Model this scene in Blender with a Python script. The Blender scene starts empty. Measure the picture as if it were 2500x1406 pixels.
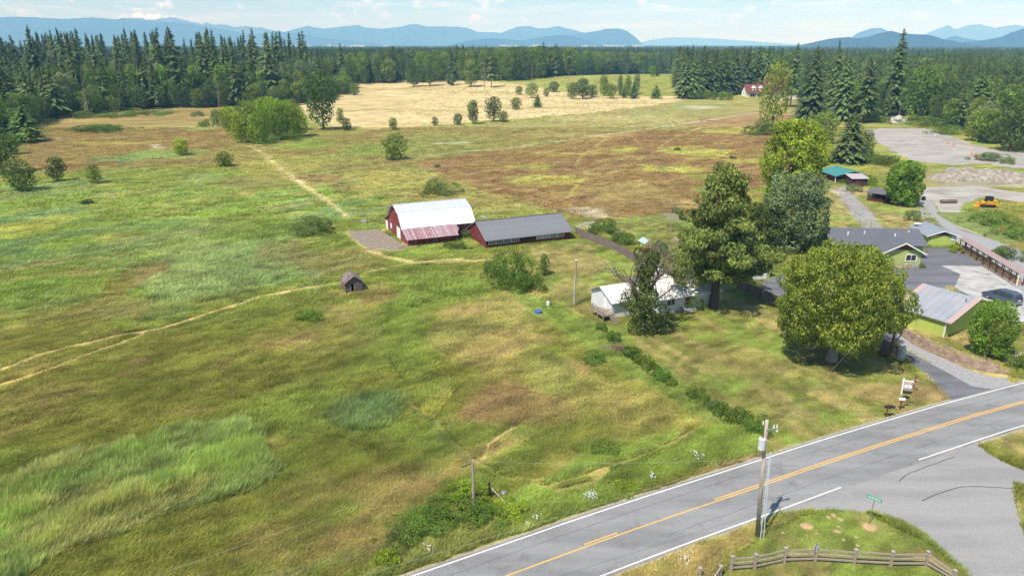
import bpy, math, random
import numpy as np
from mathutils import Vector, Matrix

# ------------------------------------------------------------------ camera, sky, sun, exposure
scene = bpy.context.scene
COL = scene.collection
FPX, HOR, CH = 1770.0, 110.0, 35.0            # focal length and horizon row as measured on the 2500 px photo, flying height
PITCH = math.atan((703 - HOR) / FPX)
cam_d = bpy.data.cameras.new("camera")
cam_d.sensor_width = 36.0
cam_d.lens = 36.0 * FPX / 2500.0
cam_d.clip_start = 0.5
cam_d.clip_end = 90000.0
cam = bpy.data.objects.new("camera", cam_d)
cam.location = (0, 0, CH)
cam.rotation_euler = (math.pi / 2 - PITCH, 0, 0)
COL.objects.link(cam)
scene.camera = cam

SUN_EL, SUN_AZ = math.radians(57), math.radians(180 + 38)   # azimuth clockwise from +Y, where the sun stands
world = bpy.data.worlds.new("World")
scene.world = world
world.use_nodes = True
wn, wl = world.node_tree.nodes, world.node_tree.links
wn.clear()
sky = wn.new("ShaderNodeTexSky")
sky.sky_type = 'NISHITA'
sky.sun_disc = False
sky.sun_elevation = SUN_EL
sky.sun_rotation = SUN_AZ
sky.altitude = 60
sky.air_density = 1.0
sky.dust_density = 0.1
bg = wn.new("ShaderNodeBackground")
bg.inputs[1].default_value = 0.098
tint = wn.new("ShaderNodeMix")
tint.data_type, tint.blend_type = 'RGBA', 'MULTIPLY'
tint.inputs[0].default_value = 1.0
tint.inputs[7].default_value = (.66, .90, 1.16, 1)
wl.new(sky.outputs[0], tint.inputs[6])
wl.new(tint.outputs[2], bg.inputs[0])
# thin streaky cloud sheet plus small cumulus low over the horizon
geo = wn.new("ShaderNodeTexCoord")
sep = wn.new("ShaderNodeSeparateXYZ")
wl.new(geo.outputs["Generated"], sep.inputs[0])


def wmath(op, a, b=None, c=None):
    n = wn.new("ShaderNodeMath")
    n.operation = op
    for i, v in enumerate((a, b, c)):
        if v is None:
            continue
        if isinstance(v, (int, float)):
            n.inputs[i].default_value = v
        else:
            wl.new(v, n.inputs[i])
    return n.outputs[0]


az = wmath('ARCTAN2', sep.outputs[0], sep.outputs[1])
el = wmath('ARCSINE', sep.outputs[2])


def wnoise(sx, sy, off, detail=6, rough=0.55):
    cx = wn.new("ShaderNodeCombineXYZ")
    wl.new(wmath('MULTIPLY', az, sx), cx.inputs[0])
    wl.new(wmath('MULTIPLY', el, sy), cx.inputs[1])
    cx.inputs[2].default_value = off
    n = wn.new("ShaderNodeTexNoise")
    n.inputs["Scale"].default_value = 1.0
    n.inputs["Detail"].default_value = detail
    n.inputs["Roughness"].default_value = rough
    wl.new(cx.outputs[0], n.inputs["Vector"])
    return n.outputs[0]


def wramp(v, a, b):
    n = wn.new("ShaderNodeMapRange")
    n.clamp = True
    n.interpolation_type = 'SMOOTHSTEP'
    n.inputs["From Min"].default_value = a
    n.inputs["From Max"].default_value = b
    wl.new(v, n.inputs["Value"])
    return n.outputs[0]


veil = wmath('MULTIPLY', wramp(wnoise(9, 110, 3.1), 0.46, 0.72), 0.5)
puff = wramp(wmath('ADD', wnoise(26, 60, 8.4, 7, 0.62), wmath('MULTIPLY', wnoise(3.2, 9, 1.7, 2), 0.35)), 0.70, 0.86)
band = wmath('MULTIPLY', wramp(el, 0.018, 0.034), wmath('SUBTRACT', 1.0, wramp(el, 0.050, 0.085)))
high = wmath('MULTIPLY', wramp(wnoise(4, 9, 5.2, 7, 0.6), 0.50, 0.72), wmath('MULTIPLY', wramp(el, 0.06, 0.25), 0.5))
cover = wmath('MAXIMUM', wmath('MAXIMUM', veil, wmath('MULTIPLY', puff, band)), high)
cbg = wn.new("ShaderNodeBackground")
cbg.inputs[0].default_value = (.86, .98, 1.2, 1)
cbg.inputs[1].default_value = 1.15
mixw = wn.new("ShaderNodeMixShader")
wl.new(cover, mixw.inputs[0])
wl.new(bg.outputs[0], mixw.inputs[1])
wl.new(cbg.outputs[0], mixw.inputs[2])
wo = wn.new("ShaderNodeOutputWorld")
wl.new(mixw.outputs[0], wo.inputs[0])

sun_d = bpy.data.lights.new("sun", 'SUN')
sun_d.energy = 5.0
sun_d.angle = math.radians(0.53)
sun_d.color = (1.0, 0.95, 0.87)
sun = bpy.data.objects.new("sun", sun_d)
S = Vector((math.sin(SUN_AZ) * math.cos(SUN_EL), math.cos(SUN_AZ) * math.cos(SUN_EL), math.sin(SUN_EL)))
sun.rotation_euler = S.to_track_quat('Z', 'Y').to_euler()
sun.location = (0, 0, 120)
COL.objects.link(sun)

vs = scene.view_settings
vs.view_transform = 'Standard'
vs.look = 'None'
vs.exposure = 0.35
vs.gamma = 1.0
vs.use_curve_mapping = False
cy = scene.cycles
cy.max_bounces = 6
cy.diffuse_bounces = 3
cy.transmission_bounces = 3
cy.transparent_max_bounces = 6
cy.volume_bounces = 2
cy.use_denoising = True
cy.denoiser = 'OPENIMAGEDENOISE'
cy.denoising_input_passes = 'RGB_ALBEDO_NORMAL'
cy.denoising_prefilter = 'NONE'
cy.sample_clamp_indirect = 6

# ------------------------------------------------------------------ helpers
rng = np.random.default_rng(11)
R = random.Random(5)
cP, sP = math.cos(PITCH), math.sin(PITCH)


def lin(c):
    return tuple(((v / 255) / 12.92 if v / 255 <= 0.04045 else ((v / 255 + 0.055) / 1.055) ** 2.4) for v in c)


_hill = [(150.0, 690.0, 170.0, 120.0, 9.0), (-60.0, 660.0, 130.0, 90.0, 3.0)]


def terr(x, y):
    z = 0.0 * (x + y)
    for hx, hy, rx, ry, a in _hill:
        z = z + a * np.exp(-((x - hx) / rx) ** 2 - ((y - hy) / ry) ** 2)
    return z


def G(px, py, z=None):
    """world point on the ground (or at height z) measured at photo pixel px, py"""
    u, v = (px - 1250) / FPX, (py - 703) / FPX
    dx, dy, dz = u, cP - v * sP, -sP - v * cP
    zz = 0.0 if z is None else z
    for _ in range(8):
        t = (zz - CH) / dz
        if z is None:
            zz = float(terr(dx * t, dy * t))
        else:
            break
    return Vector((dx * t, dy * t, zz))


def G2(px, py, z=0.0):
    p = G(px, py, z)
    return (p.x, p.y)


def height_at(p, py):
    v = (py - 703) / FPX
    dy, dz = cP - v * sP, -sP - v * cP
    return CH + p.y * dz / dy - p.z


def depth(p):
    return p.y * cP - (p.z - CH) * sP


def m_per_px(p):
    return depth(p) / FPX


def _hash(ix, iy, seed):
    h = (ix.astype(np.int64) * 374761393 + iy.astype(np.int64) * 668265263 + seed * 974711) & 0x7fffffff
    h = ((h ^ (h >> 13)) * 1274126177) & 0x7fffffff
    return ((h ^ (h >> 16)) & 0xffff) / 65535.0


def vnoise(x, y, seed=0):
    ix, iy = np.floor(x), np.floor(y)
    fx, fy = x - ix, y - iy
    fx, fy = fx * fx * (3 - 2 * fx), fy * fy * (3 - 2 * fy)
    a, b = _hash(ix, iy, seed), _hash(ix + 1, iy, seed)
    c, d = _hash(ix, iy + 1, seed), _hash(ix + 1, iy + 1, seed)
    return (a * (1 - fx) + b * fx) * (1 - fy) + (c * (1 - fx) + d * fx) * fy


def fbm(x, y, seed=0, octv=4, gain=0.5):
    s, a, t = 0.0, 1.0, 0.0
    for i in range(octv):
        s = s + a * vnoise(x, y, seed + i * 17)
        t += a
        a *= gain
        x, y = x * 2.03 + 5.1, y * 2.03 - 3.7
    return s / t


def sstep(a, b, x):
    t = np.clip((x - a) / (b - a), 0, 1)
    return t * t * (3 - 2 * t)


def pip(x, y, poly):
    inside = np.zeros(x.shape, bool)
    n = len(poly)
    for i in range(n):
        x0, y0 = poly[i]
        x1, y1 = poly[(i + 1) % n]
        if y0 == y1:
            continue
        c = ((y0 > y) != (y1 > y)) & (x < (x1 - x0) * (y - y0) / (y1 - y0) + x0)
        inside ^= c
    return inside


def polyline_d(x, y, pts):
    d = np.full(x.shape, 1e9)
    for (x0, y0), (x1, y1) in zip(pts[:-1], pts[1:]):
        vx, vy = x1 - x0, y1 - y0
        t = np.clip(((x - x0) * vx + (y - y0) * vy) / (vx * vx + vy * vy + 1e-9), 0, 1)
        d = np.minimum(d, np.hypot(x - x0 - t * vx, y - y0 - t * vy))
    return d


def wpoly(pts, z=0.0):
    return [G2(*p, z) for p in pts]


# ---- objects
def put(o, parent=None):
    COL.objects.link(o)
    if parent is not None:
        o.parent = parent
    return o


def tag(o, label=None, cat=None, group=None, kind=None):
    if label:
        o["label"] = label
    if cat:
        o["category"] = cat
    if group:
        o["group"] = group
    if kind:
        o["kind"] = kind
    return o


def thing(name, label, cat, loc=(0, 0, 0), rz=0.0, group=None):
    o = bpy.data.objects.new(name, None)
    o.empty_display_size = 0.3
    o.location = loc
    o.rotation_euler = (0, 0, rz)
    put(o)
    return tag(o, label, cat, group)


def mesh_arrays(name, V, Fs, cols=None, smooth=False):
    """V (n,3); Fs list of arrays of faces (k,3) or (k,4); cols (n,3) point colours"""
    me = bpy.data.meshes.new(name)
    V = np.asarray(V, np.float32)
    me.vertices.add(len(V))
    me.vertices.foreach_set("co", V.ravel())
    Fs = [np.asarray(f, np.int32) for f in Fs if len(f)]
    loops = np.concatenate([f.ravel() for f in Fs])
    tot = np.concatenate([np.full(len(f), f.shape[1], np.int32) for f in Fs])
    start = np.concatenate([[0], np.cumsum(tot)[:-1]]).astype(np.int32)
    me.loops.add(len(loops))
    me.loops.foreach_set("vertex_index", loops)
    me.polygons.add(len(tot))
    me.polygons.foreach_set("loop_start", start)
    me.polygons.foreach_set("loop_total", tot)
    if smooth:
        me.polygons.foreach_set("use_smooth", np.ones(len(tot), bool))
    me.update(calc_edges=True)
    if cols is not None:
        a = me.color_attributes.new("Col", 'FLOAT_COLOR', 'POINT')
        c4 = np.ones((len(V), 4), np.float32)
        c4[:, :3] = cols
        a.data.foreach_set("color", c4.ravel())
    return me


class MB:
    def __init__(self):
        self.v, self.f = [], []

    def add(self, vs_, fs_):
        o = len(self.v)
        self.v += [tuple(p) for p in vs_]
        self.f += [tuple(i + o for i in f) for f in fs_]
        return self

    def hexa(self, p):
        return self.add(p, [(3, 2, 1, 0), (4, 5, 6, 7), (0, 1, 5, 4), (1, 2, 6, 5), (2, 3, 7, 6), (3, 0, 4, 7)])

    def box(self, x0, x1, y0, y1, z0, z1):
        return self.hexa([(x0, y0, z0), (x1, y0, z0), (x1, y1, z0), (x0, y1, z0),
                          (x0, y0, z1), (x1, y0, z1), (x1, y1, z1), (x0, y1, z1)])

    def beam(self, p, q, w, h=None):
        p, q = Vector(p), Vector(q)
        h = w if h is None else h
        d = (q - p).normalized()
        up = Vector((0, 0, 1)) if abs(d.z) < 0.95 else Vector((0, 1, 0))
        s = d.cross(up).normalized() * w / 2
        t = s.cross(d).normalized() * h / 2
        return self.hexa([p - s - t, p + s - t, p + s + t, p - s + t, q - s - t, q + s - t, q + s + t, q - s + t])

    def tube(self, p, q, r0, r1=None, n=8):
        p, q = Vector(p), Vector(q)
        r1 = r0 if r1 is None else r1
        d = (q - p).normalized()
        up = Vector((0, 0, 1)) if abs(d.z) < 0.95 else Vector((1, 0, 0))
        s = d.cross(up).normalized()
        t = s.cross(d)
        vs_ = []
        for c, r in ((p, r0), (q, r1)):
            for k in range(n):
                a = 2 * math.pi * k / n
                vs_.append(c + (s * math.cos(a) + t * math.sin(a)) * r)
        fs_ = [(k, (k + 1) % n, n + (k + 1) % n, n + k) for k in range(n)]
        fs_ += [tuple(range(n - 1, -1, -1)), tuple(range(n, 2 * n))]
        return self.add(vs_, fs_)

    def prism(self, pts, ext):
        """closed prism: polygon pts (3-D) pushed along ext"""
        e = Vector(ext)
        n = len(pts)
        a = [Vector(p) for p in pts]
        vs_ = a + [p + e for p in a]
        fs_ = [tuple(range(n - 1, -1, -1)), tuple(range(n, 2 * n))]
        fs_ += [(k, (k + 1) % n, n + (k + 1) % n, n + k) for k in range(n)]
        return self.add(vs_, fs_)

    def slab(self, pts, th):
        a = [Vector(p) for p in pts]
        nrm = (a[1] - a[0]).cross(a[2] - a[1]).normalized()
        if nrm.z < 0:
            nrm = -nrm
        return self.prism(pts, nrm * th)

    def mesh(self, name):
        me = bpy.data.meshes.new(name)
        me.from_pydata([tuple(p) for p in self.v], [], self.f)
        me.update()
        import bmesh
        bm = bmesh.new()
        bm.from_mesh(me)
        bmesh.ops.recalc_face_normals(bm, faces=bm.faces)
        bm.to_mesh(me)
        bm.free()
        return me

    def make(self, name, m, parent=None, loc=None, rz=None, smooth=False):
        me = self.mesh(name)
        me.materials.append(m)
        if smooth:
            for p in me.polygons:
                p.use_smooth = True
        o = bpy.data.objects.new(name, me)
        if loc is not None:
            o.location = loc
        if rz is not None:
            o.rotation_euler = (0, 0, rz)
        return put(o, parent)


def share(name, me, parent=None, loc=(0, 0, 0), rot=(0, 0, 0), sc=(1, 1, 1)):
    o = bpy.data.objects.new(name, me)
    o.location, o.rotation_euler, o.scale = loc, rot, sc
    return put(o, parent)


# ---- materials
def nmat(name):
    m = bpy.data.materials.new(name)
    m.use_nodes = True
    nt = m.node_tree
    b = nt.nodes["Principled BSDF"]
    return m, nt, b


def node(nt, typ, **kw):
    n = nt.nodes.new(typ)
    for k, v in kw.items():
        setattr(n, k, v)
    return n


def mixc(nt, fac, a, b, blend='MIX'):
    n = node(nt, "ShaderNodeMix", data_type='RGBA', blend_type=blend)
    for sock, v in ((n.inputs[0], fac), (n.inputs[6], a), (n.inputs[7], b)):
        if isinstance(v, (int, float)):
            sock.default_value = v
        elif isinstance(v, tuple):
            sock.default_value = (*v[:3], 1)
        else:
            nt.links.new(v, sock)
    return n.outputs[2]


def ramp(nt, v, a, b, lo=0.0, hi=1.0):
    n = node(nt, "ShaderNodeMapRange", interpolation_type='SMOOTHSTEP')
    n.inputs["From Min"].default_value, n.inputs["From Max"].default_value = a, b
    n.inputs["To Min"].default_value, n.inputs["To Max"].default_value = lo, hi
    nt.links.new(v, n.inputs["Value"])
    return n.outputs[0]


def tex_noise(nt, scale, stretch=(1, 1, 1), detail=4, rough=0.55, world_pos=False, rz=0.0):
    mp = node(nt, "ShaderNodeMapping")
    mp.inputs["Scale"].default_value = stretch
    mp.inputs["Rotation"].default_value = (0, 0, rz)
    if world_pos:
        nt.links.new(node(nt, "ShaderNodeNewGeometry").outputs["Position"], mp.inputs[0])
    else:
        nt.links.new(node(nt, "ShaderNodeTexCoord").outputs["Object"], mp.inputs[0])
    n = node(nt, "ShaderNodeTexNoise")
    n.inputs["Scale"].default_value = scale
    n.inputs["Detail"].default_value = detail
    n.inputs["Roughness"].default_value = rough
    nt.links.new(mp.outputs[0], n.inputs["Vector"])
    return n.outputs[0]


def bump(nt, b, h, strength=0.4, dist=0.05):
    n = node(nt, "ShaderNodeBump")
    n.inputs["Strength"].default_value = strength
    n.inputs["Distance"].default_value = dist
    nt.links.new(h, n.inputs["Height"])
    nt.links.new(n.outputs[0], b.inputs["Normal"])


AL = .84


def simple(name, c, rough=0.7, var=0.25, scale=3.0, stretch=(1, 1, 1), metal=0.0, dirt=None, dirt_amt=0.5, bmp=0.0, spec=0.3, world_pos=False, rz=0.0, ds=0.7):
    """procedural paint/wood/stone: base colour broken by two noises, optional dirt patches"""
    c = tuple(v * AL for v in c)
    dirt = tuple(v * AL for v in dirt) if dirt else None
    m, nt, b = nmat(name)
    n1 = tex_noise(nt, scale, stretch, 5, 0.6, world_pos, rz)
    f = ramp(nt, n1, 0.3, 0.7)
    lo = tuple(v * (1 - var) for v in c)
    hi = tuple(min(1, v * (1 + var)) for v in c)
    col = mixc(nt, f, lo, hi)
    if dirt:
        n2 = tex_noise(nt, scale * ds, tuple(s * 1.3 for s in stretch), 6, 0.7, world_pos, rz)
        col = mixc(nt, ramp(nt, n2, 0.5, 0.68, 0, dirt_amt), col, dirt)
    nt.links.new(col, b.inputs["Base Color"])
    b.inputs["Roughness"].default_value = rough
    b.inputs["Metallic"].default_value = metal
    b.inputs["Specular IOR Level"].default_value = spec
    if bmp:
        bump(nt, b, n1, bmp, 0.03)
    return m


def leaf_mat(name, c, trans=0.3, hue=0.03, val=0.35, instancer=False):
    m, nt, b = nmat(name)
    at = node(nt, "ShaderNodeAttribute")
    at.attribute_name = "Col"
    col = mixc(nt, 1.0, c, at.outputs["Color"], 'MULTIPLY')
    hs = node(nt, "ShaderNodeHueSaturation")
    oi = node(nt, "ShaderNodeObjectInfo")
    mr = node(nt, "ShaderNodeMapRange")
    mr.inputs["To Min"].default_value, mr.inputs["To Max"].default_value = 0.5 - hue, 0.5 + hue
    nt.links.new(oi.outputs["Random"], mr.inputs["Value"])
    nt.links.new(mr.outputs[0], hs.inputs["Hue"])
    wn_ = node(nt, "ShaderNodeTexWhiteNoise", noise_dimensions='1D')
    nt.links.new(oi.outputs["Random"], wn_.inputs["W"])
    mr2 = node(nt, "ShaderNodeMapRange")
    mr2.inputs["To Min"].default_value, mr2.inputs["To Max"].default_value = 1 - val, 1 + val
    nt.links.new(wn_.outputs["Value"], mr2.inputs["Value"])
    nt.links.new(mr2.outputs[0], hs.inputs["Value"])
    nt.links.new(col, hs.inputs["Color"])
    nt.links.new(hs.outputs[0], b.inputs["Base Color"])
    b.inputs["Roughness"].default_value = 0.65
    b.inputs["Specular IOR Level"].default_value = 0.15
    tr = node(nt, "ShaderNodeBsdfTranslucent")
    nt.links.new(hs.outputs[0], tr.inputs[0])
    mx = node(nt, "ShaderNodeMixShader")
    mx.inputs[0].default_value = trans
    nt.links.new(b.outputs[0], mx.inputs[1])
    nt.links.new(tr.outputs[0], mx.inputs[2])
    nt.links.new(mx.outputs[0], nt.nodes["Material Output"].inputs[0])
    return m


# ------------------------------------------------------------------ meadow colours: which plants grow where (albedo)
K = 0.88
PAL = {k: np.array(lin(v)) * K for k, v in dict(
    olive=(141, 143, 52), dark=(122, 126, 36), green=(134, 154, 54), bright=(142, 164, 64), lush=(154, 172, 94),
    blue=(128, 156, 98), brown=(154, 132, 82), red=(152, 120, 86), tan=(188, 168, 108), straw=(212, 190, 136),
    yellow=(176, 174, 78), hay=(202, 180, 126), haydark=(176, 158, 100), field=(160, 146, 84), fieldg=(148, 152, 78),
    rust=(154, 122, 76), lawn=(130, 134, 58), lawndry=(176, 158, 102), soil=(160, 130, 94), white=(200, 198, 184),
    pale=(156, 170, 106), wood=(40, 56, 26), gravelv=(166, 158, 142)).items()}

# zones: outline measured on the photo, what grows there
ZONES = [
    ("field", [(-400, 420), (60, 350), (520, 290), (840, 318), (1250, 300), (1700, 243), (2100, 250), (2100, 300), (1850, 400), (1700, 470), (1250, 520), (850, 470), (560, 400), (200, 420)], "fieldzone"),
    ("rust", [(1000, 395), (1290, 362), (1480, 330), (1880, 265), (1990, 290), (1980, 430), (1800, 470), (1640, 545), (1480, 545), (1340, 510), (1240, 480), (1120, 450)], "rustzone"),
    ("hay", [(700, 236), (860, 210), (1060, 205), (1280, 222), (1440, 238), (1640, 240), (1760, 236), (1640, 252), (1420, 278), (1260, 290), (1100, 303), (990, 313), (840, 316), (760, 290)], "hayzone"),
    ("upleft", [(60, 345), (130, 290), (340, 268), (560, 262), (560, 300), (600, 340), (430, 395), (280, 400), (130, 420), (70, 400)], "upleftzone"),
    ("lawn", [(1290, 600), (1440, 575), (1640, 640), (1730, 660), (1920, 745), (2200, 885), (2320, 965), (2090, 1052), (1870, 1110), (1790, 1030), (1640, 935), (1490, 820), (1330, 720)], "lawnzone"),
    ("lawn", [(1400, 545), (1650, 520), (1760, 560), (1760, 640), (1640, 640)], "lawnzone"),
    ("lawn", [(1980, 470), (2060, 440), (2230, 500), (2330, 590), (2240, 600), (1980, 590)], "drylawnzone"),
    ("verge", [(1740, 1406), (1860, 1300), (2060, 1230), (2250, 1320), (2420, 1440), (2420, 1600), (1600, 1600)], "islandzone"),
    ("verge", [(2380, 1080), (2700, 960), (2700, 1200)], "drylawnzone"),
    ("verge", [(2180, 790), (2480, 905), (2600, 900), (2600, 760), (2330, 740)], "drylawnzone"),
]
ZONES = [(k, wpoly(p), z) for k, p, z in ZONES]
# single plant patches: centre, half size on the photo, species colour, strength, growth height
PATCH = [
    (900, 1000, 90, 45, 'blue', .9, .7), (1010, 890, 55, 60, 'green', .5, .5), (560, 650, 190, 75, 'pale', .85, .6), (430, 600, 150, 60, 'pale', .6, .5),
    (650, 640, 140, 40, 'blue', .5, .5), (60, 720, 90, 45, 'bright', .85, .6), (330, 735, 60, 25, 'bright', .85, .55), (400, 760, 60, 30, 'lush', .7, .5),
    (130, 490, 90, 26, 'bright', .9, .6), (90, 470, 110, 20, 'pale', .6, .5), (330, 385, 70, 12, 'blue', .8, .5), (410, 380, 90, 14, 'lush', .7, .5),
    (400, 480, 90, 22, 'bright', .7, .5), (290, 520, 100, 24, 'green', .6, .4), (500, 470, 90, 22, 'bright', .7, .5), (560, 510, 110, 30, 'green', .7, .4),
    (60, 555, 80, 30, 'yellow', .7, .3), (150, 600, 70, 25, 'green', .7, .4), (250, 640, 100, 25, 'bright', .5, .5), (60, 640, 60, 24, 'blue', .6, .5),
    (340, 680, 60, 45, 'brown', .8, .2), (260, 760, 120, 40, 'brown', .55, .2), (100, 820, 120, 50, 'dark', .7, .2), (300, 690, 40, 25, 'dark', .8, .2),
    (620, 570, 120, 30, 'green', .7, .5), (700, 620, 80, 30, 'brown', .5, .3), (820, 640, 130, 30, 'brown', .55, .35), (860, 770, 80, 25, 'tan', .35, .4),
    (1000, 740, 60, 16, 'bright', .95, .6), (1130, 705, 80, 22, 'green', .85, .6), (1050, 690, 110, 16, 'bright', .6, .6), (940, 730, 60, 20, 'brown', .8, .2),
    (1170, 810, 120, 70, 'tan', .55, .45), (1240, 870, 120, 60, 'tan', .45, .4), (960, 790, 120, 40, 'green', .4, .5), (820, 830, 120, 35, 'tan', .25, .45),
    (1230, 980, 110, 55, 'red', .75, .25), (1330, 1000, 70, 40, 'brown', .6, .3), (1050, 960, 40, 20, 'bright', .5, .4), (1060, 975, 12, 22, 'yellow', .9, .5),
    (1480, 1100, 80, 22, 'green', .9, .6), (1400, 960, 130, 60, 'tan', .4, .4), (1560, 1000, 110, 50, 'tan', .4, .4), (1330, 900, 70, 60, 'green', .45, .4),
    (300, 930, 260, 55, 'dark', .75, .2), (120, 960, 140, 40, 'brown', .45, .2), (400, 990, 260, 40, 'dark', .7, .2), (250, 1080, 260, 35, 'dark', .9, .2),
    (560, 880, 160, 40, 'olive', .8, .3), (560, 800, 90, 30, 'green', .4, .4), (720, 1000, 120, 60, 'green', .45, .35), (820, 1120, 120, 60, 'dark', .6, .2),
    (960, 1190, 120, 60, 'brown', .6, .3), (900, 1300, 120, 60, 'brown', .5, .3), (700, 1330, 140, 50, 'brown', .45, .3), (500, 1370, 160, 40, 'dark', .5, .3),
    (760, 1200, 100, 50, 'brown', .35, .3), (640, 1370, 70, 30, 'tan', .3, .4), (1010, 1040, 60, 40, 'green', .4, .4), (1080, 1060, 30, 50, 'green', .6, .3),
    (350, 880, 30, 10, 'red', .8, .2), (570, 885, 22, 8, 'red', .9, .2), (480, 1000, 60, 10, 'brown', .6, .2), (330, 915, 40, 10, 'red', .5, .2),
    # far fields
    (340, 312, 40, 5, 'yellow', .8, .2), (290, 350, 120, 6, 'yellow', .6, .2), (500, 312, 60, 6, 'lush', .8, .3), (120, 375, 60, 14, 'brown', .7, .2),
    (700, 400, 120, 26, 'yellow', .5, .3), (640, 440, 80, 20, 'brown', .5, .2), (760, 350, 70, 14, 'bright', .8, .4), (890, 365, 70, 16, 'green', .6, .3),
    (850, 445, 40, 8, 'blue', .8, .5), (800, 470, 26, 7, 'green', .9, .5), (700, 478, 26, 5, 'green', .9, .5), (790, 435, 60, 8, 'red', .5, .2),
    (960, 440, 140, 30, 'yellow', .45, .3), (1060, 405, 70, 12, 'red', .7, .2), (1120, 430, 80, 14, 'brown', .6, .2), (960, 520, 110, 30, 'fieldg', .5, .3),
    (1320, 440, 90, 16, 'yellow', .75, .3), (1290, 408, 60, 8, 'yellow', .7, .3), (1380, 375, 60, 6, 'yellow', .6, .2), (1520, 366, 40, 7, 'yellow', .8, .3),
    (1700, 372, 90, 16, 'yellow', .95, .3), (1640, 413, 110, 9, 'yellow', .95, .3), (1790, 320, 80, 7, 'yellow', .95, .3), (1830, 395, 60, 9, 'yellow', .8, .3),
    (1440, 515, 40, 8, 'white', .5, .3), (1450, 524, 30, 4, 'white', .75, .3), (1370, 514, 10, 3, 'white', .7, .3), (1740, 436, 60, 14, 'green', .7, .2),
    (1700, 460, 40, 8, 'green', .8, .3), (1660, 500, 50, 10, 'tan', .6, .3), (1510, 470, 120, 26, 'field', .6, .2), (1560, 500, 140, 16, 'brown', .5, .2),
    (1420, 552, 40, 6, 'white', .5, .3), (1720, 263, 60, 4, 'white', .6, .2), (1500, 290, 160, 8, 'tan', .5, .2), (1420, 330, 160, 6, 'tan', .5, .2),
    (1110, 350, 70, 3, 'white', .7, .2), (1600, 315, 180, 5, 'fieldg', .6, .2), (1220, 330, 120, 8, 'brown', .35, .2), (1060, 335, 80, 5, 'fieldg', .7, .2),
    (1000, 217, 130, 5, 'haydark', .8, .1), (1180, 224, 90, 3, 'fieldg', .6, .1), (1120, 262, 60, 3, 'haydark', .7, .1), (1060, 280, 50, 3, 'haydark', .7, .1), (1010, 268, 40, 3, 'haydark', .6, .1),
    (2350, 420, 170, 14, 'green', .8, .5), (2250, 430, 70, 26, 'soil', .7, .1), (2420, 425, 90, 8, 'tan', .6, .2), (2400, 450, 160, 10, 'gravelv', .9, .1),
    (390, 358, 20, 4, 'white', .8, .2), (230, 388, 8, 2, 'white', .8, .2), (110, 345, 16, 4, 'white', .7, .2),
    # lawn and yard
    (1400, 640, 80, 30, 'lawndry', .75, .1), (1390, 700, 60, 24, 'lawndry', .5, .1), (1480, 610, 60, 18, 'green', .8, .2), (1800, 880, 120, 40, 'lawndry', .4, .1),
    (1980, 930, 40, 16, 'bright', .6, .1), (1800, 800, 60, 14, 'bright', .4, .1), (1760, 1022, 30, 12, 'soil', .8, .1), (2190, 955, 110, 26, 'lawndry', .9, .1), (2270, 960, 60, 30, 'soil', .55, .05),
    (1420, 756, 30, 8, 'soil', .7, .1), (1640, 605, 50, 30, 'lawn', .8, .1), (1940, 700, 80, 40, 'lawn', .5, .1),
]
PATCH = [(G(px, py), max(1.0, rx * m_per_px(G(px, py))), max(.6, abs(G(px, py - ry).y - G(px, py + ry).y) / 2), PAL[k], s, h) for px, py, rx, ry, k, s, h in PATCH]
TALL = wpoly([(-60, 1205), (60, 1165), (150, 1130), (330, 1078), (480, 1045), (620, 1040), (655, 1075), (640, 1110), (655, 1160), (560, 1215), (420, 1255), (320, 1310), (170, 1362), (60, 1420), (-60, 1470)])
VERGE = wpoly([(880, 1440), (960, 1330), (1210, 1230), (1420, 1130), (1640, 1060), (1840, 1030), (1860, 1105), (1620, 1180), (1400, 1260), (1260, 1315), (1020, 1400)])
STRIP = wpoly([(1190, 690), (1300, 720), (1480, 810), (1660, 935), (1800, 1035), (1760, 1050), (1600, 960), (1440, 860), (1300, 770), (1160, 660)])
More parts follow.
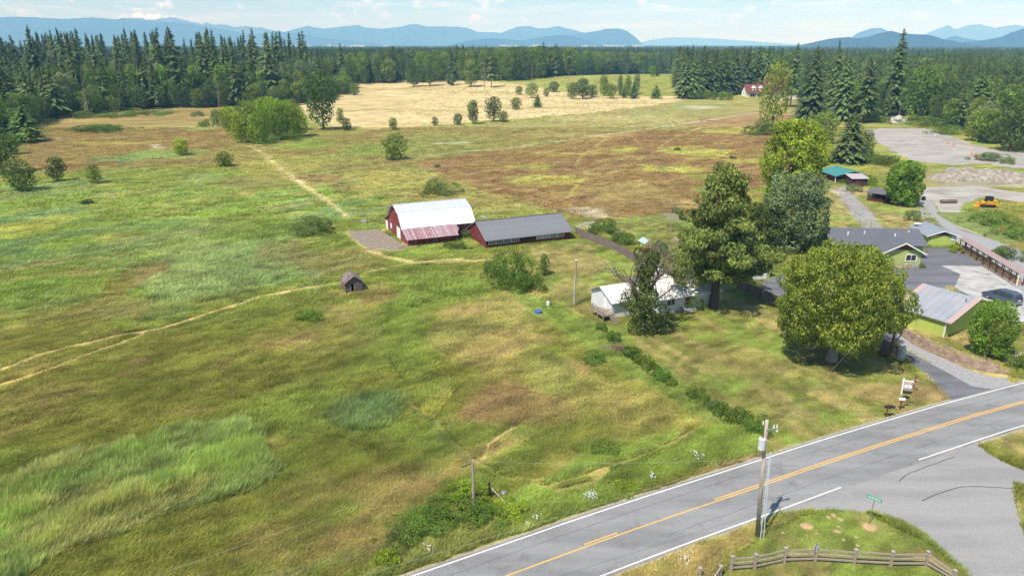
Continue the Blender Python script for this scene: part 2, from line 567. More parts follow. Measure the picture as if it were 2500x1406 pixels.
# straw paths cut or worn through the grass: outline points, width in metres
PATHS = [
    ([(0, 905), (90, 868), (180, 845), (300, 818), (380, 806), (490, 772), (640, 725), (760, 702)], 1.0, 'straw', .95),
    ([(0, 940), (110, 905), (200, 870), (290, 840), (350, 815)], .8, 'straw', .85),
    ([(770, 702), (830, 690), (900, 665), (1010, 640), (1130, 632)], .9, 'straw', .75),
    ([(545, 318), (580, 342), (620, 360), (680, 405), (740, 450), (800, 490), (850, 530)], 1.2, 'straw', .75),
    ([(560, 330), (630, 372), (690, 420), (750, 462), (820, 510)], .8, 'straw', .6),
    ([(850, 565), (885, 600), (930, 625), (1010, 642), (1100, 640), (1200, 635)], 1.8, 'straw', .6),
    ([(1180, 1120), (1195, 1085), (1225, 1060), (1262, 1040)], .6, 'straw', .9), ([(1212, 1115), (1222, 1085), (1250, 1062)], .4, 'straw', .8),
    ([(1000, 985), (1060, 1020), (1100, 1070), (1150, 1120), (1230, 1165), (1330, 1170)], .5, 'tan', .45),
    ([(1320, 1190), (1440, 1160), (1560, 1120), (1650, 1080), (1692, 1050)], .7, 'tan', .8), ([(1360, 1200), (1450, 1180), (1480, 1150)], 1.0, 'tan', .6),
    ([(1480, 340), (1420, 380), (1405, 405), (1440, 425)], 1.0, 'yellow', .7), ([(1600, 365), (1640, 340), (1710, 312)], 1.2, 'tan', .8), ([(1440, 425), (1400, 460), (1390, 480)], 1.0, 'yellow', .7),
    ([(1440, 425), (1500, 420), (1540, 400), (1600, 372)], 1.2, 'fieldg', .8), ([(1500, 395), (1450, 412)], .8, 'yellow', .7), ([(1540, 330), (1560, 352), (1570, 365)], .9, 'yellow', .6),
    ([(1130, 450), (1240, 490), (1340, 530), (1440, 548)], .8, 'yellow', .6), ([(1240, 388), (1260, 375)], .8, 'yellow', .6),
    ([(1000, 385), (1140, 370), (1240, 362), (1400, 340), (1560, 318), (1700, 298), (1850, 275)], 1.6, 'white', .55), ([(1010, 388), (1240, 368), (1420, 340)], 1.4, 'green', .8), ([(1560, 322), (1700, 302)], 1.4, 'green', .6),
    ([(870, 270), (1000, 252), (1100, 235), (1155, 220)], 2.6, 'haydark', .9), ([(850, 278), (900, 295), (950, 305)], 2.2, 'haydark', .8), ([(760, 231), (1060, 235), (1240, 232)], 4.0, 'haydark', .5),
    ([(1780, 735), (1830, 765), (1900, 800), (1990, 850)], 1.6, 'lawndry', .6), ([(1760, 760), (1810, 790), (1870, 830)], .9, 'lawndry', .5),
    ([(1340, 700), (1310, 745), (1370, 800), (1420, 830)], .8, 'green', .4), ([(1150, 660), (1250, 740), (1340, 790)], .6, 'tan', .35),
    ([(2045, 460), (2075, 500), (2120, 545), (2150, 570)], 3.0, 'gravelv', .85),
]
PATHS = [(wpoly(p), w, PAL[c], s) for p, w, c, s in PATHS]


def meadow(x, y):
    """albedo (n,3), grass height (n), for ground points"""
    x, y = np.asarray(x, float), np.asarray(y, float)
    D = np.hypot(x, y)
    wx = (fbm(x / 9, y / 9, 3, 4) - .5) * 9
    wy = (fbm(x / 9, y / 9, 9, 4) - .5) * 9
    sc_ = np.clip(D / 120, .5, 3)
    X, Y = x + wx * sc_ * .8, y + wy * sc_ * .8
    # wind streaks run to the upper right of the view
    u = x * .75 + y * .66
    v = -x * .66 + y * .75
    n1 = fbm(u / 26, v / 9, 21, 5)
    n2 = fbm(u / 9, v / 3.2, 31, 5)
    n3 = fbm(u / 40 + 7, v / 18, 41, 4)
    n4 = fbm(u / 3.2, v / 1.0, 51, 4)
    n5 = fbm(u / 1.6, v / .7, 131, 3)
    col = PAL['olive'] + np.zeros((len(x), 1))
    h = np.full(len(x), .32)

    def blend(c, f):
        nonlocal col
        f = np.clip(f, 0, 1)[:, None]
        col = col * (1 - f) + c * f

    blend(PAL['green'], sstep(.48, .66, n1) * .75)
    blend(PAL['brown'], sstep(.54, .72, n2) * .75)
    blend(PAL['yellow'], sstep(.55, .72, n3) * .45)
    left = sstep(10, -30, x) * sstep(85, 105, y) * sstep(235, 190, y)
    blend(PAL['green'], left * .55)
    blend(PAL['bright'], left * sstep(.50, .66, n2) * .7)
    blend(PAL['blue'], left * sstep(.52, .66, fbm(u / 14, v / 5, 77, 4)) * .75)
    blend(PAL['tan'], left * sstep(.56, .70, fbm(u / 11, v / 4, 87, 4)) * .6)
    front = sstep(86, 72, y) * sstep(6, -6, x)
    blend(PAL['dark'], front * .32)
    right = sstep(-12, 4, x) * sstep(120, 105, y)
    blend(PAL['tan'], right * sstep(.45, .7, n2) * .55)
    for kind, poly, z in ZONES:
        ins = pip(X * .6 + x * .4, Y * .6 + y * .4, poly).astype(float)
        if z == "fieldzone":
            blend(PAL['field'], ins * .8)
            blend(PAL['fieldg'], ins * sstep(.45, .62, n3) * .8)
            blend(PAL['brown'], ins * sstep(.52, .68, n1) * .7)
            blend(PAL['green'], ins * sstep(.6, .75, n2) * .45)
        elif z == "rustzone":
            blend(PAL['rust'], ins * .9)
            blend(PAL['field'], ins * sstep(.50, .66, n2) * .55)
            blend(PAL['red'], ins * sstep(.5, .7, n1) * .5)
        elif z == "hayzone":
            ins = pip(x + wx * 1.5, y + wy * 1.5, poly).astype(float)
            blend(PAL['hay'], ins)
            blend(PAL['haydark'], ins * sstep(.56, .72, fbm(x / 38, y / 12, 61, 5)) * .7)
        elif z == "upleftzone":
            blend(PAL['rust'], ins * .7)
            blend(PAL['field'], ins * sstep(.45, .65, n1) * .6)
        elif z in ("lawnzone", "drylawnzone", "islandzone"):
            ins = pip(x + wx * .12, y + wy * .12, poly).astype(float)
            blend(PAL['lawn'], ins)
            t = x * .91 + y * .41
            st = vnoise(t / 1.1, (x * .41 - y * .91) / 16, 71)
            cl = fbm(t / .9, (x * .41 - y * .91) / 3.0, 81, 4)
            dry = .75 if z == "lawnzone" else 1.0
            blend(PAL['lawndry'], ins * dry * np.clip(sstep(.42, .72, .55 * st + .45 * cl) + (.35 if z == "drylawnzone" else 0), 0, 1))
            blend(PAL['green'], ins * sstep(.55, .68, fbm(x / 6, y / 6, 91, 4)) * .8)
            if z == "islandzone":
                blend(PAL['green'], ins * sstep(.40, .6, fbm(x / 3, y / 3, 95, 4)) * .8)
            h = np.where(ins > 0, .06, h)
    for c, rx, ry, pc, s, hh in PATCH:
        if abs(c.y) > 3000:
            continue
        d = np.sqrt(((X - c.x) / rx) ** 2 + ((Y - c.y) / ry) ** 2)
        f = sstep(1.15, .75, d) * s * (.62 + .55 * n2)
        blend(pc, f)
        h = np.where(f > .3, hh, h)
    t = pip(x + wx * .45 + (n5 - .5) * 2.5, y + wy * .45 + (n4 - .5) * 2.5, TALL).astype(float)
    blend(PAL['lush'], t * .9)
    blend(PAL['bright'], t * sstep(.45, .62, n2) * .7)
    blend(PAL['tan'], t * sstep(.48, .66, fbm(u / 7 + 3, v / 4, 101, 4)) * .4)
    h = np.where(t > .5, .35 + 1.15 * np.clip(n2 * 1.3 - .1 + (n5 - .5) * .6, 0, 1), h)
    t = pip(x + wx * .15, y + wy * .15, VERGE).astype(float)
    blend(PAL['green'], t * .92)
    blend(PAL['bright'], t * sstep(.5, .62, n2) * .6)
    blend(PAL['tan'], t * sstep(.56, .70, n1) * .3)
    h = np.where(t > .5, .5, h)
    t = pip(x + wx * .12, y + wy * .12, STRIP).astype(float)
    blend(PAL['bright'] * .85, t * .8)
    h = np.where(t > .5, .22, h)
    for pts, w, c, s in PATHS:
        ys = [p[1] for p in pts]
        sel = (y > min(ys) - 8) & (y < max(ys) + 8)
        if not sel.any():
            continue
        d = np.full(len(x), 99.)
        d[sel] = polyline_d(x[sel] + wx[sel] * .06, y[sel] + wy[sel] * .06, pts)
        w_ = w * .62 * (.65 + .7 * n4)
        f = sstep(w_ * 1.25, w_ * .6, d) * s
        blend(c, f)
        h = np.where(f > .35, .05, h)
    # beyond the farmland: dark woodland floor with a few clearings
    far = sstep(700, 900, D)
    blend(PAL['wood'], far * .95)
    blend(PAL['fieldg'], far * sstep(.63, .70, fbm(x / 900, y / 380, 111, 4)) * .8)
    blend(PAL['hay'], far * sstep(.70, .74, fbm(x / 700, y / 300, 121, 3)) * .8)
    col *= (1.06 + .85 * (n4 - .5) + 1.0 * (n5 - .5))[:, None] * (1 + .5 * (n2 - .5))[:, None]
    lum = col @ np.array([.25, .65, .10])
    col = lum[:, None] + (col - lum[:, None]) * .86
    return np.clip(col, .004, 1), h


# ---- the ground: one sheet, finest where the photo shows it largest, out to the horizon
xs = np.concatenate([-np.geomspace(26000, 62, 120)[:-1], np.arange(-62, 95, .55), np.geomspace(95, 26000, 120)])
ys = np.concatenate([-np.geomspace(26000, 40, 12)[:-1], np.linspace(-40, 30, 12)[:-1], np.arange(30, 150, .55), np.geomspace(150, 800, 230)[1:], np.geomspace(800, 26000, 90)[1:]])
GX, GY = np.meshgrid(xs, ys)
gx, gy = GX.ravel(), GY.ravel()
gcol, _ = meadow(gx, gy)
gz = terr(gx, gy)
nx, ny = len(xs), len(ys)
idx = np.arange(nx * ny).reshape(ny, nx)
quads = np.stack([idx[:-1, :-1], idx[:-1, 1:], idx[1:, 1:], idx[1:, :-1]], -1).reshape(-1, 4)
me = mesh_arrays("ground", np.stack([gx, gy, gz], -1), [quads], gcol, smooth=True)
m, nt, b = nmat("meadow_ground")
at = node(nt, "ShaderNodeAttribute")
at.attribute_name = "Col"
na = tex_noise(nt, .9, (.6, 1.5, 1), 6, .7, True, math.radians(-40))
nb = tex_noise(nt, 5.0, (.5, 1.4, 1), 5, .75, True, math.radians(-40))
c = mixc(nt, 1.0, at.outputs["Color"], mixc(nt, ramp(nt, na, .3, .7), (.72, .74, .70), (1.25, 1.22, 1.2)), 'MULTIPLY')
c = mixc(nt, 1.0, c, mixc(nt, ramp(nt, nb, .25, .75), (.55, .58, .5), (1.4, 1.38, 1.35)), 'MULTIPLY')
nt.links.new(c, b.inputs["Base Color"])
b.inputs["Roughness"].default_value = .95
b.inputs["Specular IOR Level"].default_value = .05
bump(nt, b, nb, .5, .15)
me.materials.append(m)
ground = put(bpy.data.objects.new("ground", me))
tag(ground, "rolling meadow ground with green, olive and straw coloured grass", kind="structure")


# ---- flat sheets for roads, yards and paths (outline measured on the photo)
def sheet(name, pts, m, z, jag=.0, step=.5, kind="structure", label=None, world_pts=False, parent=None):
    from mathutils.geometry import tessellate_polygon
    P = [Vector((*p, 0)) for p in (pts if world_pts else wpoly(pts))]
    out = []
    for i in range(len(P)):
        a, b_ = P[i], P[(i + 1) % len(P)]
        n = max(1, int((b_ - a).length / step)) if jag else 1
        nrm = Vector((-(b_ - a).y, (b_ - a).x, 0)).normalized()
        for k in range(n):
            q = a.lerp(b_, k / n)
            if jag:
                o = (float(fbm(np.array([q.x * .7]), np.array([q.y * .7]), 5, 3)[0]) - .5) * 2.2 * jag + R.uniform(-.3, .3) * jag
                q = q + nrm * o
            out.append(q)
    tri = tessellate_polygon([out])
    me = bpy.data.meshes.new(name)
    me.from_pydata([(q.x, q.y, z) for q in out], [], [tuple(t) for t in tri])
    import bmesh
    bm = bmesh.new()
    bm.from_mesh(me)
    bmesh.ops.recalc_face_normals(bm, faces=bm.faces)
    for f in bm.faces:
        if f.normal.z < 0:
            f.normal_flip()
    bm.to_mesh(me)
    bm.free()
    me.materials.append(m)
    o = put(bpy.data.objects.new(name, me), parent)
    if parent is None:
        tag(o, label, kind=kind)
    return o


def asphalt(name, c, var, stain, rz=0.0):
    m, nt, b = nmat(name)
    n1 = tex_noise(nt, .18, (.35, 2.2, 1), 5, .6, True, rz)       # long wheel-worn bands
    n2 = tex_noise(nt, 22, (1, 1, 1), 3, .7, True)                # aggregate
    n3 = tex_noise(nt, .5, (1, 1, 1), 6, .65, True)
    col = mixc(nt, ramp(nt, n1, .35, .65), tuple(v * (1 - var) for v in c), tuple(v * (1 + var) for v in c))
    col = mixc(nt, ramp(nt, n3, .52, .72, 0, .55), col, stain)
    col = mixc(nt, 1.0, col, mixc(nt, ramp(nt, n2, .3, .7), (.72, .72, .72), (1.3, 1.3, 1.3)), 'MULTIPLY')
    nt.links.new(col, b.inputs["Base Color"])
    b.inputs["Roughness"].default_value = .85
    b.inputs["Specular IOR Level"].default_value = .3
    bump(nt, b, n2, .25, .01)
    return m


ROADZ = math.radians(27)
M_road = asphalt("road_asphalt", lin((130, 130, 129)), .16, tuple(v * .72 for v in lin((112, 111, 115))), -ROADZ)
for v in (M_road,):
    pass
M_side = asphalt("side_asphalt", lin((140, 139, 137)), .10, tuple(v * .85 for v in lin((158, 154, 150))))
M_drive = asphalt("drive_asphalt", lin((102, 102, 108)), .2, tuple(v * .85 for v in lin((134, 132, 132))))
M_conc = simple("yard_concrete", lin((184, 182, 176)), .85, .16, .5, dirt=lin((124, 124, 128)), dirt_amt=.9, world_pos=True)
M_gravel = simple("grey_gravel", lin((158, 158, 160)), .95, .16, 2.5, dirt=lin((176, 166, 146)), dirt_amt=.6, bmp=.5, world_pos=True)
M_dirt = simple("pale_dirt", lin((170, 165, 156)), .95, .2, .12, (1, 1.4, 1), dirt=lin((136, 126, 112)), dirt_amt=.6, bmp=.4, world_pos=True)
M_white = simple("road_white", (.86, .86, .85), .7, .08, 4, dirt=lin((170, 168, 168)), dirt_amt=.5, world_pos=True)
M_yellow = simple("road_yellow", lin((238, 188, 96)), .7, .08, 4, dirt=lin((170, 140, 90)), dirt_amt=.5, world_pos=True)


def curve_pts(px, step=1.0, ext=0):
    P = [Vector((*G2(*p), 0)) for p in px]
    if ext:
        d0 = (P[0] - P[1]).normalized()
        d1 = (P[-1] - P[-2]).normalized()
        P = [P[0] + d0 * ext] + P + [P[-1] + d1 * ext]
    out = []
    for i in range(len(P) - 1):
        p0, p1, p2, p3 = P[max(i - 1, 0)], P[i], P[i + 1], P[min(i + 2, len(P) - 1)]
        n = max(2, int((p2 - p1).length / step))
        for k in range(n):
            t = k / n
            out.append(.5 * ((2 * p1) + (-p0 + p2) * t + (2 * p0 - 5 * p1 + 4 * p2 - p3) * t * t + (-p0 + 3 * p1 - 3 * p2 + p3) * t ** 3))
    out.append(P[-1])
    return out


def ribbon(name, centre, off0, off1, m, z, parent=None, label=None, kind=None):
    V, Fq = [], []
    n = len(centre)
    for i, p in enumerate(centre):
        d = (centre[min(i + 1, n - 1)] - centre[max(i - 1, 0)]).normalized()
        nr = Vector((-d.y, d.x, 0))
        V += [p + nr * off0 + Vector((0, 0, z)), p + nr * off1 + Vector((0, 0, z))]
    for i in range(n - 1):
        Fq.append((2 * i, 2 * i + 2, 2 * i + 3, 2 * i + 1) if off1 > off0 else (2 * i + 1, 2 * i + 3, 2 * i + 2, 2 * i))
    me = bpy.data.meshes.new(name)
    me.from_pydata([tuple(v) for v in V], [], Fq)
    me.materials.append(m)
    o = put(bpy.data.objects.new(name, me), parent)
    if parent is None:
        tag(o, label, kind=kind)
    return o


CEN = curve_pts([(1240, 1404.5), (1429, 1335), (1624, 1266), (1847, 1190.6), (2039, 1124.5), (2167, 1083), (2250, 1057), (2375, 1018), (2500, 983)], 1.0, 60)
# smooth the measured centre line a little
for _ in range(6):
    CEN = [CEN[0]] + [(CEN[i - 1] + CEN[i] * 2 + CEN[i + 1]) / 4 for i in range(1, len(CEN) - 1)] + [CEN[-1]]
UPW, LOW = 3.1, -3.15
M_shoulder = simple("shoulder_gravel", lin((176, 164, 140)), .95, .25, 3, dirt=lin((150, 140, 90)), dirt_amt=.7, bmp=.4, world_pos=True)
ribbon("road_shoulder", CEN, LOW - .55, UPW + .5, M_shoulder, .014, None, "thin tan gravel shoulder along both edges of the main road", "structure")
road = ribbon("road", CEN, LOW - .25, UPW + .25, M_road, .030, None, "grey two lane asphalt road crossing the lower right corner", "structure")
ribbon("edge_line", CEN, UPW - .10, UPW + .02, M_white, .036, road)
i_gap0 = min(range(len(CEN)), key=lambda i: (CEN[i] - Vector((*G2(1980, 1145), 0))).length)
i_gap1 = min(range(len(CEN)), key=lambda i: (CEN[i] - Vector((*G2(2155, 1083), 0))).length)
ribbon("edge_line", CEN[:i_gap0 + 1], LOW - .02, LOW + .10, M_white, .036, road)
ribbon("edge_line", CEN[i_gap1:], LOW - .02, LOW + .10, M_white, .036, road)
ribbon("centre_line", CEN, -.06, .06, M_yellow, .036, road)


def near_i(px, py):
    q = Vector((*G2(px, py), 0))
    return min(range(len(CEN)), key=lambda i: (CEN[i] - q).length)


i0 = near_i(1745, 1222)
ribbon("centre_line", CEN[i0:], .20, .32, M_yellow, .036, road)
ia, ib = near_i(1432, 1332), near_i(1521, 1301)
ribbon("centre_line", CEN[ia:ib + 1], .20, .32, M_yellow, .036, road)
ribbon("centre_line", CEN[max(0, ia - 17):max(1, ia - 12)], .20, .32, M_yellow, .036, road)
M_crack = simple("tar_crack", (.022, .022, .024), .5, .2, 6, world_pos=True)
for off, jig, a_, b_ in ((1.9, .03, 0, len(CEN)), (-1.7, .05, i0 - 6, len(CEN) - 30)):
    cc = [p + Vector((R.uniform(-jig, jig), R.uniform(-jig, jig), 0)) for p in CEN[max(0, a_):b_]]
    ribbon("tar_seam", cc, off - .012, off + .012, M_crack, .034, road)

SIDE = [(1862, 1262), (2000, 1214), (2210, 1140), (2385, 1082), (2388, 1085), (2420, 1110), (2470, 1136), (2540, 1160), (2680, 1210), (2640, 1250), (2480, 1180), (2482, 1215), (2500, 1290), (2560, 1400), (2700, 1650), (2560, 1700), (2420, 1450), (2345, 1385), (2290, 1340), (2250, 1305), (2190, 1272), (2140, 1257), (2080, 1246), (2020, 1243), (1960, 1252)]
side = sheet("side_road", SIDE, M_side, .022, .12, .8, label="pale side road joining the main road at the bottom right")
for px, wd in (([(2250, 1222), (2290, 1205), (2330, 1193), (2365, 1187), (2420, 1190), (2480, 1192)], .07), ([(2195, 1175), (2210, 1160), (2260, 1140), (2330, 1115)], .06)):
    cc = [p + Vector((R.uniform(-.05, .05), R.uniform(-.05, .05), 0)) for p in curve_pts(px, .5)]
    ribbon("tar_seam", cc, -wd / 2, wd / 2, M_crack, .027, side)
M_dust = simple("road_dust", lin((186, 182, 176)), .95, .10, .9, dirt=lin((160, 158, 156)), dirt_amt=.7, world_pos=True)
sheet("kerb_strip", [(2480, 1235), (2490, 1232), (2520, 1300), (2512, 1302)], M_conc, .12, label="short pale concrete kerb beside the side road")
DRIVE = [(2188, 838), (2215, 856), (2257, 880), (2321, 914), (2374, 944), (2440, 952), (2346, 976), (2324, 979), (2295, 947), (2244, 908), (2211, 880), (2196, 860)]
sheet("driveway", DRIVE, M_drive, .024, .08, .6, label="dark asphalt driveway between the stone pillar and retaining wall")
sheet("gravel_strip", [(2189, 806), (2230, 838), (2295, 869), (2350, 897), (2420, 920), (2464, 922), (2470, 946), (2436, 952), (2374, 946), (2321, 915), (2257, 881), (2192, 842)], M_gravel, .018, .15, .6, label="grey gravel strip along the foot of the retaining wall")
LOT = [(1855, 690), (1905, 668), (2080, 660), (2225, 655), (2255, 605), (2335, 605), (2395, 640), (2470, 690), (2530, 730), (2560, 800), (2400, 770), (2320, 700), (2200, 760), (2190, 806), (2192, 842), (2160, 835), (2040, 790), (1925, 738), (1860, 712)]
sheet("parking_lot", LOT, M_drive, .020, .08, .8, label="dark asphalt yard between the pale green buildings")
sheet("concrete_slab", [(2298, 649), (2396, 650), (2440, 676), (2540, 740), (2560, 800), (2480, 780), (2330, 702), (2345, 670)], M_conc, .026, label="pale worn concrete slab in the asphalt yard")
sheet("dirt_yard", [(2112, 316), (2200, 310), (2290, 318), (2350, 345), (2430, 366), (2600, 386), (2700, 408), (2560, 420), (2460, 408), (2400, 398), (2330, 404), (2260, 398), (2205, 384), (2150, 352)], M_dirt, .020, 2.6, 2.0, label="levelled pale dirt yard behind the teal roofed shed")
sheet("gravel_road", [(2232, 490), (2245, 520), (2290, 560), (2330, 590), (2420, 655), (2500, 715), (2600, 790), (2700, 740), (2500, 614), (2423, 586), (2346, 563), (2295, 524), (2275, 492)], M_gravel, .024, .4, 1.5, label="grey gravel lane running past the firewood shelter")
sheet("dirt_lane", [(2238, 490), (2252, 458), (2380, 454), (2500, 472), (2700, 500), (2700, 530), (2500, 494), (2400, 482), (2350, 500), (2340, 530), (2400, 572), (2490, 606), (2423, 584), (2346, 561), (2297, 523), (2277, 492)], M_dirt, .026, .5, 1.5, label="pale bare dirt lane beside the parked yellow loader")
sheet("barn_apron", [(845, 566), (925, 558), (965, 585), (1000, 606), (960, 618), (905, 612), (880, 596)], simple("old_slab", lin((142, 130, 118)), .9, .25, 1.3, dirt=lin((170, 148, 110)), dirt_amt=.85, world_pos=True), .03, .25, .6, label="weedy old slab in front of the red barn gable")
sheet("gravel_track", [(2045, 462), (2062, 458), (2110, 500), (2160, 560), (2175, 580), (2130, 580), (2090, 535)], M_gravel, .015, .3, .8, label="narrow gravel track beside the wire fence")
NOGRASS = [wpoly(p) for p in (SIDE, DRIVE, LOT, [(2189, 806), (2295, 869), (2464, 912), (2470, 950), (2374, 946), (2192, 842)],
           [(845, 566), (925, 558), (1000, 606), (960, 618), (880, 600)], [(2232, 490), (2252, 458), (2380, 454), (2700, 500), (2700, 530), (2400, 482), (2340, 530), (2500, 614), (2600, 790), (2500, 715), (2330, 590)], [(2110, 312), (2300, 316), (2600, 372), (2700, 490), (2250, 470), (2118, 352)])]
# ------------------------------------------------------------------ grass: real tufts scattered over the near meadow
def tuft_mesh(seed, n=16, rad=.24, w=.034, lean=.35, seedhead=.35):
    r = np.random.default_rng(seed)
    V, Fq, Cc = [], [], []
    for i in range(n):
        a, d = r.uniform(0, 6.28), rad * math.sqrt(r.uniform())
        bx, by = d * math.cos(a), d * math.sin(a)
        hh = r.uniform(.55, 1.15)
        la = a + r.normal(0, .6)
        lx, ly = math.cos(la) * lean * r.uniform(.2, 1) + .22, math.sin(la) * lean * r.uniform(.2, 1) + .10
        wa = r.uniform(0, 3.14)
        ww = w * r.uniform(.7, 1.4)
        ox, oy = math.cos(wa) * ww / 2, math.sin(wa) * ww / 2
        o = len(V)
        mx, my = bx + lx * hh * .35, by + ly * hh * .35
        tx, ty = bx + lx * hh, by + ly * hh
        V += [(bx - ox, by - oy, -.02), (bx + ox, by + oy, -.02), (mx + ox * .8, my + oy * .8, hh * .6), (mx - ox * .8, my - oy * .8, hh * .6), (tx, ty, hh * .93)]
        Fq += [(o, o + 1, o + 2), (o, o + 2, o + 3), (o + 3, o + 2, o + 4)]
        k = r.uniform(.7, 1.35)
        t = np.array([1.12, 1.0, .9]) if r.uniform() < seedhead else np.array([.92, 1.03, .85])
        Cc += [t * k] * 5
    return mesh_arrays("grass_tuft", V, [np.array(Fq)], np.array(Cc))


def grass_material():
    m, nt, b = nmat("grass_blades")
    a1 = node(nt, "ShaderNodeAttribute", attribute_type='INSTANCER')
    a1.attribute_name = "gcol"
    a2 = node(nt, "ShaderNodeAttribute")
    a2.attribute_name = "Col"
    c = mixc(nt, 1.0, a1.outputs["Color"], a2.outputs["Color"], 'MULTIPLY')
    nt.links.new(c, b.inputs["Base Color"])
    b.inputs["Roughness"].default_value = .6
    b.inputs["Specular IOR Level"].default_value = .15
    tr = node(nt, "ShaderNodeBsdfTranslucent")
    nt.links.new(c, tr.inputs[0])
    mx = node(nt, "ShaderNodeMixShader")
    mx.inputs[0].default_value = .35
    nt.links.new(b.outputs[0], mx.inputs[1])
    nt.links.new(tr.outputs[0], mx.inputs[2])
    nt.links.new(mx.outputs[0], nt.nodes["Material Output"].inputs[0])
    return m


def scatter(name, P, rot, scl, pick, protos, gcolor=None):
    """points mesh + geometry nodes that set an instance of a visible source object on every point"""
    me = bpy.data.meshes.new(name)
    me.vertices.add(len(P))
    me.vertices.foreach_set("co", np.asarray(P, np.float32).ravel())
    for an, ty, arr in (("rot", 'FLOAT_VECTOR', rot), ("scl", 'FLOAT_VECTOR', scl)):
        a = me.attributes.new(an, ty, 'POINT')
        a.data.foreach_set("vector", np.asarray(arr, np.float32).ravel())
    a = me.attributes.new("pick", 'INT', 'POINT')
    a.data.foreach_set("value", np.asarray(pick, np.int32))
    if gcolor is not None:
        a = me.attributes.new("gcol", 'FLOAT_COLOR', 'POINT')
        c4 = np.ones((len(P), 4), np.float32)
        c4[:, :3] = gcolor
        a.data.foreach_set("color", c4.ravel())
    o = put(bpy.data.objects.new(name, me))
    ng = bpy.data.node_groups.new(name, 'GeometryNodeTree')
    ng.interface.new_socket("Geometry", in_out='INPUT', socket_type='NodeSocketGeometry')
    ng.interface.new_socket("Geometry", in_out='OUTPUT', socket_type='NodeSocketGeometry')
    gi, go = ng.nodes.new("NodeGroupInput"), ng.nodes.new("NodeGroupOutput")
    jn = ng.nodes.new("GeometryNodeJoinGeometry")
    for p in reversed(protos):
        oi = ng.nodes.new("GeometryNodeObjectInfo")
        oi.transform_space = 'ORIGINAL'
        oi.inputs["Object"].default_value = p
        oi.inputs["As Instance"].default_value = True
        ng.links.new(oi.outputs["Geometry"], jn.inputs[0])
    ip = ng.nodes.new("GeometryNodeInstanceOnPoints")
    ip.inputs["Pick Instance"].default_value = True
    ng.links.new(gi.outputs[0], ip.inputs["Points"])
    ng.links.new(jn.outputs[0], ip.inputs["Instance"])
    for an, ty, sock in (("pick", 'INT', "Instance Index"), ("rot", 'FLOAT_VECTOR', "Rotation"), ("scl", 'FLOAT_VECTOR', "Scale")):
        na_ = ng.nodes.new("GeometryNodeInputNamedAttribute")
        na_.data_type = ty
        na_.inputs["Name"].default_value = an
        ng.links.new(na_.outputs["Attribute"], ip.inputs[sock])
    ng.links.new(ip.outputs[0], go.inputs[0])
    md = o.modifiers.new("scatter", 'NODES')
    md.node_group = ng
    return o


GRASS_GAIN = 1.30
M_grass = grass_material()
tufts = []
for i, (px, py) in enumerate([(300, 1150), (420, 1180), (900, 1100), (700, 900)]):
    me = tuft_mesh(100 + i, 18 if i < 2 else 22, .26 + .05 * i, .036, .35 + .1 * i, .25 + .1 * i)
    me.materials.append(M_grass)
    o = share("grass_tuft", me, None, G(px, py), (0, 0, i), (1, 1, .6))
    tag(o, "single tuft of long green meadow grass", kind="stuff")
    tufts.append(o)


def grass_points(n, y0, y1):
    y = np.sqrt(rng.uniform(y0 * y0, y1 * y1, n))
    x = rng.uniform(-1, 1, n) * (.67 * y + 10.5)
    return x, y


def on_road(x, y):
    d = polyline_d(x, y, [(p.x, p.y) for p in CEN[::3]])
    bad = d < 3.55 + fbm(x * .8, y * .8, 7, 2) * .5
    for poly in NOGRASS:
        bad |= pip(x, y, poly)
    return bad


gx_, gy_, gs_ = [], [], []
for n, y0, y1, s in ((150000, 39, 62, .8), (130000, 62, 95, 1.0), (90000, 95, 150, 1.5), (70000, 150, 330, 2.6)):
    x, y = grass_points(n, y0, y1)
    gx_.append(x); gy_.append(y); gs_.append(np.full(n, s))
gx_, gy_, gs_ = map(np.concatenate, (gx_, gy_, gs_))
ok = ~on_road(gx_, gy_)
gx_, gy_, gs_ = gx_[ok], gy_[ok], gs_[ok]
gc_, gh_ = meadow(gx_, gy_)
keep = rng.uniform(size=len(gx_)) < np.where(gh_ < .1, .45, 1.0)
gx_, gy_, gs_, gc_, gh_ = gx_[keep], gy_[keep], gs_[keep], gc_[keep], gh_[keep]
n = len(gx_)
hgt = gh_ * rng.uniform(.55, 1.3, n) * (.6 + .8 * fbm(gx_ / 2.2, gy_ / 2.2, 141, 3)) * np.where(gs_ > 1.2, 1.15, 1.0)
gc_ = gc_ * rng.uniform(.8, 1.25, n)[:, None] * GRASS_GAIN
grass = scatter("grass", np.stack([gx_, gy_, np.zeros(n)], -1),
                np.stack([np.zeros(n), np.zeros(n), rng.uniform(-1.2, 1.2, n)], -1),
                np.stack([gs_ * .9, gs_ * .9, hgt], -1), rng.integers(0, 4, n), tufts, gc_)
tag(grass, "uncut meadow grass over the whole field", kind="stuff")

# ------------------------------------------------------------------ trees
def quads_at(P, N, size, r, elong=1.0, fold=.15):
    n = len(P)
    N = N / (np.linalg.norm(N, axis=1, keepdims=True) + 1e-9)
    a = r.normal(size=(n, 3))
    t1 = np.cross(N, a)
    t1 /= np.linalg.norm(t1, axis=1, keepdims=True) + 1e-9
    t2 = np.cross(N, t1)
    s = np.asarray(size).reshape(-1, 1) * r.uniform(.6, 1.4, (n, 1))
    V = np.stack([P + t1 * s * elong, P + t2 * s * .55 + N * s * fold, P - t1 * s * elong * .8 - N * s * fold, P - t2 * s * .55 + N * s * fold], 1).reshape(-1, 3)
    Fq = np.arange(4 * n).reshape(n, 4)
    return V, Fq


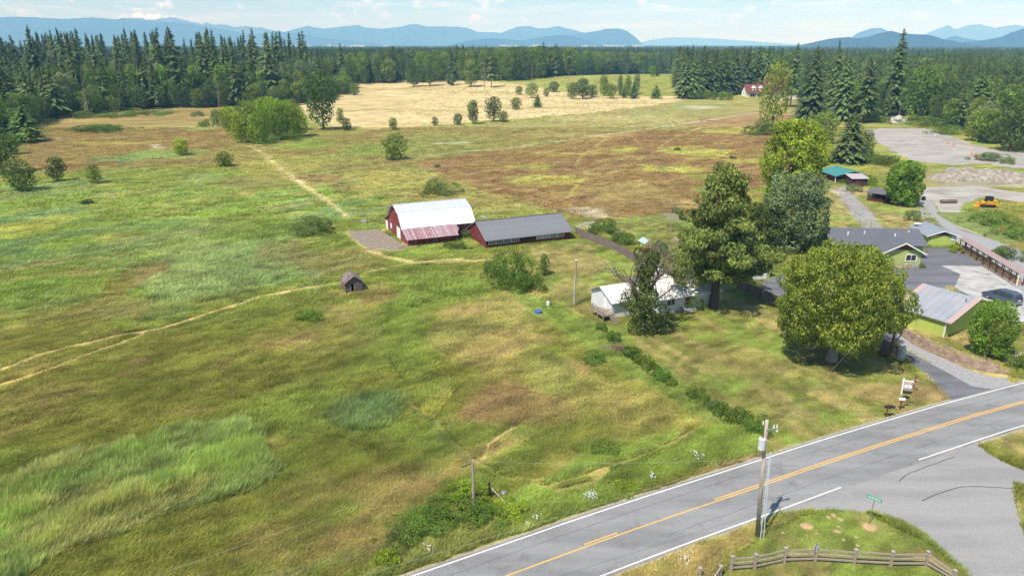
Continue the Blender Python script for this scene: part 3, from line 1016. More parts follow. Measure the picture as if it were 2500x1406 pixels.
def lobes_mesh(name, lobes, n_leaf, size, seed, tips=None, jitter=.55, inner=.18, elong=1.0, shade=.28, up=.25, gaps=False):
    """crown: leaf sprays spread over and just inside many lobes"""
    r = np.random.default_rng(seed)
    L = np.array([[*c, *rad] for c, rad in lobes], float)
    area = (L[:, 3] * L[:, 4] + L[:, 3] * L[:, 5] + L[:, 4] * L[:, 5])
    k = r.choice(len(L), n_leaf, p=area / area.sum())
    d = r.normal(size=(n_leaf, 3))
    d /= np.linalg.norm(d, axis=1, keepdims=True)
    rr = 1 - np.abs(r.normal(0, inner, n_leaf)) + r.normal(0, .05, n_leaf)
    P = L[k, :3] + d * L[k, 3:] * rr[:, None]
    # drop most leaves that fall well inside another lobe
    drop = np.zeros(n_leaf, bool)
    for q in L:
        e = np.linalg.norm((P - q[:3]) / q[3:], axis=1)
        drop |= e < .68
    keepm = ~drop | (r.uniform(size=n_leaf) < .12)
    if gaps:
        ex = P.max(0) - P.min(0)
        Q = (P - P.min(0)) / ex.max() * 9.0
        g_ = .5 * fbm(Q[:, 0] + Q[:, 2] * .9, Q[:, 1] - Q[:, 2] * .7, seed, 3) + .5 * fbm(Q[:, 2] * 1.3 + Q[:, 0] * .4, Q[:, 0] - Q[:, 1] + 7, seed + 5, 3)
        keepm &= (g_ > (.47 if gaps is True else gaps)) | (r.uniform(size=n_leaf) < .22)
    P, d, k = P[keepm], d[keepm], k[keepm]
    N = d / L[k, 3:] * L[k, 3:].mean(1, keepdims=True) + r.normal(0, jitter, P.shape) + np.array([0, 0, up])
    V, Fq = quads_at(P, N, size, r, elong)
    lob = r.uniform(1 - shade, 1 + shade, len(L))
    cv = (lob[k] * r.uniform(.75, 1.25, len(P)))[:, None] * (1 + r.normal(0, .07, (len(P), 3)))
    if tips is not None:
        tn = fbm(P[:, 0] * 14 + P[:, 2] * 9, P[:, 1] * 14 - P[:, 2] * 6, seed + 11, 2)
        out = (d[:, 2] > -.2) & (r.uniform(size=len(P)) < tips[1] * np.clip((tn - .3) * 5, 0, 1.6))
        cv[out] = np.array(tips[0]) * r.uniform(.85, 1.2, (out.sum(), 1))
    return mesh_arrays(name, V, [Fq], np.repeat(cv, 4, 0))


def crown_lobes(seed, n=26, rx=.5, z0=.22, z1=1.0, lobe=.16, round_=1.0):
    """lobe list for a unit tree: height 1, crown half width rx"""
    r = random.Random(seed)
    out = []
    for i in range(n):
        t = (i + .5) / n
        z = z0 + (z1 - z0) * t
        prof = math.sin(math.pi * min(1, max(.08, (t * .86 + .10)))) ** (.6 * round_)
        a = i * 2.399 + r.uniform(-.5, .5)
        rad = rx * prof * math.sqrt(r.uniform(.25, 1.0)) * .82
        s = lobe * r.uniform(.7, 1.3)
        out.append(((rad * math.cos(a), rad * math.sin(a), min(z, z1 - s * .5)), (s * 1.1, s * 1.1, s * .85)))
    return out


def trunk_mesh(seed, r0=.02, top=.75, limbs=5, spread=.25, n=7, z_l0=.25):
    r = random.Random(seed)
    mb = MB()
    p = Vector((0, 0, -.01))
    segs = 4
    for i in range(segs):
        q = Vector((r.uniform(-.012, .012), r.uniform(-.012, .012), top * (i + 1) / segs))
        mb.tube(p, q, r0 * (1 - .8 * i / segs) * (1.35 if i == 0 else 1), r0 * (1 - .8 * (i + 1) / segs), n)
        p = q
    for i in range(limbs):
        z = z_l0 + (top - z_l0) * (i + .3) / limbs
        a = i * 2.4 + r.uniform(-.4, .4)
        L = spread * (1.1 - .5 * i / limbs)
        q = Vector((math.cos(a) * L, math.sin(a) * L, z + L * r.uniform(.5, .9)))
        mb.tube(Vector((0, 0, z)), q, r0 * .42, r0 * .12, 5)
    return mb.mesh("trunk")


def conifer_mesh(seed, whorls=44, rad=.5, per=7, bare=.10, droop=.32, gap=.08, bend=.0, irregular=.25, pieces=6):
    """unit fir crown (height 1, half width 1 before scaling): drooping branches carrying hanging sprays"""
    r = np.random.default_rng(seed)
    P, N, S, Cc = [], [], [], []
    V, Fq, Cv = [], [], []
    ph = r.uniform(0, 6.28)
    for i in range(whorls):
        t = (i + r.uniform(0, .8)) / whorls
        z = bare + (1 - bare) * t
        prof = (1 - t) ** .78 * (1 if t > .12 else .6 + 3.3 * t)
        ring_r = rad * (prof + .02) * (1 + .12 * math.sin(t * 37 + ph))
        nb = max(3, int(per * (.55 + .6 * (1 - t))))
        for j in range(nb):
            if r.uniform() < gap:
                continue
            a = 6.283 * (j + r.uniform(0, 1)) / nb + i * 1.3
            Lh = ring_r * r.uniform(1 - irregular * 1.6, 1 + irregular)
            cx, cy_ = math.cos(a), math.sin(a)
            dz = -droop * Lh * r.uniform(.3, 1.3) * (1 - t * .9) + (.10 * Lh if t > .8 else 0)
            bx = bend * max(0, t - .7)
            shade = r.uniform(.7, 1.3)
            for s in range(pieces):
                f0 = (s + .25) / pieces
                f1 = min(1.12, f0 + 1.75 / pieces)
                wdt = Lh * (.21 * (1 - f0) + .07) + .005
                side = (1 if s % 2 else -1) * r.uniform(.1, .9)
                px, py = -cy_, cx
                x0, y0, z0 = cx * Lh * f0, cy_ * Lh * f0, z + dz * f0 * f0
                x1, y1, z1 = cx * Lh * f1 + px * wdt * side, cy_ * Lh * f1 + py * wdt * side, z + dz * f1 * f1 - .010
                o = len(V)
                tilt = r.uniform(-.6, .6) * wdt * .25
                V += [(x0 + bx, y0, z0 * 1.0 + .006), (x0 * .5 + x1 * .5 + px * wdt * .62 + bx, y0 * .5 + y1 * .5 + py * wdt * .62, (z0 + z1) / 2 - .012 + tilt),
                      (x1 + bx, y1, z1 - .006), (x0 * .5 + x1 * .5 - px * wdt * .62 + bx, y0 * .5 + y1 * .5 - py * wdt * .62, (z0 + z1) / 2 - .012 - tilt)]
                Fq.append((o, o + 1, o + 2, o + 3))
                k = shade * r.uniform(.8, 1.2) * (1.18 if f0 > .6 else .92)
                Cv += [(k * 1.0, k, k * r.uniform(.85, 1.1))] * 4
    o = len(V)
    return mesh_arrays("crown", np.array(V), [np.array(Fq)], np.array(Cv))


def conifer_trunk(bend=0.):
    mb = MB()
    mb.tube((0, 0, -.01), (0, 0, .35), .013, .010, 6)
    mb.tube((0, 0, .35), (0, 0, .99), .010, .001, 6)
    return mb.mesh("trunk")


M_bark = simple("bark", lin((98, 84, 70)), .9, .3, 6, (1, 1, .25), bmp=.6)
M_bark2 = simple("grey_bark", lin((150, 140, 126)), .9, .25, 6, (1, 1, .25), bmp=.5)
M_fir = leaf_mat("fir_needles", lin((90, 106, 58)), .15, .014, .32)
M_firb = leaf_mat("spruce_needles", lin((76, 96, 56)), .15, .012, .2)
M_leaf = leaf_mat("leaf_green", lin((116, 140, 58)), .3, .016, .28)
M_leafd = leaf_mat("leaf_dark", lin((97, 116, 58)), .25, .014, .26)
M_leafb = leaf_mat("leaf_bright", lin((146, 168, 54)), .34, .01, .15)
M_leafg = leaf_mat("leaf_grey", lin((124, 140, 92)), .27, .01, .15)
M_leafy = leaf_mat("leaf_olive", lin((118, 136, 54)), .28, .008, .18)
M_bram = leaf_mat("bramble_leaf", lin((106, 134, 54)), .3, .014, .2)
M_leafh = leaf_mat("leaf_fresh", lin((120, 150, 54)), .32, .0, .05)
M_pop = leaf_mat("poplar_leaf", lin((146, 160, 70)), .3, .0, .0)
M_dead = simple("dead_twigs", lin((150, 134, 122)), .9, .3, 4)

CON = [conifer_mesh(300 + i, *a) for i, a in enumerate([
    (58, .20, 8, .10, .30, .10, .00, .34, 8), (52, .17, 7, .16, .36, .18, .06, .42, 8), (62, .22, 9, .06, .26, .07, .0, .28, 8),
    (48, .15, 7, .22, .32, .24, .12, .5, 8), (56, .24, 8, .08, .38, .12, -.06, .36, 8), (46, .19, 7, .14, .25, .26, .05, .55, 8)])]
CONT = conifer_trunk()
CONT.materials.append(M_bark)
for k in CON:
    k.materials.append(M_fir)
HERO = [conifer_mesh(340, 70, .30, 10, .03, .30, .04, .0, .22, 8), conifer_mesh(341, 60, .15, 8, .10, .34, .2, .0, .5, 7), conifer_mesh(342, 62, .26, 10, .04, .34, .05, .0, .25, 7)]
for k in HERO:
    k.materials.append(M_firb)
BR = []
for i, (n_, rx, z0, lobe, nl, sz) in enumerate([(30, .40, .20, .15, 3600, .022), (24, .30, .16, .13, 3000, .022), (34, .50, .18, .17, 4200, .024), (20, .24, .12, .12, 2600, .021), (28, .36, .10, .15, 3400, .023)]):
    k = lobes_mesh("crown", crown_lobes(400 + i, n_, rx, z0, 1.0, lobe), nl, sz * 1.25, 420 + i)
    k.materials.append(M_leaf)
    BR.append(k)
BRT = [trunk_mesh(450 + i, .018, .72, 6, .22) for i in range(3)]
for k in BRT:
    k.materials.append(M_bark)
# bushes: unit height 1, half width 1
BU, BUL = [], []
for i in range(4):
    r_ = random.Random(500 + i)
    lb = []
    for k in range(16):
        a, d = r_.uniform(0, 6.28), math.sqrt(r_.uniform(0, 1)) * .72
        s = r_.uniform(.22, .40)
        lb.append(((d * math.cos(a), d * math.sin(a), max(.1, (1 - d * d * .75) * r_.uniform(.45, .8) - .1)), (s, s, s * .8)))
    lb += [((r_.uniform(-1.1, 1.1), r_.uniform(-1.1, 1.1), r_.uniform(.02, .18)), (.16, .16, .12)) for _q in range(9)]
    k = lobes_mesh("foliage", lb, 3200, .055, 520 + i, inner=.22, jitter=.8)
    k.materials.append(M_bram)
    BU.append(k)
    k = lobes_mesh("foliage", lb, 14000, .026, 540 + i, inner=.18, jitter=.8, gaps=True)
    k.materials.append(M_bram)
    BUL.append(k)


def slotmat(o, m):
    if m is not None and o.data.materials[0] is not m:
        o.material_slots[0].link = 'OBJECT'
        o.material_slots[0].material = m
    return o


def tree_at(name, p, h, w, crown, trunk, label, cat="tree", group=None, cm=None, tm=None, rz=None, crown_unit=.5, tw=None):
    """crown_unit: half width of the unit crown mesh; w: full crown width in metres"""
    rz = R.uniform(0, 6.28) if rz is None else rz
    t = thing(name, label, cat, p, rz, group)
    if trunk is not None:
        tk = share("trunk", trunk, t, (0, 0, 0), (0, 0, 0), (tw or h, tw or h, h))
        slotmat(tk, tm)
    s = w / 2 / crown_unit
    slotmat(share("crown", crown, t, (0, 0, 0), (0, 0, 0), (s, s, h)), cm)
    return t


BRU = [.46, .36, .56, .30, .42]
CONU = [.20, .17, .22, .15, .24, .19]


def px_tree(name, bx, by, ty, hw, kind, label, v=0, cm=None, group=None, cat="tree", hscale=1.0):
    """tree measured on the photo: base pixel, top row, half width in pixels"""
    p = G(bx, by)
    h = max(.4, float(height_at(p, ty))) * hscale
    w = 2 * hw * m_per_px(p)
    if kind == 'con':
        return tree_at(name, p, h, w, CON[v % 6], CONT, label, cat, group, cm, crown_unit=CONU[v % 6])
    if kind == 'hero':
        return tree_at(name, p, h, w, HERO[v], CONT, label, cat, group, cm, crown_unit=(.30, .15, .26)[v])
    if kind == 'br':
        return tree_at(name, p, h, w, BR[v % 5], BRT[v % 3], label, cat, group, cm, crown_unit=BRU[v % 5])


def px_bush(bx, by, ty, hw, label, v=0, cm=None, group=None, name="shrub", cat="shrub", flat=1.0):
    p = G(bx, by)
    h = max(.35, float(height_at(p, ty))) * flat
    w = hw * 1.18 * m_per_px(p)
    t = thing(name, label, cat, p + Vector((0, w * .5, 0)), R.uniform(0, 6.28), group)
    o = share("foliage", (BUL if w > 1.6 else BU)[v % 4], t, (0, 0, 0), (0, 0, 0), (w, w, h))
    slotmat(o, cm)
    return t


# ---- woods: every tree of the near edge on its own, the mass behind as one
FOREST_A = wpoly([(-260, 372), (0, 335), (60, 318), (130, 291), (230, 282), (340, 268), (470, 265), (560, 262), (660, 262), (740, 258), (800, 248), (860, 226), (850, 212), (700, 200), (400, 190), (-200, 185), (-500, 200)])
FOREST_B = wpoly([(850, 214), (1000, 215), (1150, 214), (1290, 217), (1380, 205), (1450, 190), (1560, 180), (1660, 178), (1660, 158), (1300, 150), (900, 152), (700, 160), (700, 195)])
FOREST_C = wpoly([(1650, 240), (1720, 232), (1800, 222), (1920, 226), (1975, 268), (2040, 288), (2110, 296), (2200, 286), (2330, 318), (2400, 350), (2500, 366), (2720, 420), (2900, 380), (2900, 150), (1700, 158), (1650, 190)])


def sample_poly(poly, spacing, seed):
    r = np.random.default_rng(seed)
    px = np.array(poly)
    x0, y0, x1, y1 = *px.min(0), *px.max(0)
    gx, gy = np.meshgrid(np.arange(x0, x1, spacing), np.arange(y0, y1, spacing))
    gx = gx.ravel() + r.uniform(-.45, .45, gx.size) * spacing
    gy = gy.ravel() + r.uniform(-.45, .45, gy.size) * spacing
    ok = pip(gx, gy, poly) & (np.abs(gx) < gy * .80 + 25)
    return gx[ok], gy[ok]


def edge_dist(x, y, poly, n):
    return polyline_d(x, y, poly[:n])


con_list, br_list = [], []      # (x, y, h, w, zone)
x, y = sample_poly(FOREST_A, 6.6, 1)
de = edge_dist(x, y, FOREST_A, 12)
for i in range(len(x)):
    u = R.random()
    rgt = min(1, max(0, (x[i] + 250) / 160))        # lower towards the right end
    if de[i] < 16 and u < .8:
        br_list.append((x[i], y[i], R.uniform(8, 15), R.uniform(7, 11), 'a'))
    elif de[i] < 75 and u < .34 + .3 * rgt:
        br_list.append((x[i], y[i], R.uniform(15, 24), R.uniform(8, 12), 'a'))
    else:
        tall = R.random() < .045 + .05 * (fbm(np.array([x[i] / 22.]), np.array([y[i] / 22.]), 8, 2)[0] > .55)
        h = (R.uniform(37, 50) if tall else R.uniform(15, 29)) - rgt * 3
        if rgt > .8:
            h *= R.uniform(.6, .9)
        con_list.append((x[i], y[i], h * .97, h * (R.uniform(.24, .34) if tall else R.uniform(.30, .50)), 'a'))
x, y = sample_poly(FOREST_B, 9.5, 2)
de = edge_dist(x, y, FOREST_B, 8)
for i in range(len(x)):
    u = R.random()
    if de[i] < 70 and u < .72:
        br_list.append((x[i], y[i], R.uniform(17, 27), R.uniform(11, 17), 'b'))
    else:
        h = R.uniform(20, 31)
        con_list.append((x[i], y[i], h, h * R.uniform(.26, .38), 'b'))
x, y = sample_poly(FOREST_C, 8.2, 3)
de = edge_dist(x, y, FOREST_C, 12)
for i in range(len(x)):
    u = R.random()
    if x[i] < 190 and y[i] > 440:                     # dense fir stand beside the white house with the red roof
        h = R.uniform(19, 27)
        con_list.append((x[i], y[i], h, h * R.uniform(.34, .46), 'c'))
    elif u < .62:
        h = R.uniform(9, 17) + min(6, de[i] * .05)
        br_list.append((x[i], y[i], h, h * R.uniform(.6, .85), 'c'))
    else:
        h = R.uniform(13, 22) + min(6, de[i] * .05)
        con_list.append((x[i], y[i], h, h * R.uniform(.3, .42), 'c'))
LABC = {'a': "tall dark fir in the wood behind the left field", 'b': "dark fir beyond the pale hay field", 'c': "dark fir in the right wood behind the dirt yard"}
LABB = {'a': "leafy tree along the front of the left fir wood", 'b': "rounded leafy tree beyond the pale hay field", 'c': "leafy tree in the right wood behind the dirt yard"}
GRPC = {'a': "firs in the left wood", 'b': "firs beyond the hay field", 'c': "firs in the right wood"}
GRPB = {'a': "leafy trees of the left wood", 'b': "leafy trees beyond the hay field", 'c': "leafy trees of the right wood"}
rest_c, rest_b = [], []


def place_word(z, x0, h, con):
    if z == 'a':
        w_ = "at its left end" if x0 < -215 else "at its middle" if x0 < -150 else "behind the bright copse"
    elif z == 'b':
        w_ = "left of its middle" if x0 < -60 else "around its middle" if x0 < 60 else "near the far hill"
    else:
        w_ = "beside the red roofed house" if x0 < 190 else "above the dirt yard" if x0 < 260 else "towards the right edge"
    return w_




def seen_size(t):
    # how large it shows, with those deep behind the front ones counted less
    return t[2] / t[1]


for lst, cap, rest, con in ((con_list, 255, rest_c, True), (br_list, 235, rest_b, False)):
    quota = {'a': .46, 'b': .24, 'c': .30}
    for zn in 'abc':
        sub = sorted([t for t in lst if t[4] == zn], key=seen_size, reverse=True)
        n_ = int(cap * quota[zn])
        for (x0, y0, h, w, z) in sub[:n_]:
            v = R.randrange(6 if con else 5)
            p = (x0, y0, float(terr(x0, y0)))
            if con:
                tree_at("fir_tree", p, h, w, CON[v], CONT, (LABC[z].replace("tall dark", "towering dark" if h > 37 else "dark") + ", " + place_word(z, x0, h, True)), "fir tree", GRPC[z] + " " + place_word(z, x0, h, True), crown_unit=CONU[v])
            else:
                cmx = R.choice([M_leaf, M_leafd, M_leafh, M_leafy, M_leafg])
                tree_at("leafy_tree", p, h, w, BR[v], BRT[v % 3], LABB[z] + ", " + place_word(z, x0, h, False), "tree", GRPB[z] + " " + place_word(z, x0, h, False), cm=cmx, crown_unit=BRU[v])
        rest += sub[n_:]
# source crowns for the woodland mass
srcs = []
for v in range(4):
    p = G(*[(300, 255), (420, 250), (1100, 208), (1200, 208)][v])
    t = tree_at("fir_tree", p, 30, 9, CON[v], CONT, ["fir behind the middle of the low bright hedge in the left wood", "fir behind the small grey green bush in the left wood", "fir at the back edge of the hay field above its diagonal track", "fir at the back edge of the hay field above the largest tree"][v], "fir tree", None, crown_unit=CONU[v])
    srcs.append([c_ for c_ in t.children if c_.name.startswith('crown')][0])
for v in range(4):
    p = G(*[(1050, 210), (1150, 209), (1010, 212), (2450, 340)][v])
    z_ = 'bbbc'[v]
    t = tree_at("leafy_tree", p, 20, 14, BR[v], BRT[v % 3], ["dark leafy tree at the back edge of the hay field", "olive leafy tree at the back edge of the hay field", "second dark leafy tree at the back edge of the hay field", "leafy tree beside the far right corner of the dirt yard"][v], "tree", None, cm=(M_leafd, M_leafy, M_leafd, M_leaf)[v], crown_unit=BRU[v])
    srcs.append([c_ for c_ in t.children if c_.name.startswith('crown')][0])
P_, S_, K_ = [], [], []
for (x0, y0, h, w, z) in rest_c:
    v = R.randrange(4)
    P_.append((x0, y0, float(terr(x0, y0)))); S_.append((w / 2 / CONU[v], w / 2 / CONU[v], h)); K_.append(v)
for (x0, y0, h, w, z) in rest_b:
    v = R.randrange(4)
    P_.append((x0, y0, float(terr(x0, y0)))); S_.append((w / 2 / BRU[v], w / 2 / BRU[v], h)); K_.append(4 + v)
# the wooded plain out to the hills
for n_, d0, d1, big in ((15000, 900, 2200, 1.0), (15000, 2200, 5200, 1.7), (9000, 5200, 11000, 3.4)):
    y = np.sqrt(rng.uniform(d0 ** 2, d1 ** 2, n_))
    x = rng.uniform(-.82, .82, n_) * y
    clear = fbm(x / 900, y / 380, 111, 4) > .635
    for x0, y0, cl in zip(x, y, clear):
        if cl:
            continue
        if pip(np.array([x0]), np.array([y0]), FOREST_A)[0] and y0 < 900:
            continue
        if R.random() < .55:
            v = R.randrange(4)
            h = R.uniform(17, 31)
            w = h * R.uniform(.35, .5) * big
            P_.append((x0, y0, 0)); S_.append((w / 2 / CONU[v], w / 2 / CONU[v], h)); K_.append(v)
        else:
            v = R.randrange(4)
            h = R.uniform(14, 24)
            w = R.uniform(11, 17) * big
            P_.append((x0, y0, 0)); S_.append((w / 2 / BRU[v], w / 2 / BRU[v], h)); K_.append(4 + v)
n = len(P_)
far_wood = scatter("far_forest", np.array(P_), np.stack([np.zeros(n), np.zeros(n), rng.uniform(0, 6.28, n)], -1), np.array(S_), K_, srcs)
tag(far_wood, "mass of distant dark woodland reaching to the hills", kind="stuff")
# ---- single trees and bushes one can point to
SINGLE = [
    # name, base x, base y, top y, half width, kind, variant, material, label
    ("garden_conifer", 66, 347, 258, 46, 'con', 2, M_leafd, "broad dark conifer in the garden at the left edge of the field"),
    ("columnar_tree", 73, 352, 300, 12, 'con', 1, M_leafy, "slim upright olive green cypress before the broad garden conifer"),
    ("leafy_tree", 8, 425, 318, 42, 'br', 4, M_leafd, "dark leafy tree cut by the left edge above the lone meadow bush"),
    ("leafy_tree", 30, 378, 330, 24, 'br', 1, M_leaf, "small leafy tree between the garden conifer and the left picture edge"),
    ("leafy_tree", 54, 468, 392, 40, 'br', 4, M_leafd, "rounded dark bushy tree alone in the meadow near the left edge"),
    ("leafy_tree", 142, 443, 384, 23, 'br', 1, M_leafd, "upright young tree with white flowering weeds at its foot"),
    ("leafy_tree", 232, 449, 402, 19, 'br', 3, M_leafy, "thin yellowish young tree in the left meadow"),
    ("leafy_tree", 444, 381, 339, 22, 'br', 1, M_leafb, "small pointed bright green tree beside a pale weed patch"),
    ("leafy_tree", 548, 407, 372, 24, 'br', 4, M_leafy, "low sparse olive tree in the meadow left of the straw path"),
    ("leafy_tree", 532, 311, 268, 18, 'br', 0, M_leaf, "rounded green tree just left of the bright copse"),
    ("leafy_tree", 790, 318, 176, 44, 'br', 0, M_leafd, "tall dark leafy tree at the right end of the bright copse"),
    ("leafy_tree", 832, 302, 265, 11, 'br', 3, M_leafy, "small thin tree at the left border of the hay field, behind its twin"),
    ("leafy_tree", 846, 319, 289, 13, 'br', 3, M_leafd, "small dark tree at the left corner of the hay field"),
    ("leafy_tree", 866, 233, 205, 14, 'br', 4, M_leafy, "lone rounded tree by the wood edge above the hay field"),
    ("leafy_tree", 960, 318, 288, 13, 'br', 1, M_leafy, "leftmost of the small trees along the near edge of the hay field"),
    ("leafy_tree", 1062, 307, 286, 9, 'br', 3, M_leafd, "smallest brownish tree along the near edge of the hay field"),
    ("leafy_tree", 1118, 305, 278, 13, 'br', 4, M_leafd, "small dark rounded tree left of the narrow upright tree by the hay"),
    ("leafy_tree", 1155, 303, 246, 17, 'br', 1, M_leafd, "narrow upright dark tree on the near edge of the hay field"),
    ("leafy_tree", 1205, 297, 238, 24, 'br', 0, M_leafd, "largest dark tree on the near edge of the hay field"),
    ("leafy_tree", 1229, 298, 272, 14, 'br', 4, M_leafy, "low olive tree touching the largest tree by the hay field"),
    ("leafy_tree", 1260, 268, 239, 15, 'br', 4, M_leafd, "dark rounded tree standing in the middle of the hay field"),
    ("leafy_tree", 1312, 262, 229, 13, 'con', 2, M_leafd, "pointed dark tree in the hay field, right of the rounded one"),
    ("leafy_tree", 1298, 240, 204, 17, 'br', 0, M_leaf, "bright conical tree at the far edge of the hay field"),
    ("leafy_tree", 1267, 233, 211, 10, 'br', 1, M_leafy, "small yellowish tree at the far edge of the hay field"),
    ("leafy_tree", 1334, 236, 215, 9, 'br', 4, M_leafg, "small grey green shrub-like tree past the hay field"),
    ("leafy_tree", 1352, 224, 200, 15, 'br', 4, M_leafd, "dark spreading tree on the far green before the wood"),
    ("leafy_tree", 1397, 242, 204, 17, 'br', 2, M_leafd, "dark round tree in the clump behind the hay field"),
    ("leafy_tree", 1422, 242, 192, 20, 'br', 1, M_leafd, "tallest tree of the clump behind the hay field"),
    ("leafy_tree", 1445, 238, 208, 14, 'br', 3, M_leafd, "thin dark tree at the right side of the clump behind the hay field"),
    ("leafy_tree", 1490, 241, 206, 17, 'br', 0, M_leaf, "bright bushy tree between the clump and the two dark firs"),
    ("fir_tree", 1523, 240, 205, 9, 'con', 0, M_fir, "left of the two small dark firs behind the hay field"),
    ("fir_tree", 1546, 241, 200, 13, 'con', 2, M_fir, "right of the two small dark firs behind the hay field"),
    ("leafy_tree", 1601, 241, 206, 17, 'con', 4, M_leafd, "broad pointed tree alone left of the row of tall firs"),
    ("leafy_tree", 1474, 213, 186, 13, 'br', 2, M_leaf, "rounded tree on the slope above the bright bushy tree"),
    ("leafy_tree", 1515, 206, 185, 8, 'br', 4, M_leafd, "small dark oval tree on the far hill, left of three"),
    ("leafy_tree", 1534, 206, 187, 9, 'br', 4, M_leaf, "small green tree on the far hill, middle of three"),
    ("leafy_tree", 1555, 204, 183, 10, 'br', 2, M_leafg, "pale green tree on the far hill, right of three"),
    ("leafy_tree", 1592, 199, 163, 10, 'br', 1, M_leaf, "tall pale tree on the crest of the far hill"),
    ("fir_tree", 1605, 199, 172, 8, 'con', 5, M_fir, "small dark pine beside the tall pale tree on the far hill"),
    ("leafy_tree", 1644, 196, 184, 8, 'br', 4, M_leafd, "tiny dark tree on the far hill near the row of firs"),
    ("leaning_tree", 964, 391, 328, 33, 'br', 4, M_leafy, "olive leaning tree in the middle of the fields with a low shadow"),
    ("poplar_tree", 1884, 326, 154, 38, 'br', 0, M_pop, "tall yellowish poplar in front of the house with the red roof"),
    ("fir_tree", 2070, 399, 270, 48, 'hero', 0, M_fir, "dense dark fir beside the teal roofed shed"),
    ("fir_tree", 2174, 282, 69, 34, 'hero', 1, M_fir, "very tall ragged fir rising above the right skyline"),
    ("fir_tree", 665, 255, 78, 30, 'hero', 1, M_fir, "tall lone fir spire at the right end of the left wood"),
    ("fir_tree", 2377, 312, 170, 45, 'hero', 2, M_leafd, "broad brownish fir at the far right behind the dirt yard"),
    ("fir_tree", 2052, 296, 138, 40, 'hero', 2, M_fir, "broad dark fir right of the poplar, with drooping branches"),
    ("fir_tree", 2106, 300, 138, 34, 'con', 1, M_fir, "thin drooping fir left of the very tall ragged fir"),
    ("fir_tree", 1975, 300, 112, 40, 'hero', 2, M_fir, "dark fir directly right of the poplar top"),
    ("fir_tree", 1929, 262, 104, 24, 'con', 3, M_fir, "slender dark fir behind the poplar"),
    ("fir_tree", 2026, 290, 96, 20, 'con', 3, M_fir, "slender fir spire between the poplar and the tall ragged fir"),
    ("leafy_tree", 2238, 296, 164, 50, 'br', 0, M_leaf, "large light green rounded tree above the dirt yard"),
    ("leafy_tree", 2300, 300, 190, 30, 'br', 1, M_leafd, "middle sized leafy tree between the light green tree and the brownish fir"),
    ("leafy_tree", 2465, 370, 250, 50, 'br', 2, M_leafd, "dark leafy tree at the right edge above the dirt yard"),
    ("leafy_tree", 2385, 345, 268, 34, 'br', 4, M_leaf, "leafy tree overhanging the far right corner of the dirt yard"),
    ("leafy_tree", 2010, 352, 276, 34, 'br', 4, M_leaf, "leafy tree between the poplar and the dense fir by the teal shed"),
    ("leafy_tree", 2110, 395, 320, 20, 'br', 3, M_leafd, "slim leafy tree just right of the dense fir by the teal shed"),
    ("leafy_tree", 1328, 672, 622, 14, 'br', 3, M_leaf, "young sapling on the dry lawn below the long grey roof"),
]
for (nm, bx, by, ty, hw, kd, v, mt, lb) in SINGLE:
    px_tree(nm, bx, by, ty, hw, kd, lb, v, mt)
for i, (bx, by, ty, hw, v) in enumerate([(575, 340, 262, 30, 0), (608, 348, 250, 32, 2), (640, 345, 246, 34, 0), (672, 340, 244, 34, 2), (704, 338, 248, 32, 0), (730, 334, 262, 26, 4), (590, 350, 275, 26, 4), (628, 352, 280, 26, 4), (560, 322, 262, 22, 4), (655, 322, 240, 30, 2), (715, 320, 246, 26, 4)]):
    px_tree("copse_tree", bx, by, ty, hw, 'br', ["rear left tree of the bright green copse", "left of centre tree of the bright green copse", "tallest middle tree of the bright green copse", "right of centre tree of the bright green copse", "right hand tree of the bright green copse", "rear right tree of the bright green copse beside the dark tree", "front left low tree of the bright green copse by the straw path", "front middle low tree of the bright green copse", "leftmost small tree of the bright green copse", "rear middle tree of the bright green copse", "rear tree of the bright green copse right of its middle"][i], v, R.choice([M_leafb, M_leaf, M_leafb]), "trees of the bright copse", "tree")
for i, (bx, by, ty) in enumerate([(1668, 241, 132), (1692, 241, 128), (1716, 238, 126), (1740, 236, 122), (1765, 233, 124), (1790, 230, 118), (1818, 226, 120), (1845, 224, 110), (1866, 226, 112)]):
    px_tree("fir_tree", bx, by, ty, 26, 'con', "dark fir in the dense row left of the house with the red roof", (2, 0, 4)[i % 3], M_fir, "firs in the row by the red roofed house", "fir tree")
for i, (bx, by, ty) in enumerate([(1688, 243, 219), (1706, 243, 220), (1724, 243, 221), (1742, 244, 224), (1762, 245, 226), (1780, 245, 227)]):
    px_tree("orchard_tree", bx, by, ty, 12, 'br', "small rounded orchard tree below the dense row of firs", 2, M_leaf, "orchard trees by the red roofed house", "tree")

# large trees around the yards
p = G(2030, 880)
lb = []
r_ = random.Random(77)
for i in range(170):
    z = 1 - 2 * (i + .5) / 170
    a = i * 2.39996
    if z < -.80:
        continue
    rr = math.sqrt(1 - z * z) * r_.uniform(.70, 1.10)
    s = r_.uniform(.07, .16)
    lb.append(((rr * math.cos(a) * .86, rr * math.sin(a) * .86, .54 + z * .41 * r_.uniform(.86, 1.06)), (s * 1.3, s * 1.3, s * .55)))
for i in range(30):
    a, d = r_.uniform(0, 6.28), r_.uniform(.1, .7)
    lb.append(((d * math.cos(a), d * math.sin(a), r_.uniform(.35, .8)), (.2, .2, .12)))
CHEST = lobes_mesh("crown", lb, 120000, .0125, 601, tips=((2.35, 1.95, 2.1), .44), jitter=.75, inner=.12, shade=.32, elong=1.2, gaps=.40)
CHEST.materials.append(leaf_mat("flowering_leaf", lin((112, 130, 48)), .35, .0, .0))
CHT = trunk_mesh(602, .036, .7, 9, .38, 10, .16)
CHT.materials.append(M_bark2)
h = float(height_at(p, 582)) * .96
tree_at("flowering_tree", p, h, 2 * 152 * m_per_px(G(2055, 800)), CHEST, CHT, "huge round flowering tree with yellow green blossom beside the driveway", "tree", rz=.4, crown_unit=1.10)

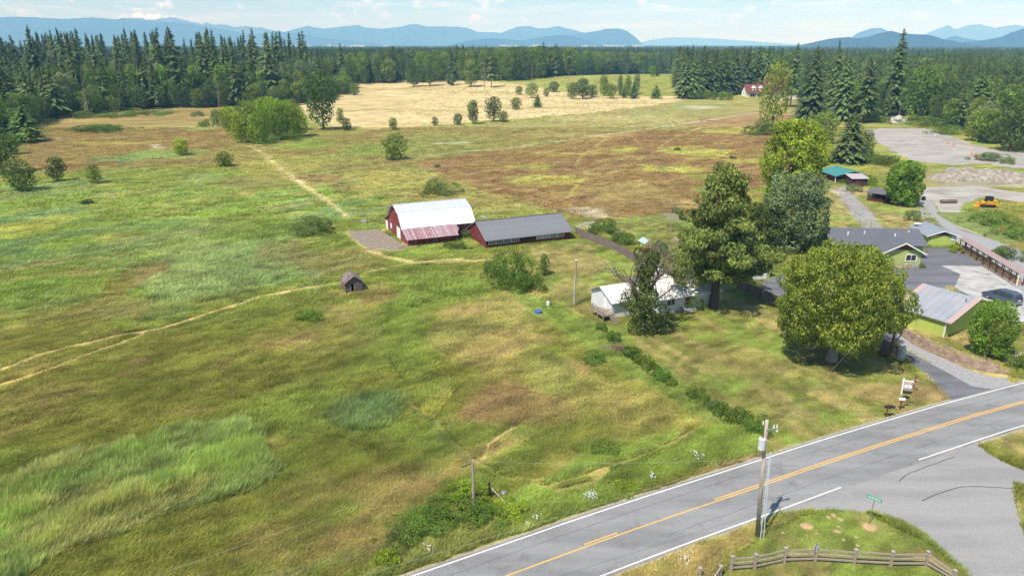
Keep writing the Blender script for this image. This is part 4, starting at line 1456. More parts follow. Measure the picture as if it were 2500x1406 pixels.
p = G(1742, 752)
lb = []
r_ = random.Random(88)
for i in range(105):
    t = (i + .5) / 105
    z = .23 + .75 * t
    prof = (1 - t) ** .62 * (.55 + .45 * min(1, t * 5)) * (1 + .28 * math.sin(i * 1.9))
    a = i * 2.2 + r_.uniform(-.6, .6)
    d = prof * r_.uniform(.35, .9)
    s = r_.uniform(.09, .17) * (1.05 - .5 * t)
    lb.append(((d * math.cos(a) * .85, d * math.sin(a) * .85, z - .03 * d), (s * 1.5, s * 1.5, s * .36)))
PINE = lobes_mesh("crown", lb, 60000, .0155, 611, jitter=.8, inner=.15, shade=.35, elong=1.3, gaps=True)
PINE.materials.append(leaf_mat("pine_needles", lin((122, 136, 68)), .25, 0, 0))
mb = MB()
mb.tube((0, 0, -.01), (.01, 0, .3), .034, .025, 10).tube((.01, 0, .3), (-.005, .01, .93), .025, .004, 8)
for i in range(26):
    t = i / 26
    a = i * 2.2
    L = (1 - t) ** .62 * .42
    mb.tube((0, 0, .2 + .72 * t), (math.cos(a) * L, math.sin(a) * L, .2 + .72 * t + .02), .008 * (1 - t) + .002, .001, 5)
PINT = mb.mesh("trunk")
PINT.materials.append(M_bark)
h = float(height_at(p, 398))
tree_at("pine_tree", p, h, 2 * 118 * m_per_px(p), PINE, PINT, "huge layered pine towering over the white house", "pine tree", rz=1.1, crown_unit=.67, tw=h)

for (nm, bx, by, ty, hw, mt, sd, n_, nl, lab, lobe) in (
        ("leafy_tree", 1930, 610, 428, 95, M_leafg, 621, 60, 20000, "wide grey green tree behind the huge layered pine", .17),
        ("leafy_tree", 1926, 500, 296, 96, M_leafb, 631, 64, 20000, "tall bright yellow green tree right of the brown field", .15),
        ("leafy_tree", 2202, 502, 398, 52, M_leaf, 641, 46, 12000, "compact round green tree beside the open woodshed", .18),
        ("leafy_tree", 2412, 868, 742, 66, M_leaf, 651, 50, 15000, "bushy green tree beside the pale green garage with the flat pink roof", .18),
        ("leafy_tree", 1862, 612, 500, 56, M_leafd, 661, 40, 10000, "dark leafy tree in shade behind the pine and above the white garage door", .2)):
    p = G(bx, by)
    h = float(height_at(p, ty))
    lb = crown_lobes(sd, int(n_ * 1.5), .5, .10, 1.0, lobe * .66, .8)
    k = lobes_mesh("crown", lb, int(nl * 1.9), .017 if nl > 13000 else .023, sd, inner=.15, shade=.3, jitter=.75, gaps=True)
    k.materials.append({M_leaf: M_leafh}.get(mt, mt))
    tk = trunk_mesh(sd + 1, .025, .7, 7, .25)
    tk.materials.append(M_bark)
    tree_at(nm, p, h, 2 * hw * m_per_px(p), k, tk, lab, "tree", crown_unit=.56)

# half dead tree wrapped in ivy before the white house
p = G(1566, 812)
h = float(height_at(p, 572))
w = m_per_px(p)
mb = MB()
r_ = random.Random(91)


def twig(mb, p, d, L, r, lev):
    q = p + d * L
    mb.tube(p, q, r, r * .55, 5 if lev > 1 else 7)
    if lev >= 4:
        return
    for k in range(3 if lev < 3 else 2):
        dd = (d + Vector((r_.uniform(-.9, .9), r_.uniform(-.9, .9), r_.uniform(-.25, .55)))).normalized()
        twig(mb, p.lerp(q, r_.uniform(.55, 1)), dd, L * r_.uniform(.55, .8), r * .55, lev + 1)


twig(mb, Vector((0, 0, -.1)), Vector((.02, 0, 1)), h * .40, .42, 0)
for k in range(5):
    a = k * 1.3
    twig(mb, Vector((0, 0, h * (.25 + .06 * k))), Vector((math.cos(a), math.sin(a), .75)).normalized(), h * .26, .16, 1)
t = thing("ivy_tree", "half dead bare branched tree wrapped in ivy before the white house", "tree", p, 0)
tk = mb.make("trunk", simple("dead_bark", lin((128, 116, 102)), .9, .3, 5), t)
lb = []
for i in range(34):
    z = i / 34
    a, d = r_.uniform(0, 6.28), r_.uniform(.2, 1) * (50 * w) * (1.0 if z < .45 else .55) * (1 if z > .06 else .7)
    s = r_.uniform(.9, 1.5) * (1 if z < .5 else .75)
    lb.append(((d * math.cos(a), d * math.sin(a), .5 + z * h * .80), (s, s, s * 1.1)))
iv = lobes_mesh("crown", lb, 12000, .15, 671, inner=.2, shade=.3)
iv.materials.append(leaf_mat("ivy_leaf", lin((92, 106, 48)), .25, 0, 0))
share("crown", iv, t)
# bare twig tree leaning in from behind the house roof
p = G(1668, 740)
mb = MB()
twig(mb, Vector((0, 0, 0)), Vector((.05, .0, 1)), 3.0, .2, 0)
twig(mb, Vector((0, 0, 1.5)), Vector((-.5, -.1, .8)).normalized(), 2.4, .12, 1)
t = thing("bare_tree", "leafless grey twiggy tree between the white house roof and the pine", "tree", G(1675, 738) + Vector((0, 10, 0)), 0)
mb.make("trunk", M_dead, t)

# dead grey snags standing in the woods
for i, (bx, by, ty, lab) in enumerate([(226, 284, 170, "grey dead tree among the firs of the left wood"), (540, 262, 180, "thin dead snag near the right part of the left wood"), (1183, 214, 140, "grey dead spire in the wood behind the hay field"), (1300, 216, 150, "pale dead tree in the wood right of the hay field's far end"), (2374, 322, 240, "pale dead trunk before the brownish fir at the right"), (2186, 288, 252, "short dead snag by the boulders behind the dirt yard")]):
    p = G(bx, by)
    p = p + Vector((0, -3, 0))
    h = float(height_at(p, ty))
    r_ = random.Random(700 + i)
    mb = MB()
    mb.tube((0, 0, -.2), (r_.uniform(-.6, .6), 0, h), .28, .05, 6)
    for k in range(16):
        z = h * r_.uniform(.3, .97)
        a, L_ = r_.uniform(0, 6.28), h * .16 * (1.15 - z / h)
        mb.tube((0, 0, z), (math.cos(a) * L_, math.sin(a) * L_, z + r_.uniform(-.1, .2) * L_), .07, .02, 4)
    t = thing("dead_tree", lab, "dead tree", p)
    mb.make("trunk", M_dead, t)

BUSHES = [
    (1248, 712, 600, 62, M_bram, "big bushy thicket at the corner of the dry lawn below the long grey roof"),
    (1290, 716, 655, 34, M_bram, "lower right end of the bushy thicket below the long grey roof"),
    (1212, 690, 612, 32, M_bram, "left shoulder of the bushy thicket below the long grey roof"),
    (755, 577, 530, 50, M_leafd, "dark bramble mound in the meadow left of the red barn"),
    (1076, 477, 436, 54, M_leafd, "bramble mound in the meadow behind the red barn"),
    (224, 325, 304, 58, M_bram, "flat bright bramble patch in the upper left brown field"),
    (497, 312, 288, 15, M_leafy, "small brown bush left of the bright copse"),
    (480, 285, 270, 15, M_leafg, "small grey green bush in the far left field"),
    (210, 500, 485, 13, M_leafd, "tiny dark bush in the left meadow"),
    (752, 788, 760, 34, M_leafh, "low green rush clump below the little wooden hut"),
    (1860, 332, 288, 32, M_leaf, "bush at the foot of the tall yellowish poplar"),
    (1450, 893, 858, 32, M_bram, "bramble bush left of the mown green strip"),
    (1498, 836, 806, 18, M_bram, "small bramble bush under the ivy tree"),
    (1548, 882, 846, 24, M_bram, "first bush of the boundary line below the dead brush pile"),
    (1585, 908, 872, 22, M_leafy, "yellowish second bush of the boundary line"),
    (1622, 934, 902, 22, M_bram, "third bush of the boundary line beside the dry lawn"),
    (1700, 976, 940, 24, M_bram, "lone bush halfway along the boundary line"),
    (1566, 896, 866, 15, M_leafy, "small yellowish bush squeezed between the first two of the boundary line"),
    (1606, 920, 890, 15, M_bram, "small bramble between the second and third boundary bushes"),
    (1640, 944, 922, 13, M_leafy, "low yellowish tail of the third boundary bush"),
    (1722, 990, 962, 16, M_bram, "low bramble trailing from the lone boundary bush"),
    (1742, 1004, 976, 15, M_leafg, "thin grey green bush before the bare soil patch"),
    (1786, 1030, 996, 20, M_leafy, "yellowish bush in the lower boundary row"),
    (1836, 1062, 1026, 22, M_bram, "dense bramble between the last two boundary bushes"),
    (1470, 812, 788, 16, M_leaf, "low weeds under the left side of the ivy tree"),
    (1640, 800, 782, 14, M_leafg, "low weeds along the white house's front wall"),
    (1762, 1018, 980, 28, M_bram, "bush of the boundary line near the bare soil patch"),
    (1808, 1040, 1000, 32, M_leaf, "bush of the boundary line behind the utility pole, left one"),
    (1858, 1076, 1015, 36, M_leaf, "tall bush right behind the utility pole top"),
    (1145, 1246, 1200, 60, M_leafb, "bright yellow green bush around the short roadside pole"),
    (1110, 1292, 1246, 80, M_bram, "dark bramble bank below the short roadside pole"),
    (1030, 1328, 1284, 76, M_bram, "dark bramble bank at the roadside, middle part"),
    (980, 1352, 1312, 52, M_leafd, "dark leafy lower end of the roadside bramble bank"),
    (944, 1390, 1348, 30, M_leafb, "bright yellow green weed clump at the lower end of the roadside bank"),
    (1195, 1290, 1250, 54, M_bram, "roadside bramble bush under the leaning strut"),
    (1252, 1274, 1240, 50, M_leafb, "pale green roadside weed clump right of the leaning strut"),
    (1525, 1202, 1180, 30, M_leafb, "low bright weed clump beside the road edge line"),
    (1480, 1115, 1090, 34, M_leaf, "green weed clump in the meadow above the road verge"),
    (1694, 760, 716, 26, M_leafb, "bright green bush beside the door of the white house"),
    (1482, 572, 532, 32, M_leaf, "garden bush behind the wooden fence, right of the long grey roof"),
    (1450, 578, 546, 18, M_leafd, "dark garden shrub just inside the wooden fence"),
    (1520, 600, 560, 28, M_leaf, "garden bush left of the little greenhouse"),
    (1690, 600, 545, 34, M_leaf, "garden planting under the pergola end"),
    (1612, 628, 585, 20, M_leafd, "shrub between the greenhouse and the ivy tree"),
    (1655, 522, 505, 14, M_leafg, "small grey green shrub behind the pergola"),
    (2170, 405, 374, 44, M_leaf, "weedy green mound in front of the dirt yard"),
    (2440, 398, 372, 40, M_leaf, "green weedy mound on the right of the dirt yard"),
    (2280, 310, 285, 60, M_bram, "bramble bank along the back of the dirt yard"),
    (2340, 330, 305, 44, M_bram, "right end of the bramble bank behind the dirt yard"),
    (2150, 300, 278, 34, M_bram, "bramble bank left of the boulders behind the dirt yard"),
    (2130, 455, 425, 18, M_leafb, "yellow flowering bush beside the brown lean-to"),
    (2088, 470, 448, 18, M_leafg, "grey green bush in front of the red shed wall"),
    (2060, 448, 436, 14, M_bram, "low bush under the eave of the red shed"),
    (2230, 540, 505, 16, M_leafg, "scraggly bush at the end of the open woodshed"),
    (2470, 640, 600, 40, M_leaf, "weedy bush on the far bank above the gravel lane"),
    (2450, 560, 520, 60, M_bram, "overgrown grassy bank right of the yellow loader"),
    (2480, 590, 548, 50, M_leaf, "second overgrown clump on the bank at the right edge"),
    (2488, 905, 862, 20, M_leaf, "tall weeds at the right end of the retaining wall"),
    (1790, 389, 381, 11, M_leafd, "tiny dark shrub in the brown field near the bright yellow tree"),
    (1655, 369, 360, 9, M_leafd, "tiny shrub on a yellow strip of the brown field"),
    (1068, 410, 400, 8, M_leaf, "tiny green shrub in the field above the bramble mound"),
    (1150, 585, 555, 22, M_leafg, "grey leafless looking shrub between the red barn and the long shed"),
    (1110, 612, 588, 30, M_leaf, "tall weeds along the front of the red barn"),
    (2250, 655, 640, 10, M_leafg, "small grey bush at the stone base of the pale green house"),
    (2332, 618, 602, 10, M_leafb, "potted yellow plants beside the pale green workshop"),
    (190, 290, 268, 30, M_leaf, "low green bush in front of the left wood"),
    (340, 282, 270, 60, M_bram, "low bright hedge running along the foot of the left wood"),
    (270, 288, 276, 40, M_bram, "left end of the low hedge under the left wood"),
    (650, 352, 325, 40, M_leaf, "low shrubs at the foot of the bright copse"),
    (700, 345, 322, 34, M_leaf, "shrubs at the foot of the dark tree by the copse"),
]
for i, (bx, by, ty, hw, mt, lab) in enumerate(BUSHES):
    px_bush(bx, by, ty, hw, lab, i, mt)
# heap of dead cut branches
mb = MB()
for k in range(70):
    a, d = R.uniform(0, 6.28), R.uniform(0, 1.1)
    q = Vector((math.cos(a) * d, math.sin(a) * d * .7, R.uniform(.05, .7)))
    e = q + Vector((R.uniform(-1, 1), R.uniform(-1, 1), R.uniform(-.3, .4)))
    mb.tube(q, e, .03, .01, 4)
o = mb.make("brush_pile", simple("dead_brush", lin((132, 100, 86)), .9, .3, 4), None, G(1512, 855))
tag(o, "heap of dead brown cut branches beside the boundary line", "brush pile")
mb = MB().tube((0, 0, .2), (-2.1, .3, .35), .05, .03, 6).tube((-1.2, .2, .3), (-1.7, .7, .6), .025, .012, 5)
o = mb.make("fallen_branch", M_dead, None, G(1506, 855))
tag(o, "pale bare branch sticking out of the dead brush heap", "branch")

# ------------------------------------------------------------------ mountains, hills, haze
M_mount = simple("mountain_forest", (.030, .045, .035), .95, .35, .0016, world_pos=True, spec=0)
m, nt, b = nmat("mountain_snow")
n1 = tex_noise(nt, .0022, (1, 1, .6), 6, .65, True)
sp = node(nt, "ShaderNodeSeparateXYZ")
nt.links.new(node(nt, "ShaderNodeNewGeometry").outputs["Position"], sp.inputs[0])
ad = node(nt, "ShaderNodeMath", operation='MULTIPLY_ADD')
nt.links.new(sp.outputs[2], ad.inputs[0])
ad.inputs[1].default_value = 1 / 330.0
nt.links.new(n1, ad.inputs[2])
cmx = mixc(nt, ramp(nt, ad.outputs[0], 2.10, 2.26), (.06, .075, .08), (.95, .95, .96))
nt.links.new(cmx, b.inputs["Base Color"])
b.inputs["Roughness"].default_value = .9
b.inputs["Specular IOR Level"].default_value = 0
M_snow = m


def mountain_range(label, pts, dist, width, m, seed, rough=.10):
    """a ridge measured on the photo's skyline, built at its own distance with front and back slopes"""
    xs_, zs_ = [], []
    for px, py in pts:
        u, v = (px - 1250) / FPX, (py - 703) / FPX
        dy, dz = cP - v * sP, -sP - v * cP
        xs_.append(u / dy * dist)
        zs_.append(CH + dz / dy * dist)
    n = 220
    X = np.linspace(xs_[0], xs_[-1], n)
    Z = np.interp(X, xs_, zs_)
    Z = Z + (fbm(X / (dist * .006), X * 0, seed, 4) - .5) * np.maximum(Z, 10) * rough
    rows = 26
    V = []
    for j in range(rows):
        t = j / (rows - 1) * 2 - 1                        # -1 front foot, 0 ridge, 1 back foot
        prof = (1 - abs(t)) ** 1.15
        yj = dist + t * width + (fbm(X / (dist * .03), X * 0 + j * .05, seed + 3, 3) - .5) * width * .35 * (1 - abs(t))
        rel = (fbm(X / (dist * .012), yj / (dist * .012), seed + 9, 5) - .5) * .55 * (1 - prof) * (abs(t) < .98) * (abs(t) > .01)
        zj = np.maximum(Z * prof * (1 + rel), 0) - (3.0 if abs(t) > .97 else 0)
        V.append(np.stack([X * (1 + t * width / dist * .6), yj, zj], -1))
    V = np.concatenate(V)
    idx = np.arange(rows * n).reshape(rows, n)
    Fq = np.stack([idx[:-1, :-1], idx[:-1, 1:], idx[1:, 1:], idx[1:, :-1]], -1).reshape(-1, 4)
    me = mesh_arrays("mountain", V, [Fq], None, True)
    me.materials.append(m)
    return tag(put(bpy.data.objects.new("mountain", me)), label, kind="structure")


mountain_range("long pale blue ridge at the far left skyline", [(-700, 108), (-300, 52), (-60, 40), (40, 38), (130, 42), (170, 45), (230, 39), (265, 44), (300, 41), (330, 47), (420, 52), (520, 66), (640, 90), (720, 112)], 13500, 1300, M_mount, 1, .06)
mountain_range("snow capped peaks above the left wood", [(180, 108), (290, 46), (320, 41), (338, 29), (347, 34), (352, 40), (362, 28), (380, 31), (398, 38), (418, 39), (428, 34), (446, 47), (480, 55), (530, 57), (580, 63), (640, 66), (720, 84), (820, 108)], 15800, 1100, M_snow, 2, .20)
mountain_range("faint snowy ridges left of the centre", [(560, 108), (700, 80), (830, 66), (860, 60), (880, 63), (900, 66), (960, 72), (1100, 92), (1200, 110)], 19500, 1000, M_snow, 3, .04)
mountain_range("pale blue ridge across the centre skyline", [(580, 111), (690, 78), (720, 70), (750, 62), (790, 69), (820, 66), (870, 59), (900, 69), (940, 69), (985, 62), (1013, 56), (1045, 64), (1090, 63), (1140, 66), (1165, 77), (1200, 78), (1225, 79), (1262, 64), (1290, 62), (1312, 67), (1330, 68), (1362, 62), (1385, 68), (1420, 77), (1480, 92), (1560, 112)], 16500, 1600, M_mount, 4, .05)
mountain_range("lower blue hills in front of the centre ridge", [(360, 110), (420, 86), (480, 73), (520, 71), (560, 80), (590, 88), (630, 82), (670, 76), (720, 80), (770, 90), (860, 100), (960, 112)], 13500, 1100, M_mount, 5, .05)
mountain_range("rounded blue mountain with a steep right flank", [(1340, 114), (1370, 90), (1410, 82), (1450, 76), (1480, 69), (1510, 68), (1530, 75), (1548, 88), (1565, 104), (1578, 117)], 12500, 900, M_mount, 6, .03)
mountain_range("low blue foothills at the base of the rounded mountain", [(1080, 115), (1150, 98), (1200, 92), (1240, 96), (1280, 98), (1330, 88), (1380, 85), (1420, 94), (1460, 106), (1500, 116)], 11000, 800, M_mount, 7, .05)
mountain_range("barely visible ridges right of the rounded mountain", [(1540, 112), (1590, 97), (1640, 91), (1700, 92), (1760, 95), (1840, 101), (1930, 108), (2000, 113)], 23500, 900, M_mount, 8, .05)
mountain_range("dark blue wooded hill on the right skyline", [(1900, 128), (1950, 112), (1985, 103), (2020, 95), (2045, 91), (2072, 90), (2090, 93), (2120, 90), (2150, 80), (2180, 74), (2198, 78), (2225, 82), (2270, 85), (2295, 95), (2340, 104), (2400, 112), (2480, 124)], 5900, 650, M_mount, 9, .05)
mountain_range("dark blue slope rising out of the right edge", [(2280, 124), (2340, 108), (2400, 98), (2440, 90), (2475, 78), (2510, 66), (2600, 40), (2800, 30), (3000, 80)], 6700, 700, M_mount, 10, .04)
mountain_range("small blue knoll between the right hills", [(2290, 110), (2315, 92), (2332, 87), (2350, 92), (2380, 97), (2430, 108)], 9600, 300, M_mount, 11, .05)
mountain_range("blue peak peering over the dark right hill", [(2060, 105), (2095, 80), (2120, 70), (2138, 67), (2152, 67), (2170, 76), (2230, 100)], 12500, 500, M_mount, 12, .05)
mountain_range("pale snowy peaks at the far right skyline", [(2200, 108), (2270, 78), (2300, 66), (2312, 59), (2335, 70), (2362, 60), (2385, 58), (2420, 68), (2450, 62), (2480, 58), (2520, 66), (2640, 70), (2800, 110)], 16500, 1100, M_snow, 13, .05)
# scattered white roofs of the far town
mb = MB()
for k in range(60):
    q = G(R.choice([R.uniform(60, 480), R.uniform(640, 960), R.uniform(1200, 1560)]), 0)
    d = R.uniform(5200, 9500)
    x_ = (R.choice([R.uniform(60, 480), R.uniform(640, 960), R.uniform(1200, 1560)]) - 1250) / FPX * d
    s = R.uniform(15, 45)
    mb.box(x_ - s, x_ + s, d, d + 20, 0, R.uniform(24, 34))
o = mb.make("distant_town", simple("town_white", (.8, .8, .8), .7, .1, 1))
tag(o, "white specks of far town roofs below the mountains", kind="stuff")

HAZE_D = 0.00012
mb = MB().box(-27500, 27500, -27500, 27500, -4.5, 960)
mh = bpy.data.materials.new("haze_air")
mh.use_nodes = True
nt = mh.node_tree
nt.nodes.clear()
pv = node(nt, "ShaderNodeVolumePrincipled")
pv.inputs["Color"].default_value = (.24, .56, 1.0, 1)
pv.inputs["Absorption Color"].default_value = (1, 1, 1, 1)
pv.inputs["Density"].default_value = HAZE_D
pv.inputs["Anisotropy"].default_value = -0.3
nt.links.new(pv.outputs[0], node(nt, "ShaderNodeOutputMaterial").inputs["Volume"])
haze = mb.make("haze", mh)
tag(haze, "thin blue summer haze over the whole valley", kind="stuff")
# ------------------------------------------------------------------ buildings
def stripes(name, c, c2, per, axis=0, rough=.7, dirt=None, damt=.5, depth=.5, metal=0., scale=1.2, line=.12):
    """sheet metal, boards or shingles: fine relief lines at a real spacing plus weathering"""
    c, c2 = tuple(v * AL for v in c), tuple(v * AL for v in c2)
    dirt = tuple(v * AL for v in dirt) if dirt else None
    m, nt, b = nmat(name)
    tc = node(nt, "ShaderNodeTexCoord")
    sp = node(nt, "ShaderNodeSeparateXYZ")
    nt.links.new(tc.outputs["Object"], sp.inputs[0])
    d = node(nt, "ShaderNodeMath", operation='DIVIDE')
    nt.links.new(sp.outputs[axis], d.inputs[0])
    d.inputs[1].default_value = per
    fl = node(nt, "ShaderNodeMath", operation='FLOOR')
    nt.links.new(d.outputs[0], fl.inputs[0])
    wnz = node(nt, "ShaderNodeTexWhiteNoise", noise_dimensions='1D')
    nt.links.new(fl.outputs[0], wnz.inputs["W"])
    fr = node(nt, "ShaderNodeMath", operation='FRACT')
    nt.links.new(d.outputs[0], fr.inputs[0])
    n1 = tex_noise(nt, scale, (1, 1, 1), 6, .65)
    f = node(nt, "ShaderNodeMath", operation='MULTIPLY_ADD')
    nt.links.new(wnz.outputs["Value"], f.inputs[0])
    f.inputs[1].default_value = .6
    f2 = ramp(nt, n1, .3, .7, 0, .4)
    nt.links.new(f2, f.inputs[2])
    col = mixc(nt, f.outputs[0], c, c2)
    if dirt:
        n2 = tex_noise(nt, scale * .8, (2.5, 2.5, .6) if axis != 2 else (1, 1, 1), 6, .7)
        col = mixc(nt, ramp(nt, n2, .48, .66, 0, damt), col, dirt)
    nt.links.new(col, b.inputs["Base Color"])
    b.inputs["Roughness"].default_value = rough
    b.inputs["Metallic"].default_value = metal
    b.inputs["Specular IOR Level"].default_value = .3
    g = ramp(nt, fr.outputs[0], 0.0, line, 0, 1)
    bump(nt, b, g, depth, .02)
    return m


M_barnred = stripes("barn_red_boards", lin((130, 42, 46)), lin((150, 66, 66)), .22, 1, .9, lin((140, 120, 112)), .75)
M_barnredx = stripes("barn_red_boards_front", lin((122, 40, 44)), lin((150, 70, 68)), .22, 0, .9, lin((136, 112, 104)), .7)
M_shedred = stripes("shed_red_boards", lin((112, 34, 38)), lin((132, 48, 50)), .2, 2, .9, lin((120, 92, 86)), .6)
M_tin = stripes("roof_tin", (.88, .89, .90), (.98, .98, .98), .6, 0, .45, (.5, .5, .5), .35, .4, .15)
M_tin2 = stripes("roof_tin_grey", (.62, .65, .69), (.72, .75, .78), .6, 0, .45, (.42, .42, .44), .4, .4, .15)
M_rust = stripes("rusty_tin", lin((196, 190, 196)), lin((150, 74, 76)), .28, 0, .6, lin((150, 84, 84)), .5, .5, .1, 2.2)
M_rustp = simple("rusty_tin_panel", lin((146, 84, 82)), .7, .25, 1.2, (2.5, .5, 1), dirt=lin((190, 180, 184)), dirt_amt=.8, ds=1.3)
M_shingle = stripes("grey_shingle", lin((118, 122, 128)), lin((140, 142, 146)), .16, 1, .95, lin((92, 94, 98)), .7, .5, 0, 5)
M_shingled = stripes("dark_shingle", lin((98, 102, 110)), lin((112, 116, 124)), .16, 1, .95, lin((88, 92, 98)), .6, .5, 0, 4)
M_cedar = stripes("cedar_shake", lin((128, 114, 116)), lin((152, 138, 138)), .2, 1, .95, lin((96, 84, 84)), .8, .7, 0, 5)
M_oldwood = simple("old_wood", lin((116, 100, 96)), .95, .3, 4, (1, 1, 6), bmp=.5)
M_grwood = simple("grey_wood", lin((166, 152, 136)), .95, .25, 5, (1, 1, 4), bmp=.4)
M_fencew = stripes("fence_wood", lin((120, 104, 100)), lin((146, 130, 122)), .16, 0, .95, lin((96, 84, 80)), .6)
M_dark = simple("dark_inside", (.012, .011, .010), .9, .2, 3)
M_glass, _nt, _b = nmat("window_glass")
_b.inputs["Base Color"].default_value = (.03, .035, .04, 1)
_b.inputs["Roughness"].default_value = .08
M_wtrim = simple("white_trim", (.92, .92, .90), .6, .06, 4)
M_wsiding = stripes("white_siding", (.74, .77, .78), (.82, .85, .86), .15, 2, .7, (.5, .5, .48), .3)
M_wroof = simple("white_roof", (.80, .77, .72), .7, .10, 1.2, dirt=(.42, .40, .36), dirt_amt=.6)
M_green = stripes("pale_green_siding", lin((170, 186, 108)), lin((178, 194, 116)), .18, 2, .75, lin((150, 166, 96)), .35)
M_greenv = stripes("pale_green_panel", lin((180, 196, 98)), lin((188, 204, 106)), .3, 0, .75, lin((146, 160, 84)), .35)
M_pinkroof = simple("pink_metal_roof", lin((158, 164, 172)), .5, .08, .5, dirt=lin((184, 160, 154)), dirt_amt=.7, ds=.5)
M_pinkedge = simple("pink_roof_edge", lin((188, 164, 158)), .6, .06, 2)
M_stone = simple("field_stone", lin((176, 168, 158)), .9, .3, 2.5, bmp=.5)
M_brownwood = simple("brown_wood", lin((120, 66, 44)), .85, .25, 4)
M_teal = stripes("teal_metal", lin((64, 134, 128)), lin((72, 144, 138)), .4, 0, .5, lin((90, 150, 144)), .4)
M_maroon = simple("maroon_paint", lin((118, 40, 40)), .8, .15, 2)
M_darkwood = simple("dark_wood", lin((74, 58, 56)), .9, .3, 3)
M_redroof = stripes("red_roof", lin((116, 62, 62)), lin((130, 76, 74)), .4, 1, .8, lin((120, 52, 52)), .5)
M_white = simple("white_paint", (.92, .92, .91), .6, .06, 3)
M_steel = simple("galvanised_steel", lin((170, 176, 182)), .4, .12, 4, metal=.6)
M_rubber = simple("black_rubber", (.02, .02, .02), .8, .2, 5)
M_black = simple("black_paint", (.02, .02, .022), .5, .2, 4)


def house(label, cat, name, O, deg):
    return thing(name, label, cat, (O[0], O[1], 0), math.radians(deg))


class Wall:
    """draws in wall coordinates: s along the wall, z up, d out of the wall"""

    def __init__(self, a, b, out):
        self.a = Vector((*a, 0))
        self.u = (Vector((*b, 0)) - self.a).normalized()
        n = Vector((self.u.y, -self.u.x, 0))
        self.n = n * out

    def p(self, s, z, d):
        return self.a + self.u * s + self.n * d + Vector((0, 0, z))

    def box(self, mb, s0, s1, z0, z1, d0, d1):
        p = self.p
        mb.hexa([p(s0, z0, d0), p(s1, z0, d0), p(s1, z0, d1), p(s0, z0, d1), p(s0, z1, d0), p(s1, z1, d0), p(s1, z1, d1), p(s0, z1, d1)])
        return mb

    def frame(self, mb, s0, s1, z0, z1, w=.09, d0=.01, d1=.07):
        self.box(mb, s0, s1, z0, z0 + w, d0, d1)
        self.box(mb, s0, s1, z1 - w, z1, d0, d1)
        self.box(mb, s0, s0 + w, z0 + w, z1 - w, d0, d1)
        self.box(mb, s1 - w, s1, z0 + w, z1 - w, d0, d1)
        return mb

    def window(self, par, s0, s1, z0, z1, cols=2, rows=1, w=.09, glass=None):
        f = self.frame(MB(), s0, s1, z0, z1, w).make("window", M_wtrim, par)
        cw, rh = (s1 - s0 - 2 * w) / cols, (z1 - z0 - 2 * w) / rows
        g = MB()
        for i in range(1, cols):
            self.box(g, s0 + w + cw * i - .025, s0 + w + cw * i + .025, z0 + w, z1 - w, .03, .06)
        for i in range(1, rows):
            self.box(g, s0 + w, s1 - w, z0 + w + rh * i - .025, z0 + w + rh * i + .025, .032, .058)
        if g.v:
            g.make("muntin", M_wtrim, f)
        self.box(MB(), s0 + w, s1 - w, z0 + w, z1 - w, .012, .026).make("pane", glass or M_glass, f)
        return f

    def door(self, par, s0, s1, z0, z1, m, name="door"):
        return self.box(MB(), s0, s1, z0, z1, .012, .06).make(name, m, par)


def gable_poly(x, prof):
    return [(x, y, z) for y, z in prof]


def roof_panels(par, m, y0, z0, y1, z1, x0, x1, n, th=.06, name="roof_panel", gap=.012, ms=None):
    """n side by side sheets running from eave (y0,z0) to ridge (y1,z1)"""
    w = (x1 - x0) / n
    for i in range(n):
        a, b = x0 + w * i + gap, x0 + w * (i + 1) - gap
        lift = .004 * (i % 2)
        MB().slab([(a, y0, z0 + lift), (b, y0, z0 + lift), (b, y1, z1 + lift), (a, y1, z1 + lift)], th).make(name, m if ms is None else ms[i % len(ms)], par)


# --- red barn
B = house("old red gambrel barn with bright tin roof and rusty lean-to", "barn", "barn", G2(997, 603), 24)
L = 13.9
prof = [(0, 0), (0, 1.55), (3.0, 2.95), (5.1, 5.15), (7.95, 6.15), (10.8, 5.15), (12.9, 3.1), (16.0, 1.9), (16.0, 0)]
MB().prism(gable_poly(0, prof), (.14, 0, 0)).make("gable_wall", M_barnred, B)
MB().prism(gable_poly(L - .14, prof[2:7] + [(12.9, 0), (3.0, 0)]), (.14, 0, 0)).make("gable_wall", M_barnred, B)
MB().box(.14, 9.6, 0, .12, 0, 1.5).make("front_wall", M_barnredx, B)
MB().box(9.45, 9.6, .12, 3.0, 0, 1.5).make("side_wall", M_barnred, B)
MB().box(9.6, L - .14, 3.0, 3.12, 0, 2.95).make("front_wall", M_barnredx, B)
MB().box(.14, L, 15.9, 16.0, 0, 1.85).make("rear_wall", M_barnredx, B)
roof_panels(B, M_tin, 2.55, 2.62, 5.1, 5.26, -.45, L + .35, 7)
roof_panels(B, M_tin2, 5.0, 5.24, 7.98, 6.28, -.55, L + .3, 7)
roof_panels(B, M_tin2, 10.9, 5.2, 7.96, 6.28, -.55, L + .3, 7)
roof_panels(B, M_tin2, 13.1, 3.0, 10.85, 5.22, -.45, L + .3, 7)
roof_panels(B, M_rustp, 16.3, 1.86, 12.95, 3.08, -.3, L, 7)
roof_panels(B, M_rust, -.75, 1.40, 2.95, 2.86, -.4, 9.6, 14, .045, ms=[M_rust])
MB().slab([(9.62, .1, 1.74), (10.3, 1.2, 2.17), (10.1, 2.95, 2.86), (9.62, 2.95, 2.86)], .045).make("roof_panel", M_rust, B)
MB().beam((-.5, 7.98, 6.34), (L + .3, 7.98, 6.34), .3, .06).make("ridge_cap", M_tin2, B)
Wg = Wall((0, 16.0), (0, 0), 1)
Wg.door(B, .25, 1.9, .05, 1.75, M_white)
